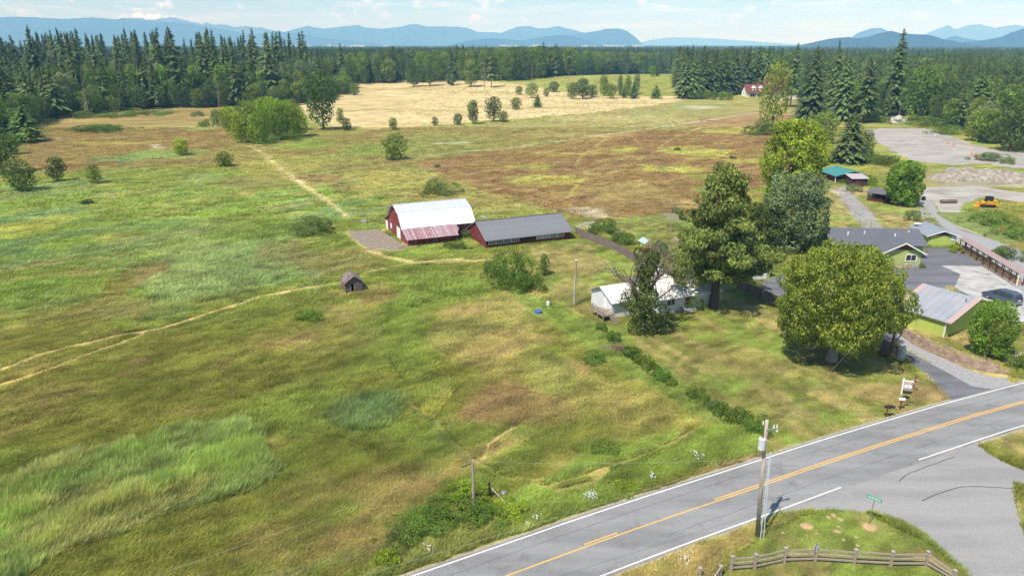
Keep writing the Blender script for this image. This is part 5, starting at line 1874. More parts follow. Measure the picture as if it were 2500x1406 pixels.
Wg.door(B, 3.9, 4.9, .9, 1.9, M_white, "hatch")
d = Wg.door(B, 8.6, 11.0, .05, 2.35, M_white, "sliding_door")
Wg.box(MB(), 8.6, 11.0, 1.1, 1.25, .062, .09).make("door_brace", M_wtrim, d)
Wg.box(MB(), 8.3, 12.4, 2.4, 2.5, .02, .1).make("door_rail", M_oldwood, B)
Wg.box(MB(), 6.6, 8.2, 3.2, 4.6, .012, .05).make("loft_door", M_barnredx, B)
Wf = Wall((0, 0), (9.6, 0), 1)
for s in (2.4, 4.9, 7.3):
    Wf.box(MB(), s, s + .12, 0, 1.45, .004, .05).make("batten", M_oldwood, B)
mb = MB()
for k in range(16):
    q = Vector((R.uniform(-1.6, .2), R.uniform(-1.5, .6), R.uniform(.05, .35)))
    mb.beam(q, q + Vector((R.uniform(-.9, .9), R.uniform(-.6, .6), R.uniform(-.05, .1))), .12, .05)
o = mb.make("scrap_lumber", M_grwood, None, B.location + Vector((0, 0, 0)), math.radians(24))
tag(o, "loose heap of grey scrap boards at the barn's near corner", "lumber pile")

# --- long shed
Sx = house("long low red shed with grey shingle roof and a row of white windows", "shed", "long_shed", G2(1187, 608), 24)
L = 17.2
prof = [(0, 0), (0, 1.75), (4.6, 4.0), (9.2, 1.75), (9.2, 0)]
for x0 in (0, L - .12):
    MB().prism(gable_poly(x0, prof), (.12, 0, 0)).make("gable_wall", M_shedred, Sx)
MB().box(.12, L - .12, .0, .12, 0, .72).make("front_wall", M_shedred, Sx)
MB().box(.12, L - .12, .0, .12, 1.55, 1.75).make("front_wall", M_shedred, Sx)
MB().box(6.6, 10.0, .0, .12, .72, 1.55).make("dark_bay_panel", M_darkwood, Sx)  # solid dark panel standing in for the open, unlit bay
MB().box(15.9, L - .12, .0, .12, .72, 1.55).make("front_wall", M_shedred, Sx)
MB().box(.12, L - .12, 9.08, 9.2, 0, 1.75).make("rear_wall", M_shedred, Sx)
MB().box(.2, L - .2, .5, .56, 0, 1.7).make("dark_backing", M_dark, Sx)  # added near black sheet, puts the shed's inner shade into colour
roof_panels(Sx, M_shingle, -.55, 1.50, 4.62, 4.06, -.35, L + .4, 1, .1, "roof")
roof_panels(Sx, M_shingle, 9.75, 1.50, 4.60, 4.06, -.35, L + .4, 1, .1, "roof")
MB().beam((-.37, 4.61, 4.17), (L + .42, 4.61, 4.17), .35, .05).make("ridge_cap", M_shingled, Sx)
Ws = Wall((0, 0), (L, 0), 1)
M_board = simple("brown_board", lin((132, 100, 84)), .9, .25, 3)
M_paleboard = simple("pale_board", lin((172, 168, 168)), .9, .15, 2)
s = .4
for w_, c_, g_ in ((1.5, 3, None), (1.5, 3, None), (1.5, 3, None), (1.5, 3, None)):
    Ws.window(Sx, s, s + w_, .72, 1.55, c_, 2, .07)
    s += w_ + .04
s = 10.05
for g_ in (M_paleboard, M_paleboard, M_board, M_glass):
    Ws.window(Sx, s, s + 1.42, .72, 1.55, 3, 2, .08, g_)
    s += 1.46

# --- little weathered hut
Hh = house("tiny weathered wooden hut with an open doorway and shake roof", "hut", "wooden_hut", G2(845, 719), 24)
w, dp = 2.5, 2.9
prof = [(0, 1.75), (w / 2, 2.65), (w, 1.75)]
planks = 8
for i in range(planks):
    z0, z1 = i * 1.75 / planks + .004, (i + 1) * 1.75 / planks - .012
    if i < 7:
        MB().box(.0, .72, -.02 - .004 * (i % 3), .06, z0, z1).make("plank", M_oldwood, Hh)
        MB().box(1.3, w, -.02 - .005 * (i % 2), .06, z0, z1).make("plank", M_oldwood, Hh)
    else:
        MB().box(.0, w, -.022, .06, z0, z1).make("plank", M_oldwood, Hh)
    MB().box(-.03 - .005 * (i % 2), .05, .07, dp, z0, z1).make("plank", M_oldwood, Hh)
    MB().box(w - .05, w + .03, .07, dp, z0, z1).make("plank", M_oldwood, Hh)
MB().prism([(0, .02, 1.76), (w, .02, 1.76), (w / 2, .02, 2.64)], (0, .05, 0)).make("gable_wall", M_oldwood, Hh)
MB().box(.06, w - .06, dp - .06, dp, 0, 1.75).make("rear_wall", M_oldwood, Hh)
MB().prism([(0, dp, 1.76), (w, dp, 1.76), (w / 2, dp, 2.64)], (0, -.05, 0)).make("gable_wall", M_oldwood, Hh)
MB().box(.06, w - .06, .9, .95, 0, 1.74).make("dark_backing", M_dark, Hh)  # added near black sheet painting the gloom behind the doorway
for y0 in (.72, 1.26):
    MB().box(y0 - .02, y0 + .06, -.05, .05, 0, 1.52).make("door_post", M_grwood, Hh)
for sgn in (0, 1):
    for r in range(5):                                       # shake courses
        t0, t1 = r / 5, (r + 1.25) / 5
        xa = -.25 + (w / 2 + .25) * t0 if sgn == 0 else w + .25 - (w / 2 + .25) * t0
        xb = -.25 + (w / 2 + .25) * min(1, t1) if sgn == 0 else w + .25 - (w / 2 + .25) * min(1, t1)
        za, zb = 1.60 + 1.10 * t0 + .03, 1.60 + 1.10 * min(1, t1)
        for k in range(5):
            ya = -.3 + (dp + .55) * k / 5
            MB().slab([(xa, ya + .01, za + R.uniform(0, .02)), (xa, ya + (dp + .55) / 5 - .01, za), (xb, ya + (dp + .55) / 5 - .01, zb), (xb, ya + .01, zb)], .035).make("shingle", R.choice([M_cedar, M_oldwood, M_cedar]), Hh)

# --- white house
Hw = house("white bungalow with pale roof, red door and small wooden stair deck", "house", "white_house", G2(1609, 768), 23)
L, dp = 9.6, 8.6
prof = [(0, 0), (0, 2.45), (dp / 2, 4.35), (dp, 2.45), (dp, 0)]
for x0 in (0, L - .15):
    MB().prism(gable_poly(x0, prof), (.15, 0, 0)).make("gable_wall", M_wsiding, Hw)
MB().box(.15, L - .15, 0, .15, .35, 2.45).make("front_wall", M_wsiding, Hw)
MB().box(.15, L - .15, -.01, .15, 0, .345).make("foundation", M_conc, Hw)
MB().box(.15, L - .15, dp - .15, dp, 0, 2.45).make("rear_wall", M_wsiding, Hw)
for a, b_ in ((-.55, dp / 2 + .02), (dp + .55, dp / 2 - .02)):
    roof_panels(Hw, M_wroof, a, 2.28, b_, 4.43, -.4, L + .5, 10, .06)
MB().beam((-.4, dp / 2, 4.53), (L + .5, dp / 2, 4.53), .3, .05).make("ridge_cap", M_wroof, Hw)
MB().beam((-.4, -.58, 2.27), (L + .5, -.58, 2.27), .08, .12).make("gutter", M_wtrim, Hw)
MB().box(2.0, 2.6, 3.5, 4.1, 4.1, 5.2).make("chimney", M_wtrim, Hw)
Wh = Wall((0, 0), (L, 0), 1)
Wh.window(Hw, 1.1, 2.5, 1.05, 2.05, 2, 1, .09)
f = Wh.frame(MB(), 4.0, 5.3, .36, 2.3, .09).make("door_frame", M_wtrim, Hw)
dr = Wh.door(Hw, 4.1, 5.2, .40, 2.2, simple("red_door", lin((150, 70, 48)), .6, .15, 2))
Wh.box(MB(), 4.1, 5.2, 1.25, 1.33, .061, .08).make("door_rail", M_wtrim, dr)
Wh.box(MB(), 4.1, 5.2, .40, .95, .061, .075).make("kick_panel", M_paleboard, dr)
Wh.box(MB(), 3.7, 5.6, 0, .3, .01, .9).make("door_step", M_conc, Hw)
x0, x1, ya, yb = -6.6, .0, 1.4, 7.2
ym = (ya + yb) / 2
wprof = [(ya, 0), (ya, 2.35), (ym, 3.55), (yb, 2.35), (yb, 0)]
MB().prism(gable_poly(x0, wprof), (.15, 0, 0)).make("gable_wall", M_wsiding, Hw)
MB().box(x0 + .15, x1, ya, ya + .15, 0, 2.35).make("front_wall", M_wsiding, Hw)
MB().box(x0 + .15, x1, yb - .15, yb, 0, 2.35).make("rear_wall", M_wsiding, Hw)
for a, b_ in ((ya - .5, ym + .02), (yb + .5, ym - .02)):
    roof_panels(Hw, M_wroof, a, 2.17, b_, 3.62, x0 - .45, x1 - .02, 6, .06)
Ww = Wall((x0, yb), (x0, ya), 1)
Ww.door(Hw, 3.6, 4.5, .8, 2.25, M_white)
dk = thing("wooden_deck", "small grey wooden landing with railing at the white house's left end", "deck", Hw.location, math.radians(23))
for k in range(9):
    MB().box(x0 - 1.9 + .2 * k, x0 - 1.9 + .2 * k + .18, ya - .9, ya + 2.4, .74, .78).make("plank", M_grwood, dk)
for px_, py_ in ((x0 - 1.85, ya - .85), (x0 - .15, ya - .85), (x0 - 1.85, ya + 2.3), (x0 - 1.85, ya + .7)):
    MB().box(px_ - .05, px_ + .05, py_ - .05, py_ + .05, 0, 1.65).make("post", M_grwood, dk)
MB().beam((x0 - 1.85, ya - .85, 1.65), (x0 - .1, ya - .85, 1.65), .1, .05).make("rail", M_grwood, dk)
MB().beam((x0 - 1.85, ya - .85, 1.67), (x0 - 1.85, ya + 2.3, 1.67), .1, .05).make("rail", M_grwood, dk)
for k in range(12):
    MB().box(x0 - 1.87, x0 - 1.83, ya - .7 + .25 * k, ya - .66 + .25 * k, .8, 1.64).make("baluster", M_grwood, dk)
for k in range(6):
    MB().box(x0 - 1.6 + .26 * k, x0 - 1.56 + .26 * k, ya - .87, ya - .83, .8, 1.62).make("baluster", M_grwood, dk)
for k in range(4):
    MB().box(x0 - .95, x0 - .15, ya - 1.2 - .28 * k, ya - .92 - .28 * k, .56 - .17 * k, .6 - .17 * k).make("stair_tread", M_grwood, dk)

# --- pale green ranch house
Rr = house("pale green ranch house with dark shingle roof and front gable", "house", "ranch_house", G2(2244, 654), -4)
prof = [(0, 0), (0, 2.6), (3.0, 4.1), (6.0, 2.6), (6.0, 0)]     # front gable wing, spans x -6..0, y 0..5
MB().prism([(-6 + y, 0, z) for y, z in prof], (0, .15, 0)).make("gable_wall", M_green, Rr)
MB().prism([(-5.2, -.02, 3.02), (-.8, -.02, 3.02), (-3, -.02, 4.05)], (0, .018, 0)).make("gable_panel", M_brownwood, Rr)
MB().box(-.15, 0, .15, 5.2, 0, 2.6).make("side_wall", M_green, Rr)
MB().box(-6, -5.85, .15, 5.2, 0, 2.6).make("side_wall", M_green, Rr)
for sx in (0, 1):
    e = .55 if sx == 0 else -6.55
    MB().slab([(e, -.6, 2.36), (-3 + (.02 if sx == 0 else -.02), -.6, 4.18), (-3, 8.5, 4.18), (e, 5.0, 2.36)], .09).make("roof", M_shingled, Rr)
    MB().prism([(e, -.66, 2.34), (-3, -.66, 4.16), (-3, -.66, 4.36), (e, -.66, 2.54)], (0, .06, 0)).make("barge_board", M_wtrim, Rr)
for k in range(14):
    MB().box(-6 + .43 * k, -6 + .43 * k + .40, -.07, -.005, .0 + .01 * (k % 2), .38).make("stone", M_stone, Rr)
    MB().box(-6 + .43 * k - .0 + .1, -6 + .43 * k + .42 if k < 13 else -.02, -.065, -.005, .4, .74).make("stone", M_stone, Rr)
Wr = Wall((-6, 0), (0, 0), 1)
Wr.window(Rr, 3.5, 5.3, 1.1, 2.3, 2, 1, .12)
MB().box(-12.4, 2.6, 5.2, 5.35, 0, 2.6).make("front_wall", M_green, Rr)
MB().box(-12.4, 2.6, 12.8, 12.95, 0, 2.6).make("rear_wall", M_green, Rr)
mp = [(5.2, 0), (5.2, 2.6), (9.05, 4.2), (12.95, 2.6), (12.95, 0)]
for x_ in (-12.4, 2.45):
    MB().prism(gable_poly(x_, mp), (.15, 0, 0)).make("gable_wall", M_green, Rr)
for a, b_ in ((4.6, 9.09), (13.5, 9.05)):
    MB().slab([(-13, a, 2.42), (3.2, a, 2.42), (3.2, b_, 4.36), (-13, b_, 4.36)], .1).make("roof", M_shingled, Rr)
for x_, y_ in ((-6.5, 7.6), (1.2, 8.2), (-2.0, 6.0), (-9.5, 7.0)):
    MB().tube((x_, y_, 3.6), (x_, y_, 4.25), .12, .12, 8).make("roof_vent", M_white, Rr)

# --- pale green workshop
Wk = house("pale green workshop with bluish roof at the head of the asphalt yard", "shed", "green_workshop", G2(2263, 600), -5)
w, dp = 4.9, 7.0
prof = [(0, 0), (0, 1.95), (w / 2, 2.75), (w, 1.95), (w, 0)]
for y0 in (0, dp - .12):
    MB().prism([(y, y0, z) for y, z in prof], (0, .12, 0)).make("gable_wall", M_green, Wk)
MB().box(0, .12, .12, dp - .12, 0, 1.95).make("side_wall", M_greenv, Wk)
MB().box(w - .12, w, .12, dp - .12, 0, 1.95).make("side_wall", M_greenv, Wk)
for e, s in ((-.55, .02), (w + .55, -.02)):
    MB().slab([(e, -.5, 1.80), (w / 2 + s, -.5, 2.84), (w / 2 + s, dp + .4, 2.84), (e, dp + .4, 1.80)], .08).make("roof", simple("blue_grey_roof", lin((142, 150, 158)), .7, .08, 2), Wk)
    MB().prism([(e, -.55, 1.78), (w / 2, -.55, 2.82), (w / 2, -.55, 2.98), (e, -.55, 1.94)], (0, .05, 0)).make("barge_board", M_wtrim, Wk)
Wq = Wall((0, 0), (w, 0), 1)
MB().prism([(.9, -.03, 2.05), (w - .9, -.03, 2.05), (w / 2, -.03, 2.62)], (0, .028, 0)).make("gable_panel", M_maroon, Wk)
for s0, s1 in ((.25, 2.1), (2.13, 3.95)):
    Wq.door(Wk, s0, s1, .03, 1.85, M_greenv, "double_door")
Wq.door(Wk, 4.0, 4.75, 1.1, 1.85, M_white, "notice_panel")
# round white dish on its roof
mb = MB()
mb.tube((0, 0, 0), (0, 0, .10), .62, .50, 20)
o = mb.make("roof_dish", M_white, None, (Wk.location.x + 1.2, Wk.location.y + 6.3, 2.62))
tag(o, "round white disc lying on the workshop's bluish roof", "dish")

# --- pale green garage with the pink roof, gable running away from the retaining wall
Gg = house("pale green garage with worn pink and blue metal roof", "garage", "green_garage", G2(2304, 824), 122)
# local x runs along the near eave (away to the left of the photo), local y into the building is negative
w, dp = 6.1, 12.0
prof = [(0, 0), (0, 2.25), (-dp / 2, 4.1), (-dp, 2.25), (-dp, 0)]
for x0 in (0, w - .15):
    MB().prism([(x0, y, z) for y, z in prof], (.15, 0, 0)).make("gable_wall", M_greenv, Gg)
MB().box(.15, w - .15, -.15, 0, 0, 2.25).make("front_wall", M_greenv, Gg)
MB().box(.15, w - .15, -dp, -dp + .15, 0, 2.25).make("rear_wall", M_greenv, Gg)
for a, b_, in ((.36, -dp / 2 - .02), (-dp - .36, -dp / 2 + .02)):
    roof_panels(Gg, M_pinkroof, a, 2.17, b_, 4.2, -.75, w + .75, 8, .06)
    for xa, xb in ((-.78, -.1), (w + .1, w + .78)):
        MB().slab([(xa, a, 2.18), (xb, a, 2.18), (xb, b_, 4.21), (xa, b_, 4.21)], .066).make("roof_edge", M_pinkedge, Gg)
MB().beam((-.75, .39, 2.17), (w + .75, .39, 2.17), .05, .14).make("gutter", M_paleboard, Gg)
MB().box(-.03, .09, -.02, .10, 0, 1.98).make("corner_post", M_wtrim, Gg)
MB().box(w - .09, w + .03, -.02, .10, 0, 1.98).make("corner_post", M_wtrim, Gg)
MB().box(4.7, 5.2, -1.0, -.5, 2.4, 3.0).make("roof_vent", M_white, Gg)
MB().tube((.4, -4.6, 3.4), (.4, -4.6, 4.2), .13, .13, 8).make("roof_vent", M_steel, Gg)

# --- garage with a white door behind the pine
Gw = house("small pale garage with a white panelled door in the pine's shade", "garage", "white_door_garage", G2(1858, 682), 24)
MB().box(-3.5, 1.7, 0, .15, 0, 2.5).make("front_wall", M_green, Gw)
MB().box(1.55, 1.7, .15, 5.5, 0, 2.5).make("side_wall", M_green, Gw)
MB().box(-3.5, -3.35, .15, 5.5, 0, 2.5).make("side_wall", M_green, Gw)
MB().prism([(-3.5, .0, 2.5), (1.7, 0, 2.5), (-.9, 0, 3.3)], (0, .15, 0)).make("gable_wall", M_green, Gw)
for e, s in ((-4.0, -.02), (2.2, .02)):
    MB().slab([(e, -.5, 2.34), (-.9 + s, -.5, 3.4), (-.9 + s, 5.9, 3.4), (e, 5.9, 2.34)], .08).make("roof", M_wroof, Gw)
Wx = Wall((-3.5, 0), (1.7, 0), 1)
dd = Wx.door(Gw, 1.2, 4.6, .03, 2.1, M_white, "garage_door")
for k in range(4):
    Wx.box(MB(), 1.35 + .8 * k, 1.95 + .8 * k, 1.7, 1.98, .061, .075).make("pane", M_glass, dd)

# --- teal roofed red shed with its brown lean-to, open woodshed
Tt = house("red shed with teal metal gable roof and white corner posts", "shed", "teal_roof_shed", G2(2044, 447), 4)
w, dp = 8.2, 9.0
prof = [(0, 0), (0, 1.9), (w / 2, 2.9), (w, 1.9), (w, 0)]
for y0 in (1.2, dp - .1):
    MB().prism([(y, y0, z) for y, z in prof], (0, .1, 0)).make("gable_wall", M_maroon, Tt)
MB().box(0, .1, 1.3, dp - .1, 0, 1.9).make("side_wall", M_maroon, Tt)
MB().box(w - .1, w, 1.3, dp - .1, 0, 1.9).make("side_wall", M_maroon, Tt)
for e, s in ((-.9, .02), (w + .9, -.02)):
    MB().slab([(e, -.4, 1.75), (w / 2 + s, -.4, 3.02), (w / 2 + s, dp + .6, 3.02), (e, dp + .6, 1.75)], .08).make("roof", M_teal, Tt)
for x_ in (-.6, w + .6):
    MB().box(x_ - .08, x_ + .08, 0, .16, 0, 1.85).make("post", M_white, Tt)
q = G2(2078, 456)
Lt = house("small brown lean-to cabin with pinkish tin roof before the red shed", "shed", "brown_cabin", q, 4)
MB().box(0, 4.2, 0, 3.0, 0, 2.0).make("wall", M_darkwood, Lt)
MB().slab([(-.3, -.4, 2.04), (4.5, -.4, 2.04), (4.5, 3.6, 2.75), (-.3, 3.6, 2.75)], .06).make("roof", simple("pale_tin", lin((186, 172, 176)), .5, .08, 2), Lt)
Wall((0, 0), (4.2, 0), 1).door(Lt, 1.2, 2.1, .03, 1.85, M_brownwood)
q0, q1 = G(2117, 490), G(2182, 500)
ang = math.degrees(math.atan2((q1 - q0).y, (q1 - q0).x))
Wd = house("open dark wooden woodshed with sloping grey roof beside the round tree", "shed", "woodshed", (q0.x, q0.y), ang)
w = (q1 - q0).length
for k in range(5):
    MB().box(w * k / 4 - .07, w * k / 4 + .07, -.07, .07, 0, 2.0).make("post", M_darkwood, Wd)
MB().box(-.05, w + .05, 2.5, 2.6, 0, 2.6).make("rear_wall", M_darkwood, Wd)
for k in range(6):
    MB().box(-.06, -.02, .1, 2.5, .15 + .36 * k, .40 + .36 * k).make("slat", simple("blue_grey_slat", lin((120, 140, 150)), .8, .2, 3), Wd)
MB().slab([(-.4, -.6, 1.98), (w + .4, -.6, 1.98), (w + .4, 3.0, 2.75), (-.4, 3.0, 2.75)], .08).make("roof", simple("dark_tin_roof", lin((110, 108, 112)), .6, .12, 2), Wd)
for k in range(3):
    MB().beam((0, .02, .35 + .4 * k), (w, .02, .35 + .4 * k), .05, .10).make("rail", M_darkwood, Wd)
MB().box(.1, w - .1, .3, 2.4, 0, .5).make("wood_heap", simple("red_wood_heap", lin((140, 62, 60)), .9, .3, 3), Wd)

# --- white house with the red roof, far
Mn = house("large white house with red roof and two dormers at the wood edge", "house", "red_roof_house", G2(1822, 241), 6)
s = m_per_px(G(1822, 241))
w, dp = 100 * s, 9.0
MB().box(0, w, 0, dp, 0, 4.2).make("wall", M_white, Mn)
MB().prism([(0.02, 0, 4.2), (0.02, dp, 4.2), (0.02, dp / 2, 8.4)], (.2, 0, 0)).make("gable_wall", M_white, Mn)
for a, b_ in ((-.9, dp / 2 + .03), (dp + .9, dp / 2 - .03)):
    MB().slab([(-.7, a, 3.9), (w + .7, a, 3.9), (w + .7, b_, 9.0), (-.7, b_, 9.0)], .25).make("roof", M_redroof, Mn)
MB().box(12, w + 4, 1.5, dp + 4, 4.0, 6.0).make("upper_wall", M_white, Mn)
for a, b_ in ((.5, 6.2), (dp + 5, 6.15)):
    MB().slab([(10, a, 5.6), (w + 6, a, 5.6), (w + 6, b_, 13.6), (16, b_, 13.6)], .3).make("roof", M_redroof, Mn)
Wm = Wall((0, 0), (w, 0), 1)
for x_ in (5.2, 10.2):
    dm = MB().box(x_ - 1.2, x_ + 1.2, .2, 2.6, 4.6, 6.9).make("dormer", M_white, Mn)
    MB().prism([(x_ - 1.6, -.05, 6.9), (x_ + 1.6, -.05, 6.9), (x_, -.05, 8.2)], (0, 3.4, 0)).make("dormer_roof", M_white, dm)
    MB().box(x_ - .5, x_ + .5, .12, .19, 5.1, 6.5).make("window", M_dark, dm)
for x_ in (2.2, 7.6):
    Wm.door(Mn, x_, x_ + 4.4, .05, 3.2, simple("garage_door_mauve", lin((96, 84, 92)), .7, .1, 2), "garage_door")  # both doors in one dull mauve
M2 = house("white outbuilding with a dark gable roof behind the tall poplar", "building", "white_outbuilding", G2(1905, 246), 8)
s = m_per_px(G(1905, 246))
w = 62 * s
MB().prism([(0, 0, 0), (w, 0, 0), (w, 0, 3.4), (w * .55, 0, 7.2), (0, 0, 3.4)], (0, 9, 0)).make("wall", M_white, M2)
for e, r_ in ((-1, .55), (w + 1, .55)):
    MB().slab([(e, -1, 3.1), (w * r_, -1, 7.5), (w * r_, 10, 7.5), (e, 10, 3.1)], .2).make("roof", M_shingle, M2)
Wall((0, 0), (w, 0), 1).window(M2, 3, 5, 1.2, 2.6, 2, 1, .2)
fp = thing("flagpole", "white flagpole with a small white flag behind the poplar", "flagpole", G(1952, 246) + Vector((0, 6, 0)))
MB().tube((0, 0, 0), (0, 0, 9.5), .07, .04, 6).make("pole", M_white, fp)
MB().add([(0.05, 0, 9.4), (1.6, .25, 9.0), (1.6, .25, 8.2), (.05, 0, 8.5)], [(0, 1, 2, 3)]).add([(0.05, .02, 9.4), (1.6, .27, 9.0), (1.6, .27, 8.2), (.05, .02, 8.5)], [(3, 2, 1, 0)]).make("flag", M_white, fp)

# --- long firewood shelter
p0, p1 = G(2342, 610), G(2482, 698)
ang = math.atan2((p1 - p0).y, (p1 - p0).x)
Fs = thing("firewood_shelter", "long narrow roof on posts sheltering stacked firewood along the yard", "shelter", p0, ang)
Lf = (p1 - p0).length
MB().slab([(-.5, -.3, 2.05), (Lf + .3, -.3, 2.05), (Lf + .3, .95, 2.3), (-.5, .95, 2.3)], .07).make("roof", simple("faded_red_roof", lin((166, 144, 138)), .7, .1, 2), Fs)
for k in range(10):
    mm = M_white if k == 9 else M_darkwood
    x_ = Lf * k / 9
    MB().box(x_ - .06, x_ + .06, -.1, .02, 0, 2.06).make("post", mm, Fs)
    MB().box(x_ - .06, x_ + .06, .75, .87, 0, 2.2).make("post", M_darkwood, Fs)
for z_ in (1.85, 1.2):
    MB().beam((0, -.12, z_), (Lf, -.12, z_), .05, .08).make("rail", M_darkwood, Fs)
mb = MB()
for i in range(int(Lf / .26)):
    for j in range(4):
        if R.random() < .12:
            continue
        r_ = R.uniform(.09, .14)
        xx, zz = .3 + i * .255 + R.uniform(-.04, .04), .14 + j * .25 + R.uniform(-.03, .03)
        mb.tube((xx, .1 + R.uniform(0, .08), zz), (xx, .75, zz), r_, r_, 6)
o = mb.make("firewood", simple("cut_log_ends", lin((196, 160, 116)), .9, .35, 6), None, p0, ang)
tag(o, "long stack of split firewood under the narrow shelter", "firewood", kind="stuff")
# ------------------------------------------------------------------ walls, fences, poles
# block retaining wall with its grassy bank
WB = [Vector((*p, 0)) for p in wpoly([(2192, 812), (2231, 841), (2262, 857), (2295, 869), (2330, 884), (2359, 895), (2400, 907), (2464, 914)])]
wall_c = []
for i in range(len(WB) - 1):
    n = max(1, round((WB[i + 1] - WB[i]).length / .1))
    wall_c += [WB[i].lerp(WB[i + 1], k / n) for k in range(n)]
wall_c.append(WB[-1])
cum = [0]
for a, b_ in zip(wall_c[:-1], wall_c[1:]):
    cum.append(cum[-1] + (b_ - a).length)
WL = cum[-1]


def wall_at(s):
    s = max(0, min(WL - 1e-4, s))
    i = int(np.searchsorted(cum, s, side='right') - 1)
    i = min(i, len(wall_c) - 2)
    d = (wall_c[i + 1] - wall_c[i]).normalized()
    return wall_c[i] + d * (s - cum[i]), d


def wall_h(s):
    f = s / WL
    return .80 + .62 * math.sin(min(1, f / .55) * math.pi / 2) - (1.3 * max(0, (f - .84) / .16) ** 1.1)


rw = thing("retaining_wall", "curving tan block retaining wall below the pink roofed garage", "wall", WB[0])
M_block = [simple("wall_block", lin(c), .9, .14, 5, bmp=.5) for c in ((166, 144, 124), (150, 130, 112), (178, 158, 138))]
blk = MB().hexa([(-.215, -.14, .006), (.215, -.14, .006), (.215, .14, .006), (-.215, .14, .006), (-.205, -.13, .194), (.205, -.13, .194), (.205, .14, .194), (-.205, .14, .194)]).mesh("brick")
blk.materials.append(M_block[0])
cnt = 0
for row in range(8):
    s = .22 + (.22 if row % 2 else 0)
    while s < WL - .2:
        if (row + .8) * .2 < wall_h(s) + .12 and cnt < 298:
            p, d = wall_at(s)
            nr = Vector((-d.y, d.x, 0))
            q = p + nr * (.06 * row + R.uniform(-.02, .02)) - WB[0]
            o = share("brick", blk, rw, (q.x, q.y, row * .2 - .02), (0, 0, math.atan2(d.y, d.x) + R.uniform(-.04, .04)))
            slotmat(o, M_block[R.randrange(3)])
            cnt += 1
        s += .44
V, Fq = [], []
N_ = 40
for i in range(N_ + 1):
    s = WL * i / N_
    p, d = wall_at(s)
    nr = Vector((-d.y, d.x, 0))
    h_ = wall_h(s)
    for off, z in ((-.02, -.1), (.2, max(.02, h_ - .15)), (.5, max(.03, h_ - .06)), (1.5, max(.035, h_ * .38)), (2.8, .012)):
        V.append(p + nr * off + Vector((0, 0, z)))
for i in range(N_):
    for j in range(4):
        a = i * 5 + j
        Fq.append((a, a + 5, a + 6, a + 1))
me = bpy.data.meshes.new("garden_bank")
me.from_pydata([tuple(v) for v in V], [], Fq)
me.materials.append(simple("dry_bank", lin((166, 154, 96)), .95, .2, 1.2, dirt=lin((130, 140, 60)), dirt_amt=.7, bmp=.4, world_pos=True))
tag(put(bpy.data.objects.new("garden_bank", me)), "dry grass bank behind the block retaining wall", kind="structure")


def rock_mesh(seed):
    import bmesh
    bm = bmesh.new()
    bmesh.ops.create_icosphere(bm, subdivisions=2, radius=1)
    r = random.Random(seed)
    for k in range(9):
        n_ = Vector((r.gauss(0, 1), r.gauss(0, 1), r.gauss(0, 1))).normalized()
        c = r.uniform(.62, .9)
        for v in bm.verts:
            t = v.co.dot(n_)
            if t > c:
                v.co -= n_ * (t - c)
    me = bpy.data.meshes.new("stone")
    bm.to_mesh(me)
    bm.free()
    me.materials.append(M_boulder)
    return me


M_boulder = simple("pale_boulder", lin((196, 192, 186)), .9, .2, 2, dirt=lin((120, 116, 110)), dirt_amt=.5, bmp=.6)
ROCK = [rock_mesh(i) for i in range(4)]
sp_ = thing("stone_pillar", "rough gatepost of stacked pale stones at the head of the driveway", "pillar", G(2198, 880))
for lv in range(7):
    for k in range(4):
        a = k * 1.571 + lv * .8
        share("stone", ROCK[R.randrange(4)], sp_, (math.cos(a) * .25, math.sin(a) * .25, .13 + lv * .25), (R.random() * 3, R.random() * 3, R.random() * 3), (.27, .27, .19))
for i, (bx, by, s) in enumerate([(2192, 296, 2.6), (2176, 300, 1.8), (2205, 302, 1.7), (2184, 305, 1.5), (2212, 296, 1.3)]):
    q = G(bx, by)
    o = share("boulder", ROCK[i % 4], None, q + Vector((0, 0, s * .4)), (i, i * 2, i), (s, s * .8, s * .7))
    tag(o, ["largest pale boulder on the mound behind the dirt yard", "pale boulder on the left of the mound behind the dirt yard", "pale boulder on the right below the largest one behind the dirt yard", "low boulder at the front of the mound behind the dirt yard", "smallest boulder at the right end of the mound behind the dirt yard"][i], "boulder")
# soil ridge along the lane
for j, (pts, mt_, lab, hh) in enumerate((([(2290, 440), (2340, 436), (2400, 438), (2460, 442), (2540, 450)], simple("grey_soil", lin((156, 148, 136)), .95, .35, .9, dirt=lin((110, 104, 94)), dirt_amt=.7, bmp=.8, world_pos=True), "lumpy grey soil ridge along the far side of the dirt lane", 3.4), ([(2350, 520), (2400, 548), (2460, 570), (2540, 600)], simple("weedy_soil", lin((116, 132, 66)), .95, .3, 1.2, dirt=lin((158, 144, 108)), dirt_amt=.7, bmp=.6, world_pos=True), "weedy bank right of the gravel lane under the yellow loader", 1.0))):
    C_ = curve_pts(pts, 1.0)
    V, Fq = [], []
    for i, p in enumerate(C_):
        d = (C_[min(i + 1, len(C_) - 1)] - C_[max(i - 1, 0)]).normalized()
        nr = Vector((-d.y, d.x, 0))
        for t in np.linspace(-1, 1, 11):
            q = p + nr * t * (4.5 if j == 0 else 6)
            z = hh * max(0, 1 - t * t) * (.35 + .95 * float(fbm(np.array([q.x / 2.2]), np.array([q.y / 2.2]), 33, 4)[0])) * min(1, i / 4, (len(C_) - 1 - i) / 4) - .02
            V.append((q.x, q.y, z))
    for i in range(len(C_) - 1):
        for k in range(10):
            a = i * 11 + k
            Fq.append((a, a + 1, a + 12, a + 11))
    me = bpy.data.meshes.new("soil_bank")
    me.from_pydata(V, [], Fq)
    me.materials.append(mt_)
    tag(put(bpy.data.objects.new("soil_bank", me)), lab, kind="structure")


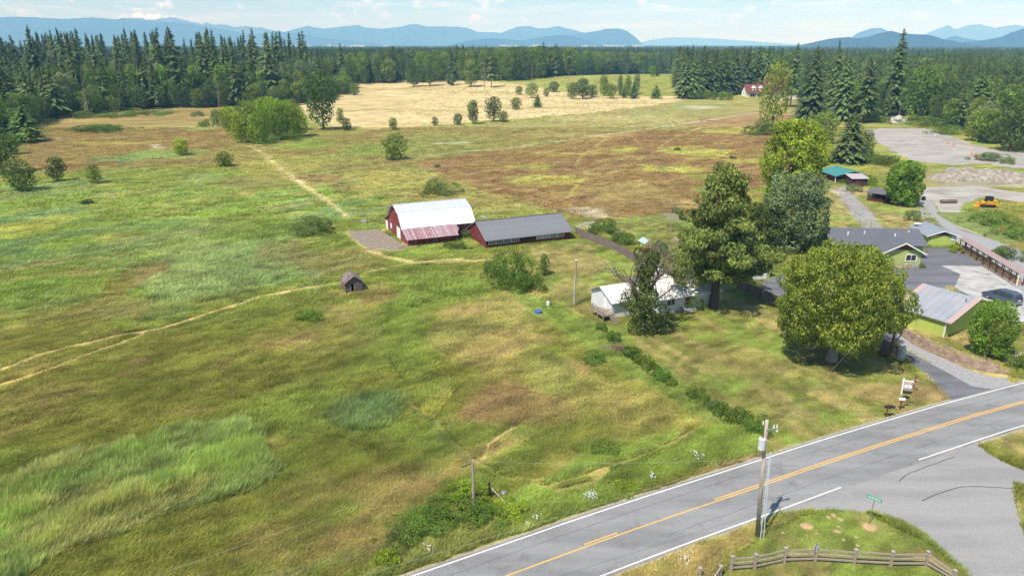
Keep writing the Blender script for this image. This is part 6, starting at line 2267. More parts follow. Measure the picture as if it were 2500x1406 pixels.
def board_fence(label, px, hgt_, post_m, top_rail=False):
    P = curve_pts(px, 2.4)
    o0 = P[0].copy()
    t = thing("board_fence", label, "fence", o0)
    mb = MB()
    for a, b_ in zip(P[:-1], P[1:]):
        L_ = (b_ - a).length
        d = (b_ - a) / L_
        nb = int(L_ / .15)
        nr = Vector((-d.y, d.x, 0))
        for k in range(nb):
            q = a + d * (k + .5) * L_ / nb - o0
            hh = hgt_ + R.uniform(-.05, .05)
            w_ = L_ / nb * .46
            off = nr * R.uniform(-.008, .008)
            e = d * w_
            n2 = nr * .012
            mb.hexa([q - e - n2 + off, q + e - n2 + off, q + e + n2 + off, q - e + n2 + off] + [v + Vector((0, 0, hh)) for v in (q - e - n2 + off, q + e - n2 + off, q + e + n2 + off, q - e + n2 + off)])
        q = a - o0
        MB().box(q.x - .06, q.x + .06, q.y - .06 + .1, q.y + .06 + .1, 0, hgt_ + .1).make("post", post_m, t)
        if top_rail:
            MB().beam(a - o0 + Vector((0, 0, hgt_ + .06)), b_ - o0 + Vector((0, 0, hgt_ + .06)), .12, .05).make("top_rail", post_m, t)
    tag(mb.make("boards", M_fencew, t), kind="stuff")
    return t


M_rustpost = simple("red_brown_post", lin((112, 66, 54)), .85, .2, 3)
board_fence("weathered board fence running from the long shed towards the greenhouse", [(1405, 573), (1450, 592), (1500, 612), (1550, 640), (1630, 668)], 1.5, M_oldwood)
board_fence("board fence with red brown top rail left of the flowering tree", [(1800, 704), (1860, 731), (1925, 762), (1960, 780)], 1.35, M_rustpost, True)
board_fence("short board fence ending at the stone pillar", [(2105, 842), (2150, 860), (2192, 880)], 1.6, M_rustpost, True)


def wire_fence(label, pxs, hgt_, m_, r=.03, wires=2, grp=None, name="wire_fence"):
    P = [G(*p) for p in pxs]
    t = thing(name, label, "fence", P[0], 0, grp)
    for i, p in enumerate(P):
        q = p - P[0]
        MB().tube(q, q + Vector((R.uniform(-.04, .04), R.uniform(-.04, .04), hgt_)), r, r * .9, 6).make("post", m_, t)
    mb = MB()
    for a, b_ in zip(P[:-1], P[1:]):
        for k in range(wires):
            z = hgt_ * (.45 + .5 * k / max(1, wires - 1))
            mb.tube(a - P[0] + Vector((0, 0, z)), b_ - P[0] + Vector((0, 0, z)), .003, .003, 3)
    mb.make("wire", M_steel, t)
    return t


wire_fence("wire fence on thin posts along the narrow gravel track", [(2041, 480), (2060, 495), (2073, 516), (2086, 528), (2098, 540), (2111, 553), (2125, 560), (2150, 575)], 1.5, M_oldwood)
wire_fence("wire fence between the dry grass and the gravel lane", [(2236, 522), (2258, 545), (2285, 560), (2310, 578)], 1.6, M_steel, .035, 3)
wire_fence("thin wire field fence running down to the leaning strut", [(905, 905), (950, 955), (1010, 1010), (1079, 1078), (1116, 1120), (1190, 1205)], 1.1, M_oldwood, .02, 2)
wire_fence("thin wire fence in the dark grass at the bottom edge", [(620, 1440), (748, 1412), (857, 1378), (945, 1345)], 1.15, M_oldwood, .022, 4)
wire_fence("wire fence on round posts between garden and brown field", [(1420, 557), (1505, 550), (1535, 548), (1565, 545), (1593, 543), (1615, 540)], 1.4, M_grwood, .07, 2)

# split rail fence at the bottom right
posts = [G(1707, 1412), G(1757, 1407), G(1784, 1394), G(1841, 1389), G(1914, 1373), G(1989, 1371), G(2084, 1377), G(2173.5, 1382), G(2259, 1382), G(2326, 1418)]
sf = thing("rail_fence", "grey split rail fence with three rails on the corner by the side road", "fence", posts[0])
for i, p in enumerate(posts):
    q = p - posts[0]
    hh = 1.25 if 1 < i < 9 else .9
    po = MB().box(q.x - .09, q.x + .09, q.y - .09, q.y + .09, -.05, hh).make("post", M_grwood, sf)
    MB().box(q.x - .12, q.x + .12, q.y - .12, q.y + .12, hh + .002, hh + .05).make("post_cap", M_paleboard, po)
for i in range(2, 9):
    for k, z in enumerate((.30, .66, 1.04)):
        a, b_ = posts[i] - posts[0], posts[i + 1] - posts[0]
        z1 = z if i < 8 else z * .7
        MB().beam(a + Vector((0, -.02 * (i % 2), z + R.uniform(-.03, .03))), b_ + Vector((0, -.02 * (i % 2), z1 + R.uniform(-.03, .03))), .07, .13).make("rail", M_grwood, sf)
MB().beam(posts[1] - posts[0] + Vector((.1, 0, .9)), posts[1] - posts[0] + Vector((-1.6, -1.6, .0)), .08, .12).make("rail", M_grwood, sf)

# main utility pole
p0 = G(1848, 1312)
up = thing("utility_pole", "tall wooden utility pole with grey transformer and white conduits at the road edge", "utility pole", p0)
top = 9.9
M_pole = simple("pole_wood", lin((176, 167, 156)), .9, .25, 3, (1, 1, .25), dirt=lin((104, 84, 70)), dirt_amt=.6, bmp=.5)
MB().tube((0, 0, -.1), (-.35, 0, top), .165, .12, 12).make("pole", M_pole, up, smooth=True)
tr = MB().tube((-.62, -.30, 7.75), (-.62, -.30, 8.55), .26, .26, 14).make("transformer", simple("transformer_grey", (.62, .66, .68), .5, .06, 3), up, smooth=False)
MB().tube((-.62, -.30, 8.56), (-.62, -.30, 8.64), .28, .20, 14).make("lid", simple("transformer_lid", (.55, .58, .6), .5, .06, 3), tr)
MB().tube((-.62, -.30, 8.65), (-.62, -.30, 8.95), .04, .03, 8).make("bushing", M_brownwood, tr)
MB().beam((-.5, -.2, 8.0), (-.3, 0, 8.0), .08).make("bracket", M_steel, up)
ca = MB().beam((-.36, -.1, 9.15), (.55, .25, 9.1), .09, .11).make("cross_arm", M_steel, up)
for x_ in (.25, .50):
    MB().tube((x_, .05 + x_ * .3, 9.17), (x_, .05 + x_ * .3, 9.42), .05, .04, 8).make("insulator", M_white, ca)
MB().tube((.55, .25, 8.85), (.55, .25, 9.08), .07, .05, 8).make("fuse_cutout", M_white, ca)
MB().tube((-.55, .1, 9.5), (-.55, .1, 9.75), .05, .04, 8).make("insulator", M_white, up)
M_conduit = simple("conduit_grey", (.62, .68, .74), .5, .06, 3)
for dx in (.20, .44):
    MB().tube((dx, -.16, 0), (.05 + dx * .25, -.16, 7.4 if dx < .3 else 6.9), .036, .036, 8).make("conduit", M_conduit, up)
for z_ in (1.8, 3.6, 5.4):
    MB().beam((-.1, -.17, z_), (.32, -.17, z_), .04, .05).make("conduit_strap", M_steel, up)
MB().box(-.10, .06, -.24, -.17, 2.3, 3.1).make("meter_box", M_steel, up)
p1 = G(1403, 745)
yp = thing("utility_pole", "slim grey service pole on the dry lawn beside the white house", "utility pole", p1)
MB().tube((0, 0, -.1), (.05, 0, 6.6), .13, .10, 10).make("pole", M_grwood, yp)
MB().tube((-.14, -.08, .2), (-.12, -.06, 4.4), .035, .035, 6).make("conduit", M_white, yp)
MB().box(-.1, .14, -.24, -.12, 1.5, 1.95).make("meter_box", M_steel, yp)
MB().tube((.02, 0, 6.6), (.05, 0, 6.75), .14, .10, 10).make("pole_cap", M_white, yp)
p2 = G(1157, 1249)
lp = thing("utility_pole", "short weathered roadside pole rising from bright yellow green bushes", "utility pole", p2)
MB().tube((0, 0, -.1), (-.02, 0, 4.7), .13, .10, 10).make("pole", M_grwood, lp)
MB().tube((-.03, -.05, 4.55), (.1, -.05, 4.62), .05, .04, 6).make("insulator", M_white, lp)
MB().beam((-.1, 0, 4.4), (-.9, -.15, 4.15), .05, .05).make("strut", M_dark, lp)
p3 = G(1196, 1216)
st = thing("leaning_strut", "dark post with a pale strut leaning against it near the road", "post", p3)
MB().tube((0, 0, 0), (-.05, 0, 1.5), .10, .09, 8).make("post", M_darkwood, st)
MB().tube((.02, -.05, 1.15), (1.0, -.9, .55), .07, .06, 8).make("strut", M_grwood, st)
MB().tube((.98, -.88, .57), (1.55, -1.5, .05), .035, .03, 6).make("guy_guard", M_wtrim, st)
p4 = G(2178, 842)
bp = thing("utility_pole", "reddish brown pole between the flowering tree and the garage", "utility pole", p4)
MB().tube((0, 0, -.1), (.25, 0, 7.4), .14, .11, 10).make("pole", simple("red_pole", lin((134, 74, 48)), .85, .25, 3, (1, 1, .3)), bp)


def cable(a, b_, sag, label, r=.012):
    a, b_ = Vector(a), Vector(b_)
    mb = MB()
    pr = a
    n = 24
    for i in range(1, n + 1):
        t = i / n
        q = a.lerp(b_, t) - Vector((0, 0, 4 * sag * t * (1 - t)))
        mb.tube(pr, q, r, r, 4)
        pr = q
    o = mb.make("power_cable", M_cable, None)
    tag(o, label, "cable")


M_cable = simple("cable_grey", lin((150, 146, 140)), .6, .1, 3)
pt = p0 + Vector((-.3, 0, 7.3))
e1 = G(835, 1406, 6.6)
cable(pt, pt + (e1 - pt) * 1.6, .35, "power cable from the tall pole's transformer down to the lower left")
pl = p2 + Vector((-.9, -.15, 4.15))
e2 = G(365, 1406, 4.6)
cable(pl, pl + (e2 - pl) * 1.5, .1, "power cable from the short roadside pole to the lower left edge")
cable(p2 + Vector((.05, -.05, 4.6)), p0 + Vector((-.3, 0, 6.8)), .3, "power cable joining the short roadside pole and the tall pole", .009)
cable(p0 + Vector((-.35, .05, 8.6)), p4 + Vector((.2, 0, 7.2)), .6, "service cable from the tall pole over the lawn to the brown pole", .010)
cable(p1 + Vector((.04, 0, 6.5)), Hw.location + Vector((.6, 3.0, 3.6)), .3, "service cable from the slim lawn pole to the white house", .008)

# ------------------------------------------------------------------ small things
# old grey posts standing in the meadow
for i, (bx, by, hh, lean, lab) in enumerate([
        (643, 512, 1.1, 0, "lone grey post in the meadow, leftmost"), (666, 508, 1.0, .1, "grey post right of the leftmost meadow post"),
        (713, 545, 1.1, 0, "pale post behind the dark bramble mound"), (675, 566, 1.1, .1, "dark thin post left of the dark bramble mound"),
        (829, 493, 1.3, .05, "grey post right of the straw path above the barn"), (852, 487, 1.1, 0, "second thin post right of the straw path above the barn"),
        (757, 680, 1.3, -.35, "leaning old post left of the little hut, farthest left"), (767, 684, 1.4, -.12, "middle old post left of the little hut"), (780, 696, 1.2, .02, "upright old post nearest the little hut"),
        (181, 302, 3.4, .02, "dark leaning post in the far left field"), (779, 495, 1.2, 0, "stub post with rail beside the straw path")]):
    q = G(bx, by)
    mb = MB().tube((0, 0, -.1), (lean * hh, 0, hh), .09 if i < 9 else .12, .08, 7)
    if i == 10:
        mb.beam((0, 0, .7), (-3.0, -.2, .45), .07, .1)
    o = mb.make("old_post", M_grwood, None, q)
    tag(o, lab, "post")
for lab, px, w_, m_ in (("weathered beam lying in the grass left of the little hut", [(764, 705), (784, 712)], .3, M_grwood),
                        ("pale boards lying in the grass behind the long shed's left end", [(1173, 529), (1194, 537)], .7, M_paleboard),
                        ("white slab lying behind the garden fence", [(1426, 546), (1458, 544)], .8, M_paleboard),
                        ("pale timber lying in the weeds before the barn", [(1104, 615), (1146, 613)], .18, M_paleboard)):
    a, b_ = G(*px[0]), G(*px[1])
    o = MB().beam(Vector((0, 0, .12)), b_ - a + Vector((0, 0, .14)), w_, .15).make("timber", m_, None, a)
    tag(o, lab, "timber")
# blue lid and white barrel near the boundary strip
o = MB().tube((0, 0, 0), (0, 0, .45), .55, .48, 14).tube((0, 0, .45), (0, 0, .52), .58, .40, 14).make("blue_tub", simple("blue_plastic", lin((78, 112, 176)), .5, .1, 3), None, G(1314, 766))
tag(o, "blue plastic tub standing in the grass by the boundary strip", "tub")
o = MB().tube((0, 0, 0), (0, 0, .65), .22, .25, 12).tube((0, 0, .65), (0, 0, .78), .25, .12, 12).make("white_barrel", M_white, None, G(1338, 748))
tag(o, "white barrel beside the mown strip below the dry lawn", "barrel")
o = MB().tube((0, 0, 0), (0, 0, .32), .28, .26, 10).tube((0, 0, .32), (0, 0, .38), .2, .15, 10).make("water_bucket", M_steel, None, G(1230, 1209))
tag(o, "small grey bucket near the leaning strut", "bucket")
o = MB().box(-.6, .6, -.35, .35, 0, .5).box(-.5, .5, -.3, .3, .5, .62).make("cart_bed", M_paleboard, None, G(889, 545))
tag(o, "small grey trough in the weeds left of the barn", "trough")

# real estate sign
q = G(2199.5, 964)
sg = thing("yard_sign", "white hanging real estate sign post beside the driveway", "sign", q, math.radians(-18))
MB().box(-.07, .07, -.07, .07, 0, 1.95).make("post", M_white, sg)
MB().box(-.12, .98, -.05, .05, 1.62, 1.74).make("arm", M_white, sg)
pn = MB().box(.16, .86, -.02, .02, .72, 1.5).make("panel", M_white, sg)
MB().box(.18, .84, -.028, -.0205, 1.28, 1.47).make("red_band", simple("sign_red", lin((190, 40, 70)), .5, .05, 2), pn)
MB().box(.18, .84, -.028, -.0205, .75, .92).make("blue_band", simple("sign_blue", lin((36, 96, 176)), .5, .05, 2), pn)
MB().tube((.51, -.0205, 1.11), (.51, -.028, 1.11), .055, .055, 10).make("dot", M_black, pn)
for k in range(6):
    MB().box(.23 + .095 * k, .29 + .095 * k, -.034, -.0285, 1.33, 1.42).make("lettering", M_white, pn)
    MB().box(.23 + .095 * k, .29 + .095 * k, -.034, -.0285, .80, .87).make("lettering", M_white, pn)
for x_ in (.24, .78):
    MB().tube((x_, 0, 1.5), (x_, 0, 1.63), .012, .012, 5).make("chain", M_steel, sg)


def mailbox(label, px, py, z, m_, rz, post=False, grp=None):
    p = G(px, py)
    t = thing("mailbox", label, "mailbox", p, rz, grp)
    pts = [(-.28, math.cos(a) * .11, z + .14 + math.sin(a) * .10) for a in np.linspace(0, math.pi, 7)] + [(-.28, -.11, z), (-.28, .11, z)]
    MB().prism(pts, (.56, 0, 0)).make("box", m_, t)
    MB().prism([(.285, y * .96, z + (zz - z) * .96) for _, y, zz in pts], (.02, 0, 0)).make("door", m_, t)
    MB().box(-.02, .10, .112, .125, z + .12, z + .3).make("flag", M_rustpost, t)
    if post:
        MB().box(-.05, .05, -.05, .05, 0, z - .03).make("post", M_brownwood, t)
        MB().box(-.3, .3, -.2, .2, z - .028, z - .002).make("shelf", M_brownwood, t)
    return t


mailbox("white mailbox on a wooden post by the road", 2197, 1000, 1.1, M_white, math.radians(-10), True)
mailbox("black mailbox behind the white mailbox", 2207, 996, 1.12, M_black, math.radians(-10))
mailbox("black mailbox on the leaning post, left one of a pair", 2163, 1018, 1.05, M_black, math.radians(-20), True)
mailbox("black mailbox on the leaning post, right one of a pair", 2172, 1018, 1.05, M_black, math.radians(-20))
# street name sign
q = G(2120.6, 1280)
ss = thing("street_sign", "green street name sign on a thin steel post at the corner", "street sign", q, math.radians(-42))
MB().tube((0, 0, 0), (.08, 0, 2.25), .035, .03, 8).make("post", M_steel, ss)
pl = MB().box(-.48, .62, -.012, .012, 2.26, 2.50).make("name_plate", simple("sign_green", lin((40, 170, 130)), .5, .05, 2), ss)
for k in range(7):
    MB().box(-.36 + .13 * k, -.28 + .13 * k, -.018, -.0125, 2.33, 2.43).make("lettering", M_white, pl)
q = posts[5]
bs = thing("address_sign", "small blue house number sign on the rail fence post", "sign", q + Vector((-.10, -.11, .8)), math.radians(35))
pl = MB().box(-.14, .14, -.02, 0, .1, .82).make("plate", simple("address_blue", lin((40, 96, 190)), .5, .05, 2), bs)
for k in range(4):
    MB().box(-.07, .07, -.026, -.0205, .16 + .16 * k, .27 + .16 * k).make("digit", M_white, pl)
# mole hills on the corner lawn
M_mole = simple("mole_soil", lin((190, 160, 120)), .95, .2, 4, bmp=.6)
mh_me = MB()
for k in range(3):
    mh_me.tube((0, 0, -.02 + k * .07), (0, 0, .05 + k * .07), .42 - .13 * k, .30 - .13 * k, 11)
mh_me = mh_me.mesh("molehill")
mh_me.materials.append(M_mole)
for i, (bx, by, s, lab) in enumerate([(1969, 1284, 1.5, "largest bare soil mound on the corner lawn"), (2123, 1286, 1.6, "bare soil ring round the street sign's foot"), (2035, 1257, .8, "soil mound nearest the road on the corner lawn"), (2023, 1262, .7, "soil mound beside the one nearest the road"), (2051, 1267, .75, "soil mound right of the pair nearest the road"),
                                      (2047, 1285, .6, "small soil mound in the middle of the corner lawn"), (2044, 1297, .9, "wide soil mound in the middle of the corner lawn"), (1993, 1302, .6, "small soil mound right of the blue sign"), (1912, 1300, .5, "small soil mound at the left of the corner lawn"), (2090, 1311, .6, "soil mound above the rail fence's middle post"), (2059, 1317, .6, "soil mound just behind the rail fence"), (2094, 1331, .6, "soil mound touching the rail fence's middle post")]):
    o = share("molehill", mh_me, None, G(bx, by), (0, 0, i), (s, s * R.uniform(.8, 1.1), s * .55))
    tag(o, lab, "molehill")
# garden: pergola, greenhouse, raised bed
c4 = [G(1618, 522, 2.2), G(1647, 522, 2.2), G(1669, 538, 2.2), G(1639, 540, 2.2)]
pg = thing("pergola", "grey slatted pergola at the far end of the garden", "pergola", Vector((c4[3].x, c4[3].y, 0)))
o0 = Vector((c4[3].x, c4[3].y, 0))
for k in range(9):
    t = k / 8
    MB().beam(c4[0].lerp(c4[3], t) - o0 + Vector((0, 0, .1)), c4[1].lerp(c4[2], t) - o0 + Vector((0, 0, .1)), .22, .06).make("slat", M_grwood, pg)
for a in c4:
    q = a - o0
    MB().box(q.x - .07, q.x + .07, q.y - .07, q.y + .07, 0, 2.2).make("post", M_grwood, pg)
MB().beam(c4[0] - o0, c4[3] - o0, .1, .14).make("beam", M_grwood, pg)
MB().beam(c4[1] - o0, c4[2] - o0, .1, .14).make("beam", M_grwood, pg)
gh = thing("greenhouse", "small timber framed greenhouse with pale sheet roof inside the garden", "greenhouse", G(1573, 620), math.radians(20))
for x_ in (0, .8, 1.6):
    for y_ in (0, 2.0):
        MB().box(x_ - .05, x_ + .05, y_ - .05, y_ + .05, 0, 1.9).make("post", M_brownwood, gh)
MB().box(-.03, 1.63, -.03, .03, 0, .7).make("panel", M_brownwood, gh)
MB().box(-.03, .03, .06, 1.94, 0, .7).make("panel", M_brownwood, gh)
for e, s in ((-.15, .01), (1.75, -.01)):
    for k in range(4):
        y_ = -.2 + .62 * k
        MB().slab([(e, y_, 1.85), (.8 + s, y_, 2.45), (.8 + s, y_ + .6, 2.45), (e, y_ + .6, 1.85)], .03).make("roof_panel", simple("pale_sheet", lin((176, 196, 204)), .35, .15, 3) if k == 0 and e < 0 else bpy.data.materials["pale_sheet"], gh)
for z_ in (1.0, 1.5):
    MB().beam((0, -.0, z_), (1.6, 0, z_), .05, .06).make("rail", M_grwood, gh)
rb = thing("raised_bed", "raised garden bed edged with grey boards below the pergola", "raised bed", G(1672, 590), math.radians(-30))
MB().box(-2.4, 2.4, -.9, -.82, 0, .45).make("board", M_grwood, rb)
MB().box(-2.4, 2.4, .82, .9, 0, .45).make("board", M_grwood, rb)
MB().box(-2.4, -2.32, -.82, .82, 0, .45).make("board", M_grwood, rb)
MB().box(2.32, 2.4, -.82, .82, 0, .45).make("board", M_grwood, rb)
MB().box(-2.32, 2.32, -.82, .82, 0, .36).make("soil", M_mole, rb)

# orange cones and site clutter
cone = MB().box(-.22, .22, -.22, .22, 0, .05)
cone.tube((0, 0, .05), (0, 0, .95), .17, .04, 10)
cone = cone.mesh("traffic_cone")
cone.materials.append(simple("cone_orange", lin((236, 96, 40)), .6, .06, 2))
for (bx, by, lab) in ((2381, 384, "tallest orange barrel cone beside the green mound"), (2372, 379, "orange cone left of the tallest one by the green mound"), (2386, 390, "orange cone right below the tallest one by the green mound"), (2313, 352, "orange stake cone at the far side of the dirt yard, left"), (2328, 357, "orange stake cone at the far side of the dirt yard, right")):
    tag(share("traffic_cone", cone, None, G(bx, by), (0, 0, 0), (1.3, 1.3, 1.5)), lab, "traffic cone")
tag(share("marker_flag", MB().box(-.02, .02, -.02, .02, 0, 1.1).box(-.55, .55, -.02, .02, .5, 1.3).mesh("marker_flag"), None, G(2448, 570)), "orange survey marker on the weedy bank at the right edge", "marker").data.materials.append(bpy.data.materials["cone_orange"])
o = MB().tube((-1.9, 0, .45), (1.9, .3, .45), .45, .45, 12).make("culvert_pipe", simple("rusty_pipe", lin((120, 100, 92)), .7, .3, 2), None, G(2316, 497))
tag(o, "rusty culvert pipe lying beside the dirt lane", "pipe")
o = MB().tube((0, 0, 0), (0, 0, .8), .5, .42, 12).tube((0, 0, .8), (0, 0, .9), .42, .3, 12).make("black_drum", M_black, None, G(2254, 489))
tag(o, "black drum at the mouth of the dirt lane", "drum")
o = MB().box(-.5, .5, -.04, .04, .3, 1.5).box(-.42, -.36, -.04, .04, 0, .3).box(.36, .42, -.04, .04, 0, .3).make("site_board", M_white, None, G(2247, 478), .4)
tag(o, "white notice board behind the round tree at the dirt lane", "board")
o = MB().beam((-1.1, 0, 1.0), (1.1, 0, 1.0), .12, .12).beam((-.9, 0, 1.0), (-1.1, .6, 0), .08).beam((-.9, 0, 1.0), (-1.1, -.6, 0), .08).beam((.9, 0, 1.0), (1.1, .6, 0), .08).beam((.9, 0, 1.0), (1.1, -.6, 0), .08).make("saw_horse", M_white, None, G(2285, 335), .3)
tag(o, "white trestle at the back edge of the dirt yard", "trestle")
mb = MB()
for k in range(26):
    q = Vector((R.uniform(-3, 3), R.uniform(-1.4, 1.4), R.uniform(.1, 1.3)))
    mb.beam(q, q + Vector((R.uniform(-2, 2), R.uniform(-1, 1), R.uniform(-.4, .4))), .18, .12)
o = mb.make("scrap_heap", M_rustp, None, G(2304, 327))
tag(o, "rust coloured scrap heap at the back of the dirt yard", "heap")
q = G(2404, 872)
o = MB().tube((0, 0, 0), (.05, 0, .55), .09, .09, 10).make("marker_post", M_white, None, q)
tag(o, "short white post with blue cap above the retaining wall", "marker post")
cp = MB().tube((.05, 0, .552), (.08, 0, .95), .12, .11, 10).make("cap", simple("cap_blue", lin((40, 120, 180)), .5, .05, 2), o)
o = MB().box(-.9, .9, -.06, .06, .0, .3).make("parking_kerb", M_white, None, G(2490, 785))
tag(o, "white parking kerb at the right edge of the asphalt yard", "kerb")
# flower pots by the workshop door
for i, (bx, by, lab) in enumerate([(2326, 606, "clay pot with yellow plants left of the firewood"), (2340, 612, "dark pot with low plants beside the firewood"), (2349, 620, "pot of pale flowers at the head of the firewood stack")]):
    t = thing("flower_pot", lab, "flower pot", G(bx, by))
    MB().tube((0, 0, 0), (0, 0, .4), .22, .3, 10).make("pot", M_brownwood, t)
    slotmat(share("plant", BU[i], t, (0, 0, .38), (0, 0, 0), (.42, .42, .45)), M_leafb)

# ---- yellow tracked loader
q = G(2408, 506)
ld = thing("tracked_loader", "yellow tracked loader with black cab parked by the dirt lane", "loader", q, math.radians(-8))
M_cat = simple("loader_yellow", lin((232, 168, 36)), .5, .1, 3, dirt=lin((150, 120, 60)), dirt_amt=.4)
for y_ in (-.85, .85):
    mb = MB()
    prof = [(-1.5, .30), (-1.25, .05), (1.25, .05), (1.55, .35), (1.35, .72), (-1.2, .72)]
    mb.prism([(x_, y_ - .2, z_) for x_, z_ in prof], (0, .4, 0))
    tk = mb.make("track", M_rubber, ld)
    for k in range(4):
        MB().tube((-1.0 + .65 * k, y_ - .24, .34), (-1.0 + .65 * k, y_ + .24, .34), .19, .19, 10).make("roller", M_black, tk)
    for k in range(9):
        MB().box(-1.2 + .3 * k, -1.1 + .3 * k, y_ - .21, y_ + .21, .722, .76).make("track_pad", M_black, tk)
MB().prism([(-1.2, -.62, .5), (1.75, -.62, .55), (1.75, -.62, 1.35), (.2, -.62, 1.5), (-1.3, -.62, 1.15)], (0, 1.24, 0)).make("body", M_cat, ld)
MB().box(.9, 1.9, -.7, .7, 1.36, 1.62).make("engine_hood", M_cat, ld)
cb = MB().prism([(-.55, -.55, 1.42), (.85, -.55, 1.42), (.80, -.55, 2.35), (-.35, -.55, 2.35)], (0, 1.1, 0)).make("cab", M_black, ld)
MB().box(-.35, .7, -.565, -.552, 1.62, 2.22).make("window", M_glass, cb)
MB().box(-.5, .95, -.68, .68, 2.352, 2.46).make("cab_roof", M_black, ld)
for y_ in (-.72, .62):
    MB().beam((.1, y_ + .05, 1.5), (-1.95, y_ + .05, .75), .12, .22).make("lift_arm", M_cat, ld)
MB().prism([(-2.0, -1.0, .1), (-2.7, -1.0, .1), (-2.75, -1.0, .2), (-2.2, -1.0, .3), (-2.05, -1.0, .95), (-1.9, -1.0, .95)], (0, 2.0, 0)).make("bucket", M_cat, ld)
MB().tube((1.3, .3, 1.62), (1.3, .3, 2.2), .06, .05, 8).make("exhaust", M_black, ld)
MB().beam((1.75, -.4, .7), (2.5, -.4, .35), .14, .2).make("ripper", M_cat, ld)

# ---- minivan in the yard
f_, r_ = G(2398, 728), G(2472, 752)
ang = math.atan2((f_ - r_).y, (f_ - r_).x)
mv = thing("parked_minivan", "dark blue grey minivan parked on the concrete, rear towards the camera", "van", G(2444, 735), ang)
M_van = simple("van_paint", lin((92, 104, 122)), .3, .05, 2, metal=.3)
L2, W2 = 2.45, .92
sec = [(-2.42, .35), (2.30, .32), (2.45, .55), (2.38, .82), (1.55, 1.06), (.75, 1.62), (.2, 1.74), (-1.7, 1.74), (-2.2, 1.60), (-2.44, 1.0), (-2.48, .6)]
V, Fq = [], []
for w_, k_ in ((-W2, 1.0), (-W2 * .98, 1.0), (W2 * .98, 1.0), (W2, 1.0)):
    for x_, z_ in sec:
        inn = max(0, z_ - 1.0) * .22
        V.append((x_ * (1 if abs(w_) < W2 else .985), w_ * (1 - inn), z_))
ns = len(sec)
for s_ in range(3):
    for k in range(ns):
        Fq.append((s_ * ns + k, s_ * ns + (k + 1) % ns, (s_ + 1) * ns + (k + 1) % ns, (s_ + 1) * ns + k))
Fq += [tuple(range(ns - 1, -1, -1)), tuple(range(3 * ns, 4 * ns))]
bd = MB().add(V, Fq).make("body", M_van, mv)
for sgn in (-1, 1):
    y0 = sgn * (W2 * .885)
    for xa, xb in ((.95, .05), (-.02, -.95), (-1.02, -1.95)):
        za, zb = 1.10, 1.58
        yy0, yy1 = sgn * (W2 * (1 - .1 * .22) + .006), sgn * (W2 * (1 - .58 * .22) + .006)
        xa2 = xa - (.42 if xa > .5 else 0)
        MB().prism([(xa, yy0, za), (xb, yy0, za), (xb, yy1, zb), (xa2, yy1, zb)], (0, -sgn * .004, 0)).make("side_window", M_glass, bd)
    for x_ in (1.5, -1.5):
        wh = MB().tube((x_, sgn * .72, .33), (x_, sgn * .935, .33), .33, .33, 18).make("wheel", M_rubber, mv)
        MB().tube((x_, sgn * .936, .33), (x_, sgn * .95, .33), .2, .18, 14).make("rim", M_steel, wh)
    MB().box(-2.50, -2.40, sgn * .62 - .12, sgn * .62 + .12, .85, 1.05).make("tail_light", simple("tail_red", (.45, .02, .03), .3, .05, 2), mv)
    MB().box(2.30, 2.44, sgn * .66 - .14, sgn * .66 + .14, .66, .80).make("headlight", M_white, mv)
    MB().box(-1.7, .3, sgn * .62 - .03, sgn * .62 + .03, 1.742, 1.79).make("roof_rail", M_black, mv)
MB().prism([(-2.47, -.66, 1.08), (-2.47, .66, 1.08), (-2.27, .58, 1.56), (-2.27, -.58, 1.56)], (-.012, 0, .004)).make("rear_window", M_glass, mv)
MB().prism([(1.55, -.7, 1.10), (1.55, .7, 1.10), (.80, .62, 1.60), (.80, -.62, 1.60)], (.012, 0, .01)).make("windscreen", M_glass, mv)
MB().box(-2.56, -2.38, -.86, .86, .38, .62).make("bumper", M_steel, mv)
MB().box(-2.52, -2.478, -.26, .26, .78, .9).make("number_plate", M_white, mv)

# ------------------------------------------------------------------ person by the sign
def skin_mesh(name, verts, edges, radii, root, m_, parent, sub=1):
    me = bpy.data.meshes.new(name)
    me.from_pydata(verts, edges, [])
    o = put(bpy.data.objects.new(name, me), parent)
    sm = o.modifiers.new("skin", 'SKIN')
    for i, r in enumerate(radii):
        me.skin_vertices[0].data[i].radius = (r, r) if not isinstance(r, tuple) else r
    me.skin_vertices[0].data[root].use_root = True
    sb = o.modifiers.new("sub", 'SUBSURF')
    sb.levels = sb.render_levels = sub
    me.materials.append(m_)
    return o


pr = thing("person", "person in dark cap, dark vest and pale shorts looking at a controller beside the sign", "person", G(2231, 956), math.radians(-60))
M_skin = simple("skin", lin((200, 148, 118)), .6, .06, 4)
vs2, ed, rd = [], [], []


def sv(p, r, par=None):
    vs2.append(p); rd.append(r)
    if par is not None:
        ed.append((par, len(vs2) - 1))
    return len(vs2) - 1


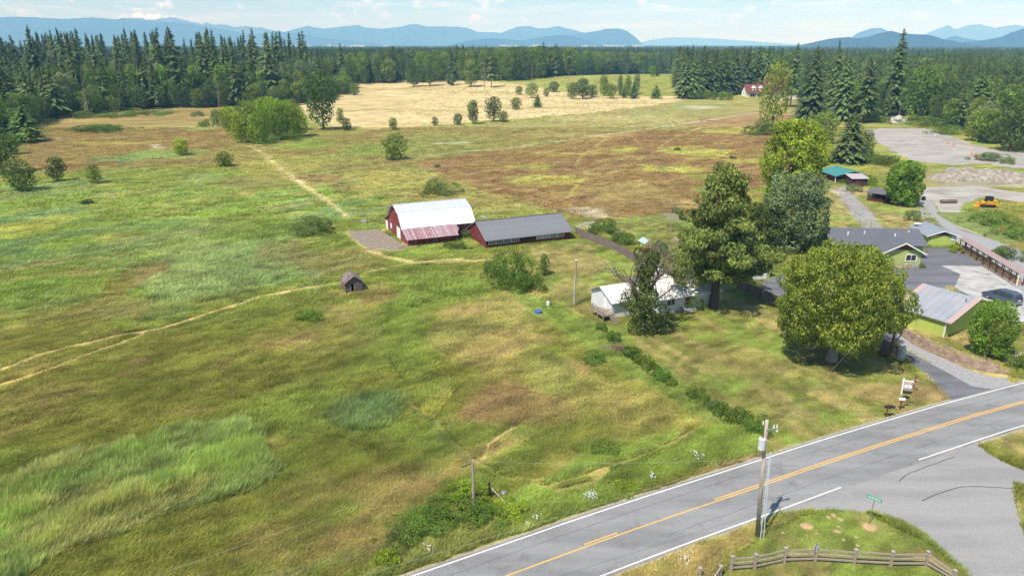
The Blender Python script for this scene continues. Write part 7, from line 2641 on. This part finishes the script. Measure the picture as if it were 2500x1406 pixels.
pel = sv((0, 0, .96), .135)
bel = sv((0, .0, 1.10), .125, pel)
chs = sv((0, .02, 1.32), .15, bel)
nb_ = sv((0, .015, 1.46), .075, chs)
nk = sv((0, -.01, 1.54), .055, nb_)
for sgn in (-1, 1):
    hp = sv((sgn * .10, 0, .90), .095, pel)
    kn = sv((sgn * .11, -.02 if sgn > 0 else .03, .50), .06, hp)
    cf = sv((sgn * .115, .02, .33), .055, kn)
    an = sv((sgn * .12, .03, .08), .038, cf)
    sv((sgn * .13, -.10, .04), .036, an)
    sh = sv((sgn * .19, .015, 1.42), .062, chs)
    el_ = sv((sgn * .25, -.02, 1.14), .045, sh)
    wr = sv((sgn * .12, -.26, 1.16), .03, el_)
    pm = sv((sgn * .08, -.33, 1.17), .034, wr)
    for k in range(4):
        f1 = sv((sgn * (.075 - .012 * k), -.375, 1.195 - .02 * k), .011, pm)
        sv((sgn * (.045 - .010 * k), -.395 + .004 * k, 1.19 - .02 * k), .009, f1)
    sv((sgn * .045, -.33, 1.215), .011, pm)
body = skin_mesh("body", vs2, ed, rd, 0, M_skin, pr)
import bmesh as _b
bm = _b.new()
_b.ops.create_uvsphere(bm, u_segments=14, v_segments=10, radius=1)
for v in bm.verts:
    x_, y_, z_ = v.co
    v.co = Vector((x_ * .078 * (1 - .12 * max(0, -z_)), y_ * .098 - .01, z_ * .118))
    if y_ < -.9 and abs(z_) < .35 and abs(x_) < .3:
        v.co.y -= .022
me = bpy.data.meshes.new("head")
bm.to_mesh(me)
bm.free()
me.materials.append(M_skin)
hd = share("head", me, pr, (0, -.035, 1.65), (math.radians(28), 0, 0))
for sgn in (-1, 1):
    MB().tube((sgn * .074, 0, -.02), (sgn * .088, .01, .01), .022, .018, 6).make("ear", M_skin, hd)
    MB().tube((sgn * .03, -.092, .018), (sgn * .03, -.104, .018), .012, .008, 6).make("eye", M_black, hd)
MB().box(-.025, .025, -.104, -.094, -.055, -.045).make("mouth", M_maroon, hd)
MB().tube((0, .012, .025), (0, .012, .115), .101, .07, 12).tube((0, .012, .115), (0, .012, .135), .07, .02, 12).prism([(-.08, -.07, .035), (.08, -.07, .035), (.06, -.18, .02), (-.06, -.18, .02)], (0, 0, .012)).make("cap", M_black, hd)
MB().tube((0, .035, -.07), (0, .015, .03), .088, .095, 10).make("hair", M_darkwood, hd)
skin_mesh("vest", [(0, 0, .98), (0, 0, 1.10), (0, .02, 1.32), (0, .015, 1.44), (-.15, .015, 1.42), (.15, .015, 1.42)], [(0, 1), (1, 2), (2, 3), (2, 4), (2, 5)], [.15, .142, .166, .10, .075, .075], 0, simple("vest_dark", lin((70, 66, 56)), .9, .1, 3), pr)
skin_mesh("shorts", [(0, 0, 1.0), (0, 0, .92), (-.105, 0, .84), (-.112, .01, .56), (.105, 0, .84), (.112, 0, .56)], [(0, 1), (1, 2), (2, 3), (1, 4), (4, 5)], [.15, .15, .112, .088, .112, .088], 0, simple("shorts_pale", lin((176, 164, 158)), .9, .1, 3), pr)
for sgn in (-1, 1):
    MB().hexa([(sgn * .125 - .05, -.17, 0), (sgn * .125 + .05, -.17, 0), (sgn * .125 + .045, .09, 0), (sgn * .125 - .045, .09, 0), (sgn * .125 - .04, -.15, .06), (sgn * .125 + .04, -.15, .06), (sgn * .125 + .04, .08, .11), (sgn * .125 - .04, .08, .11)]).make("shoe", M_black, pr)
ct = MB().box(-.07, .07, -.045, .045, 0, .03).tube((-.05, .03, .03), (-.06, .05, .12), .006, .004, 5).tube((.05, .03, .03), (.06, .05, .12), .006, .004, 5).make("controller", M_black, None)
ct.matrix_world = Matrix.Translation(pr.location) @ Matrix.Rotation(math.radians(-60), 4, 'Z') @ Matrix.Translation((0, -.37, 1.15)) @ Matrix.Rotation(math.radians(20), 4, 'X')
tag(ct, "small black remote controller held by the person in the dark cap", "controller")

# flowering weeds along the road
M_flower = simple("white_blossom", (.85, .85, .80), .8, .05, 3)
for i, (bx, by, s, n_, lab) in enumerate([(1443, 1222, .75, 40, "largest cluster of white flowers on the road verge"), (1312, 1276, .45, 18, "small cluster of white flowers low on the road verge"), (1288, 1290, .3, 8, "tiny white flower cluster nearest the lower verge end"), (1592, 1176, .4, 12, "white flowers beside the road edge line, upper verge"), (1700, 1122, .9, 18, "scattered white flowers in the upper road verge"), (1048, 1352, .5, 14, "white flowers at the foot of the roadside bramble bank"), (1672, 1372, .7, 16, "white flowers in the grass beside the lower road edge"), (2490, 880, 1.2, 40, "white flowering shrub at the far right end of the block wall")]):
    mb = MB()
    for k in range(n_):
        a, d = R.uniform(0, 6.28), R.uniform(0, s)
        q = Vector((math.cos(a) * d, math.sin(a) * d, R.uniform(.35, .8)))
        mb.tube((q.x, q.y, 0), q, .008, .006, 3)
        mb.tube(q, q + Vector((0, 0, .05)), R.uniform(.025, .06), .02, 6)
    o = mb.make("white_flowers", M_flower, None, G(bx, by))
    tag(o, lab, "flowers")
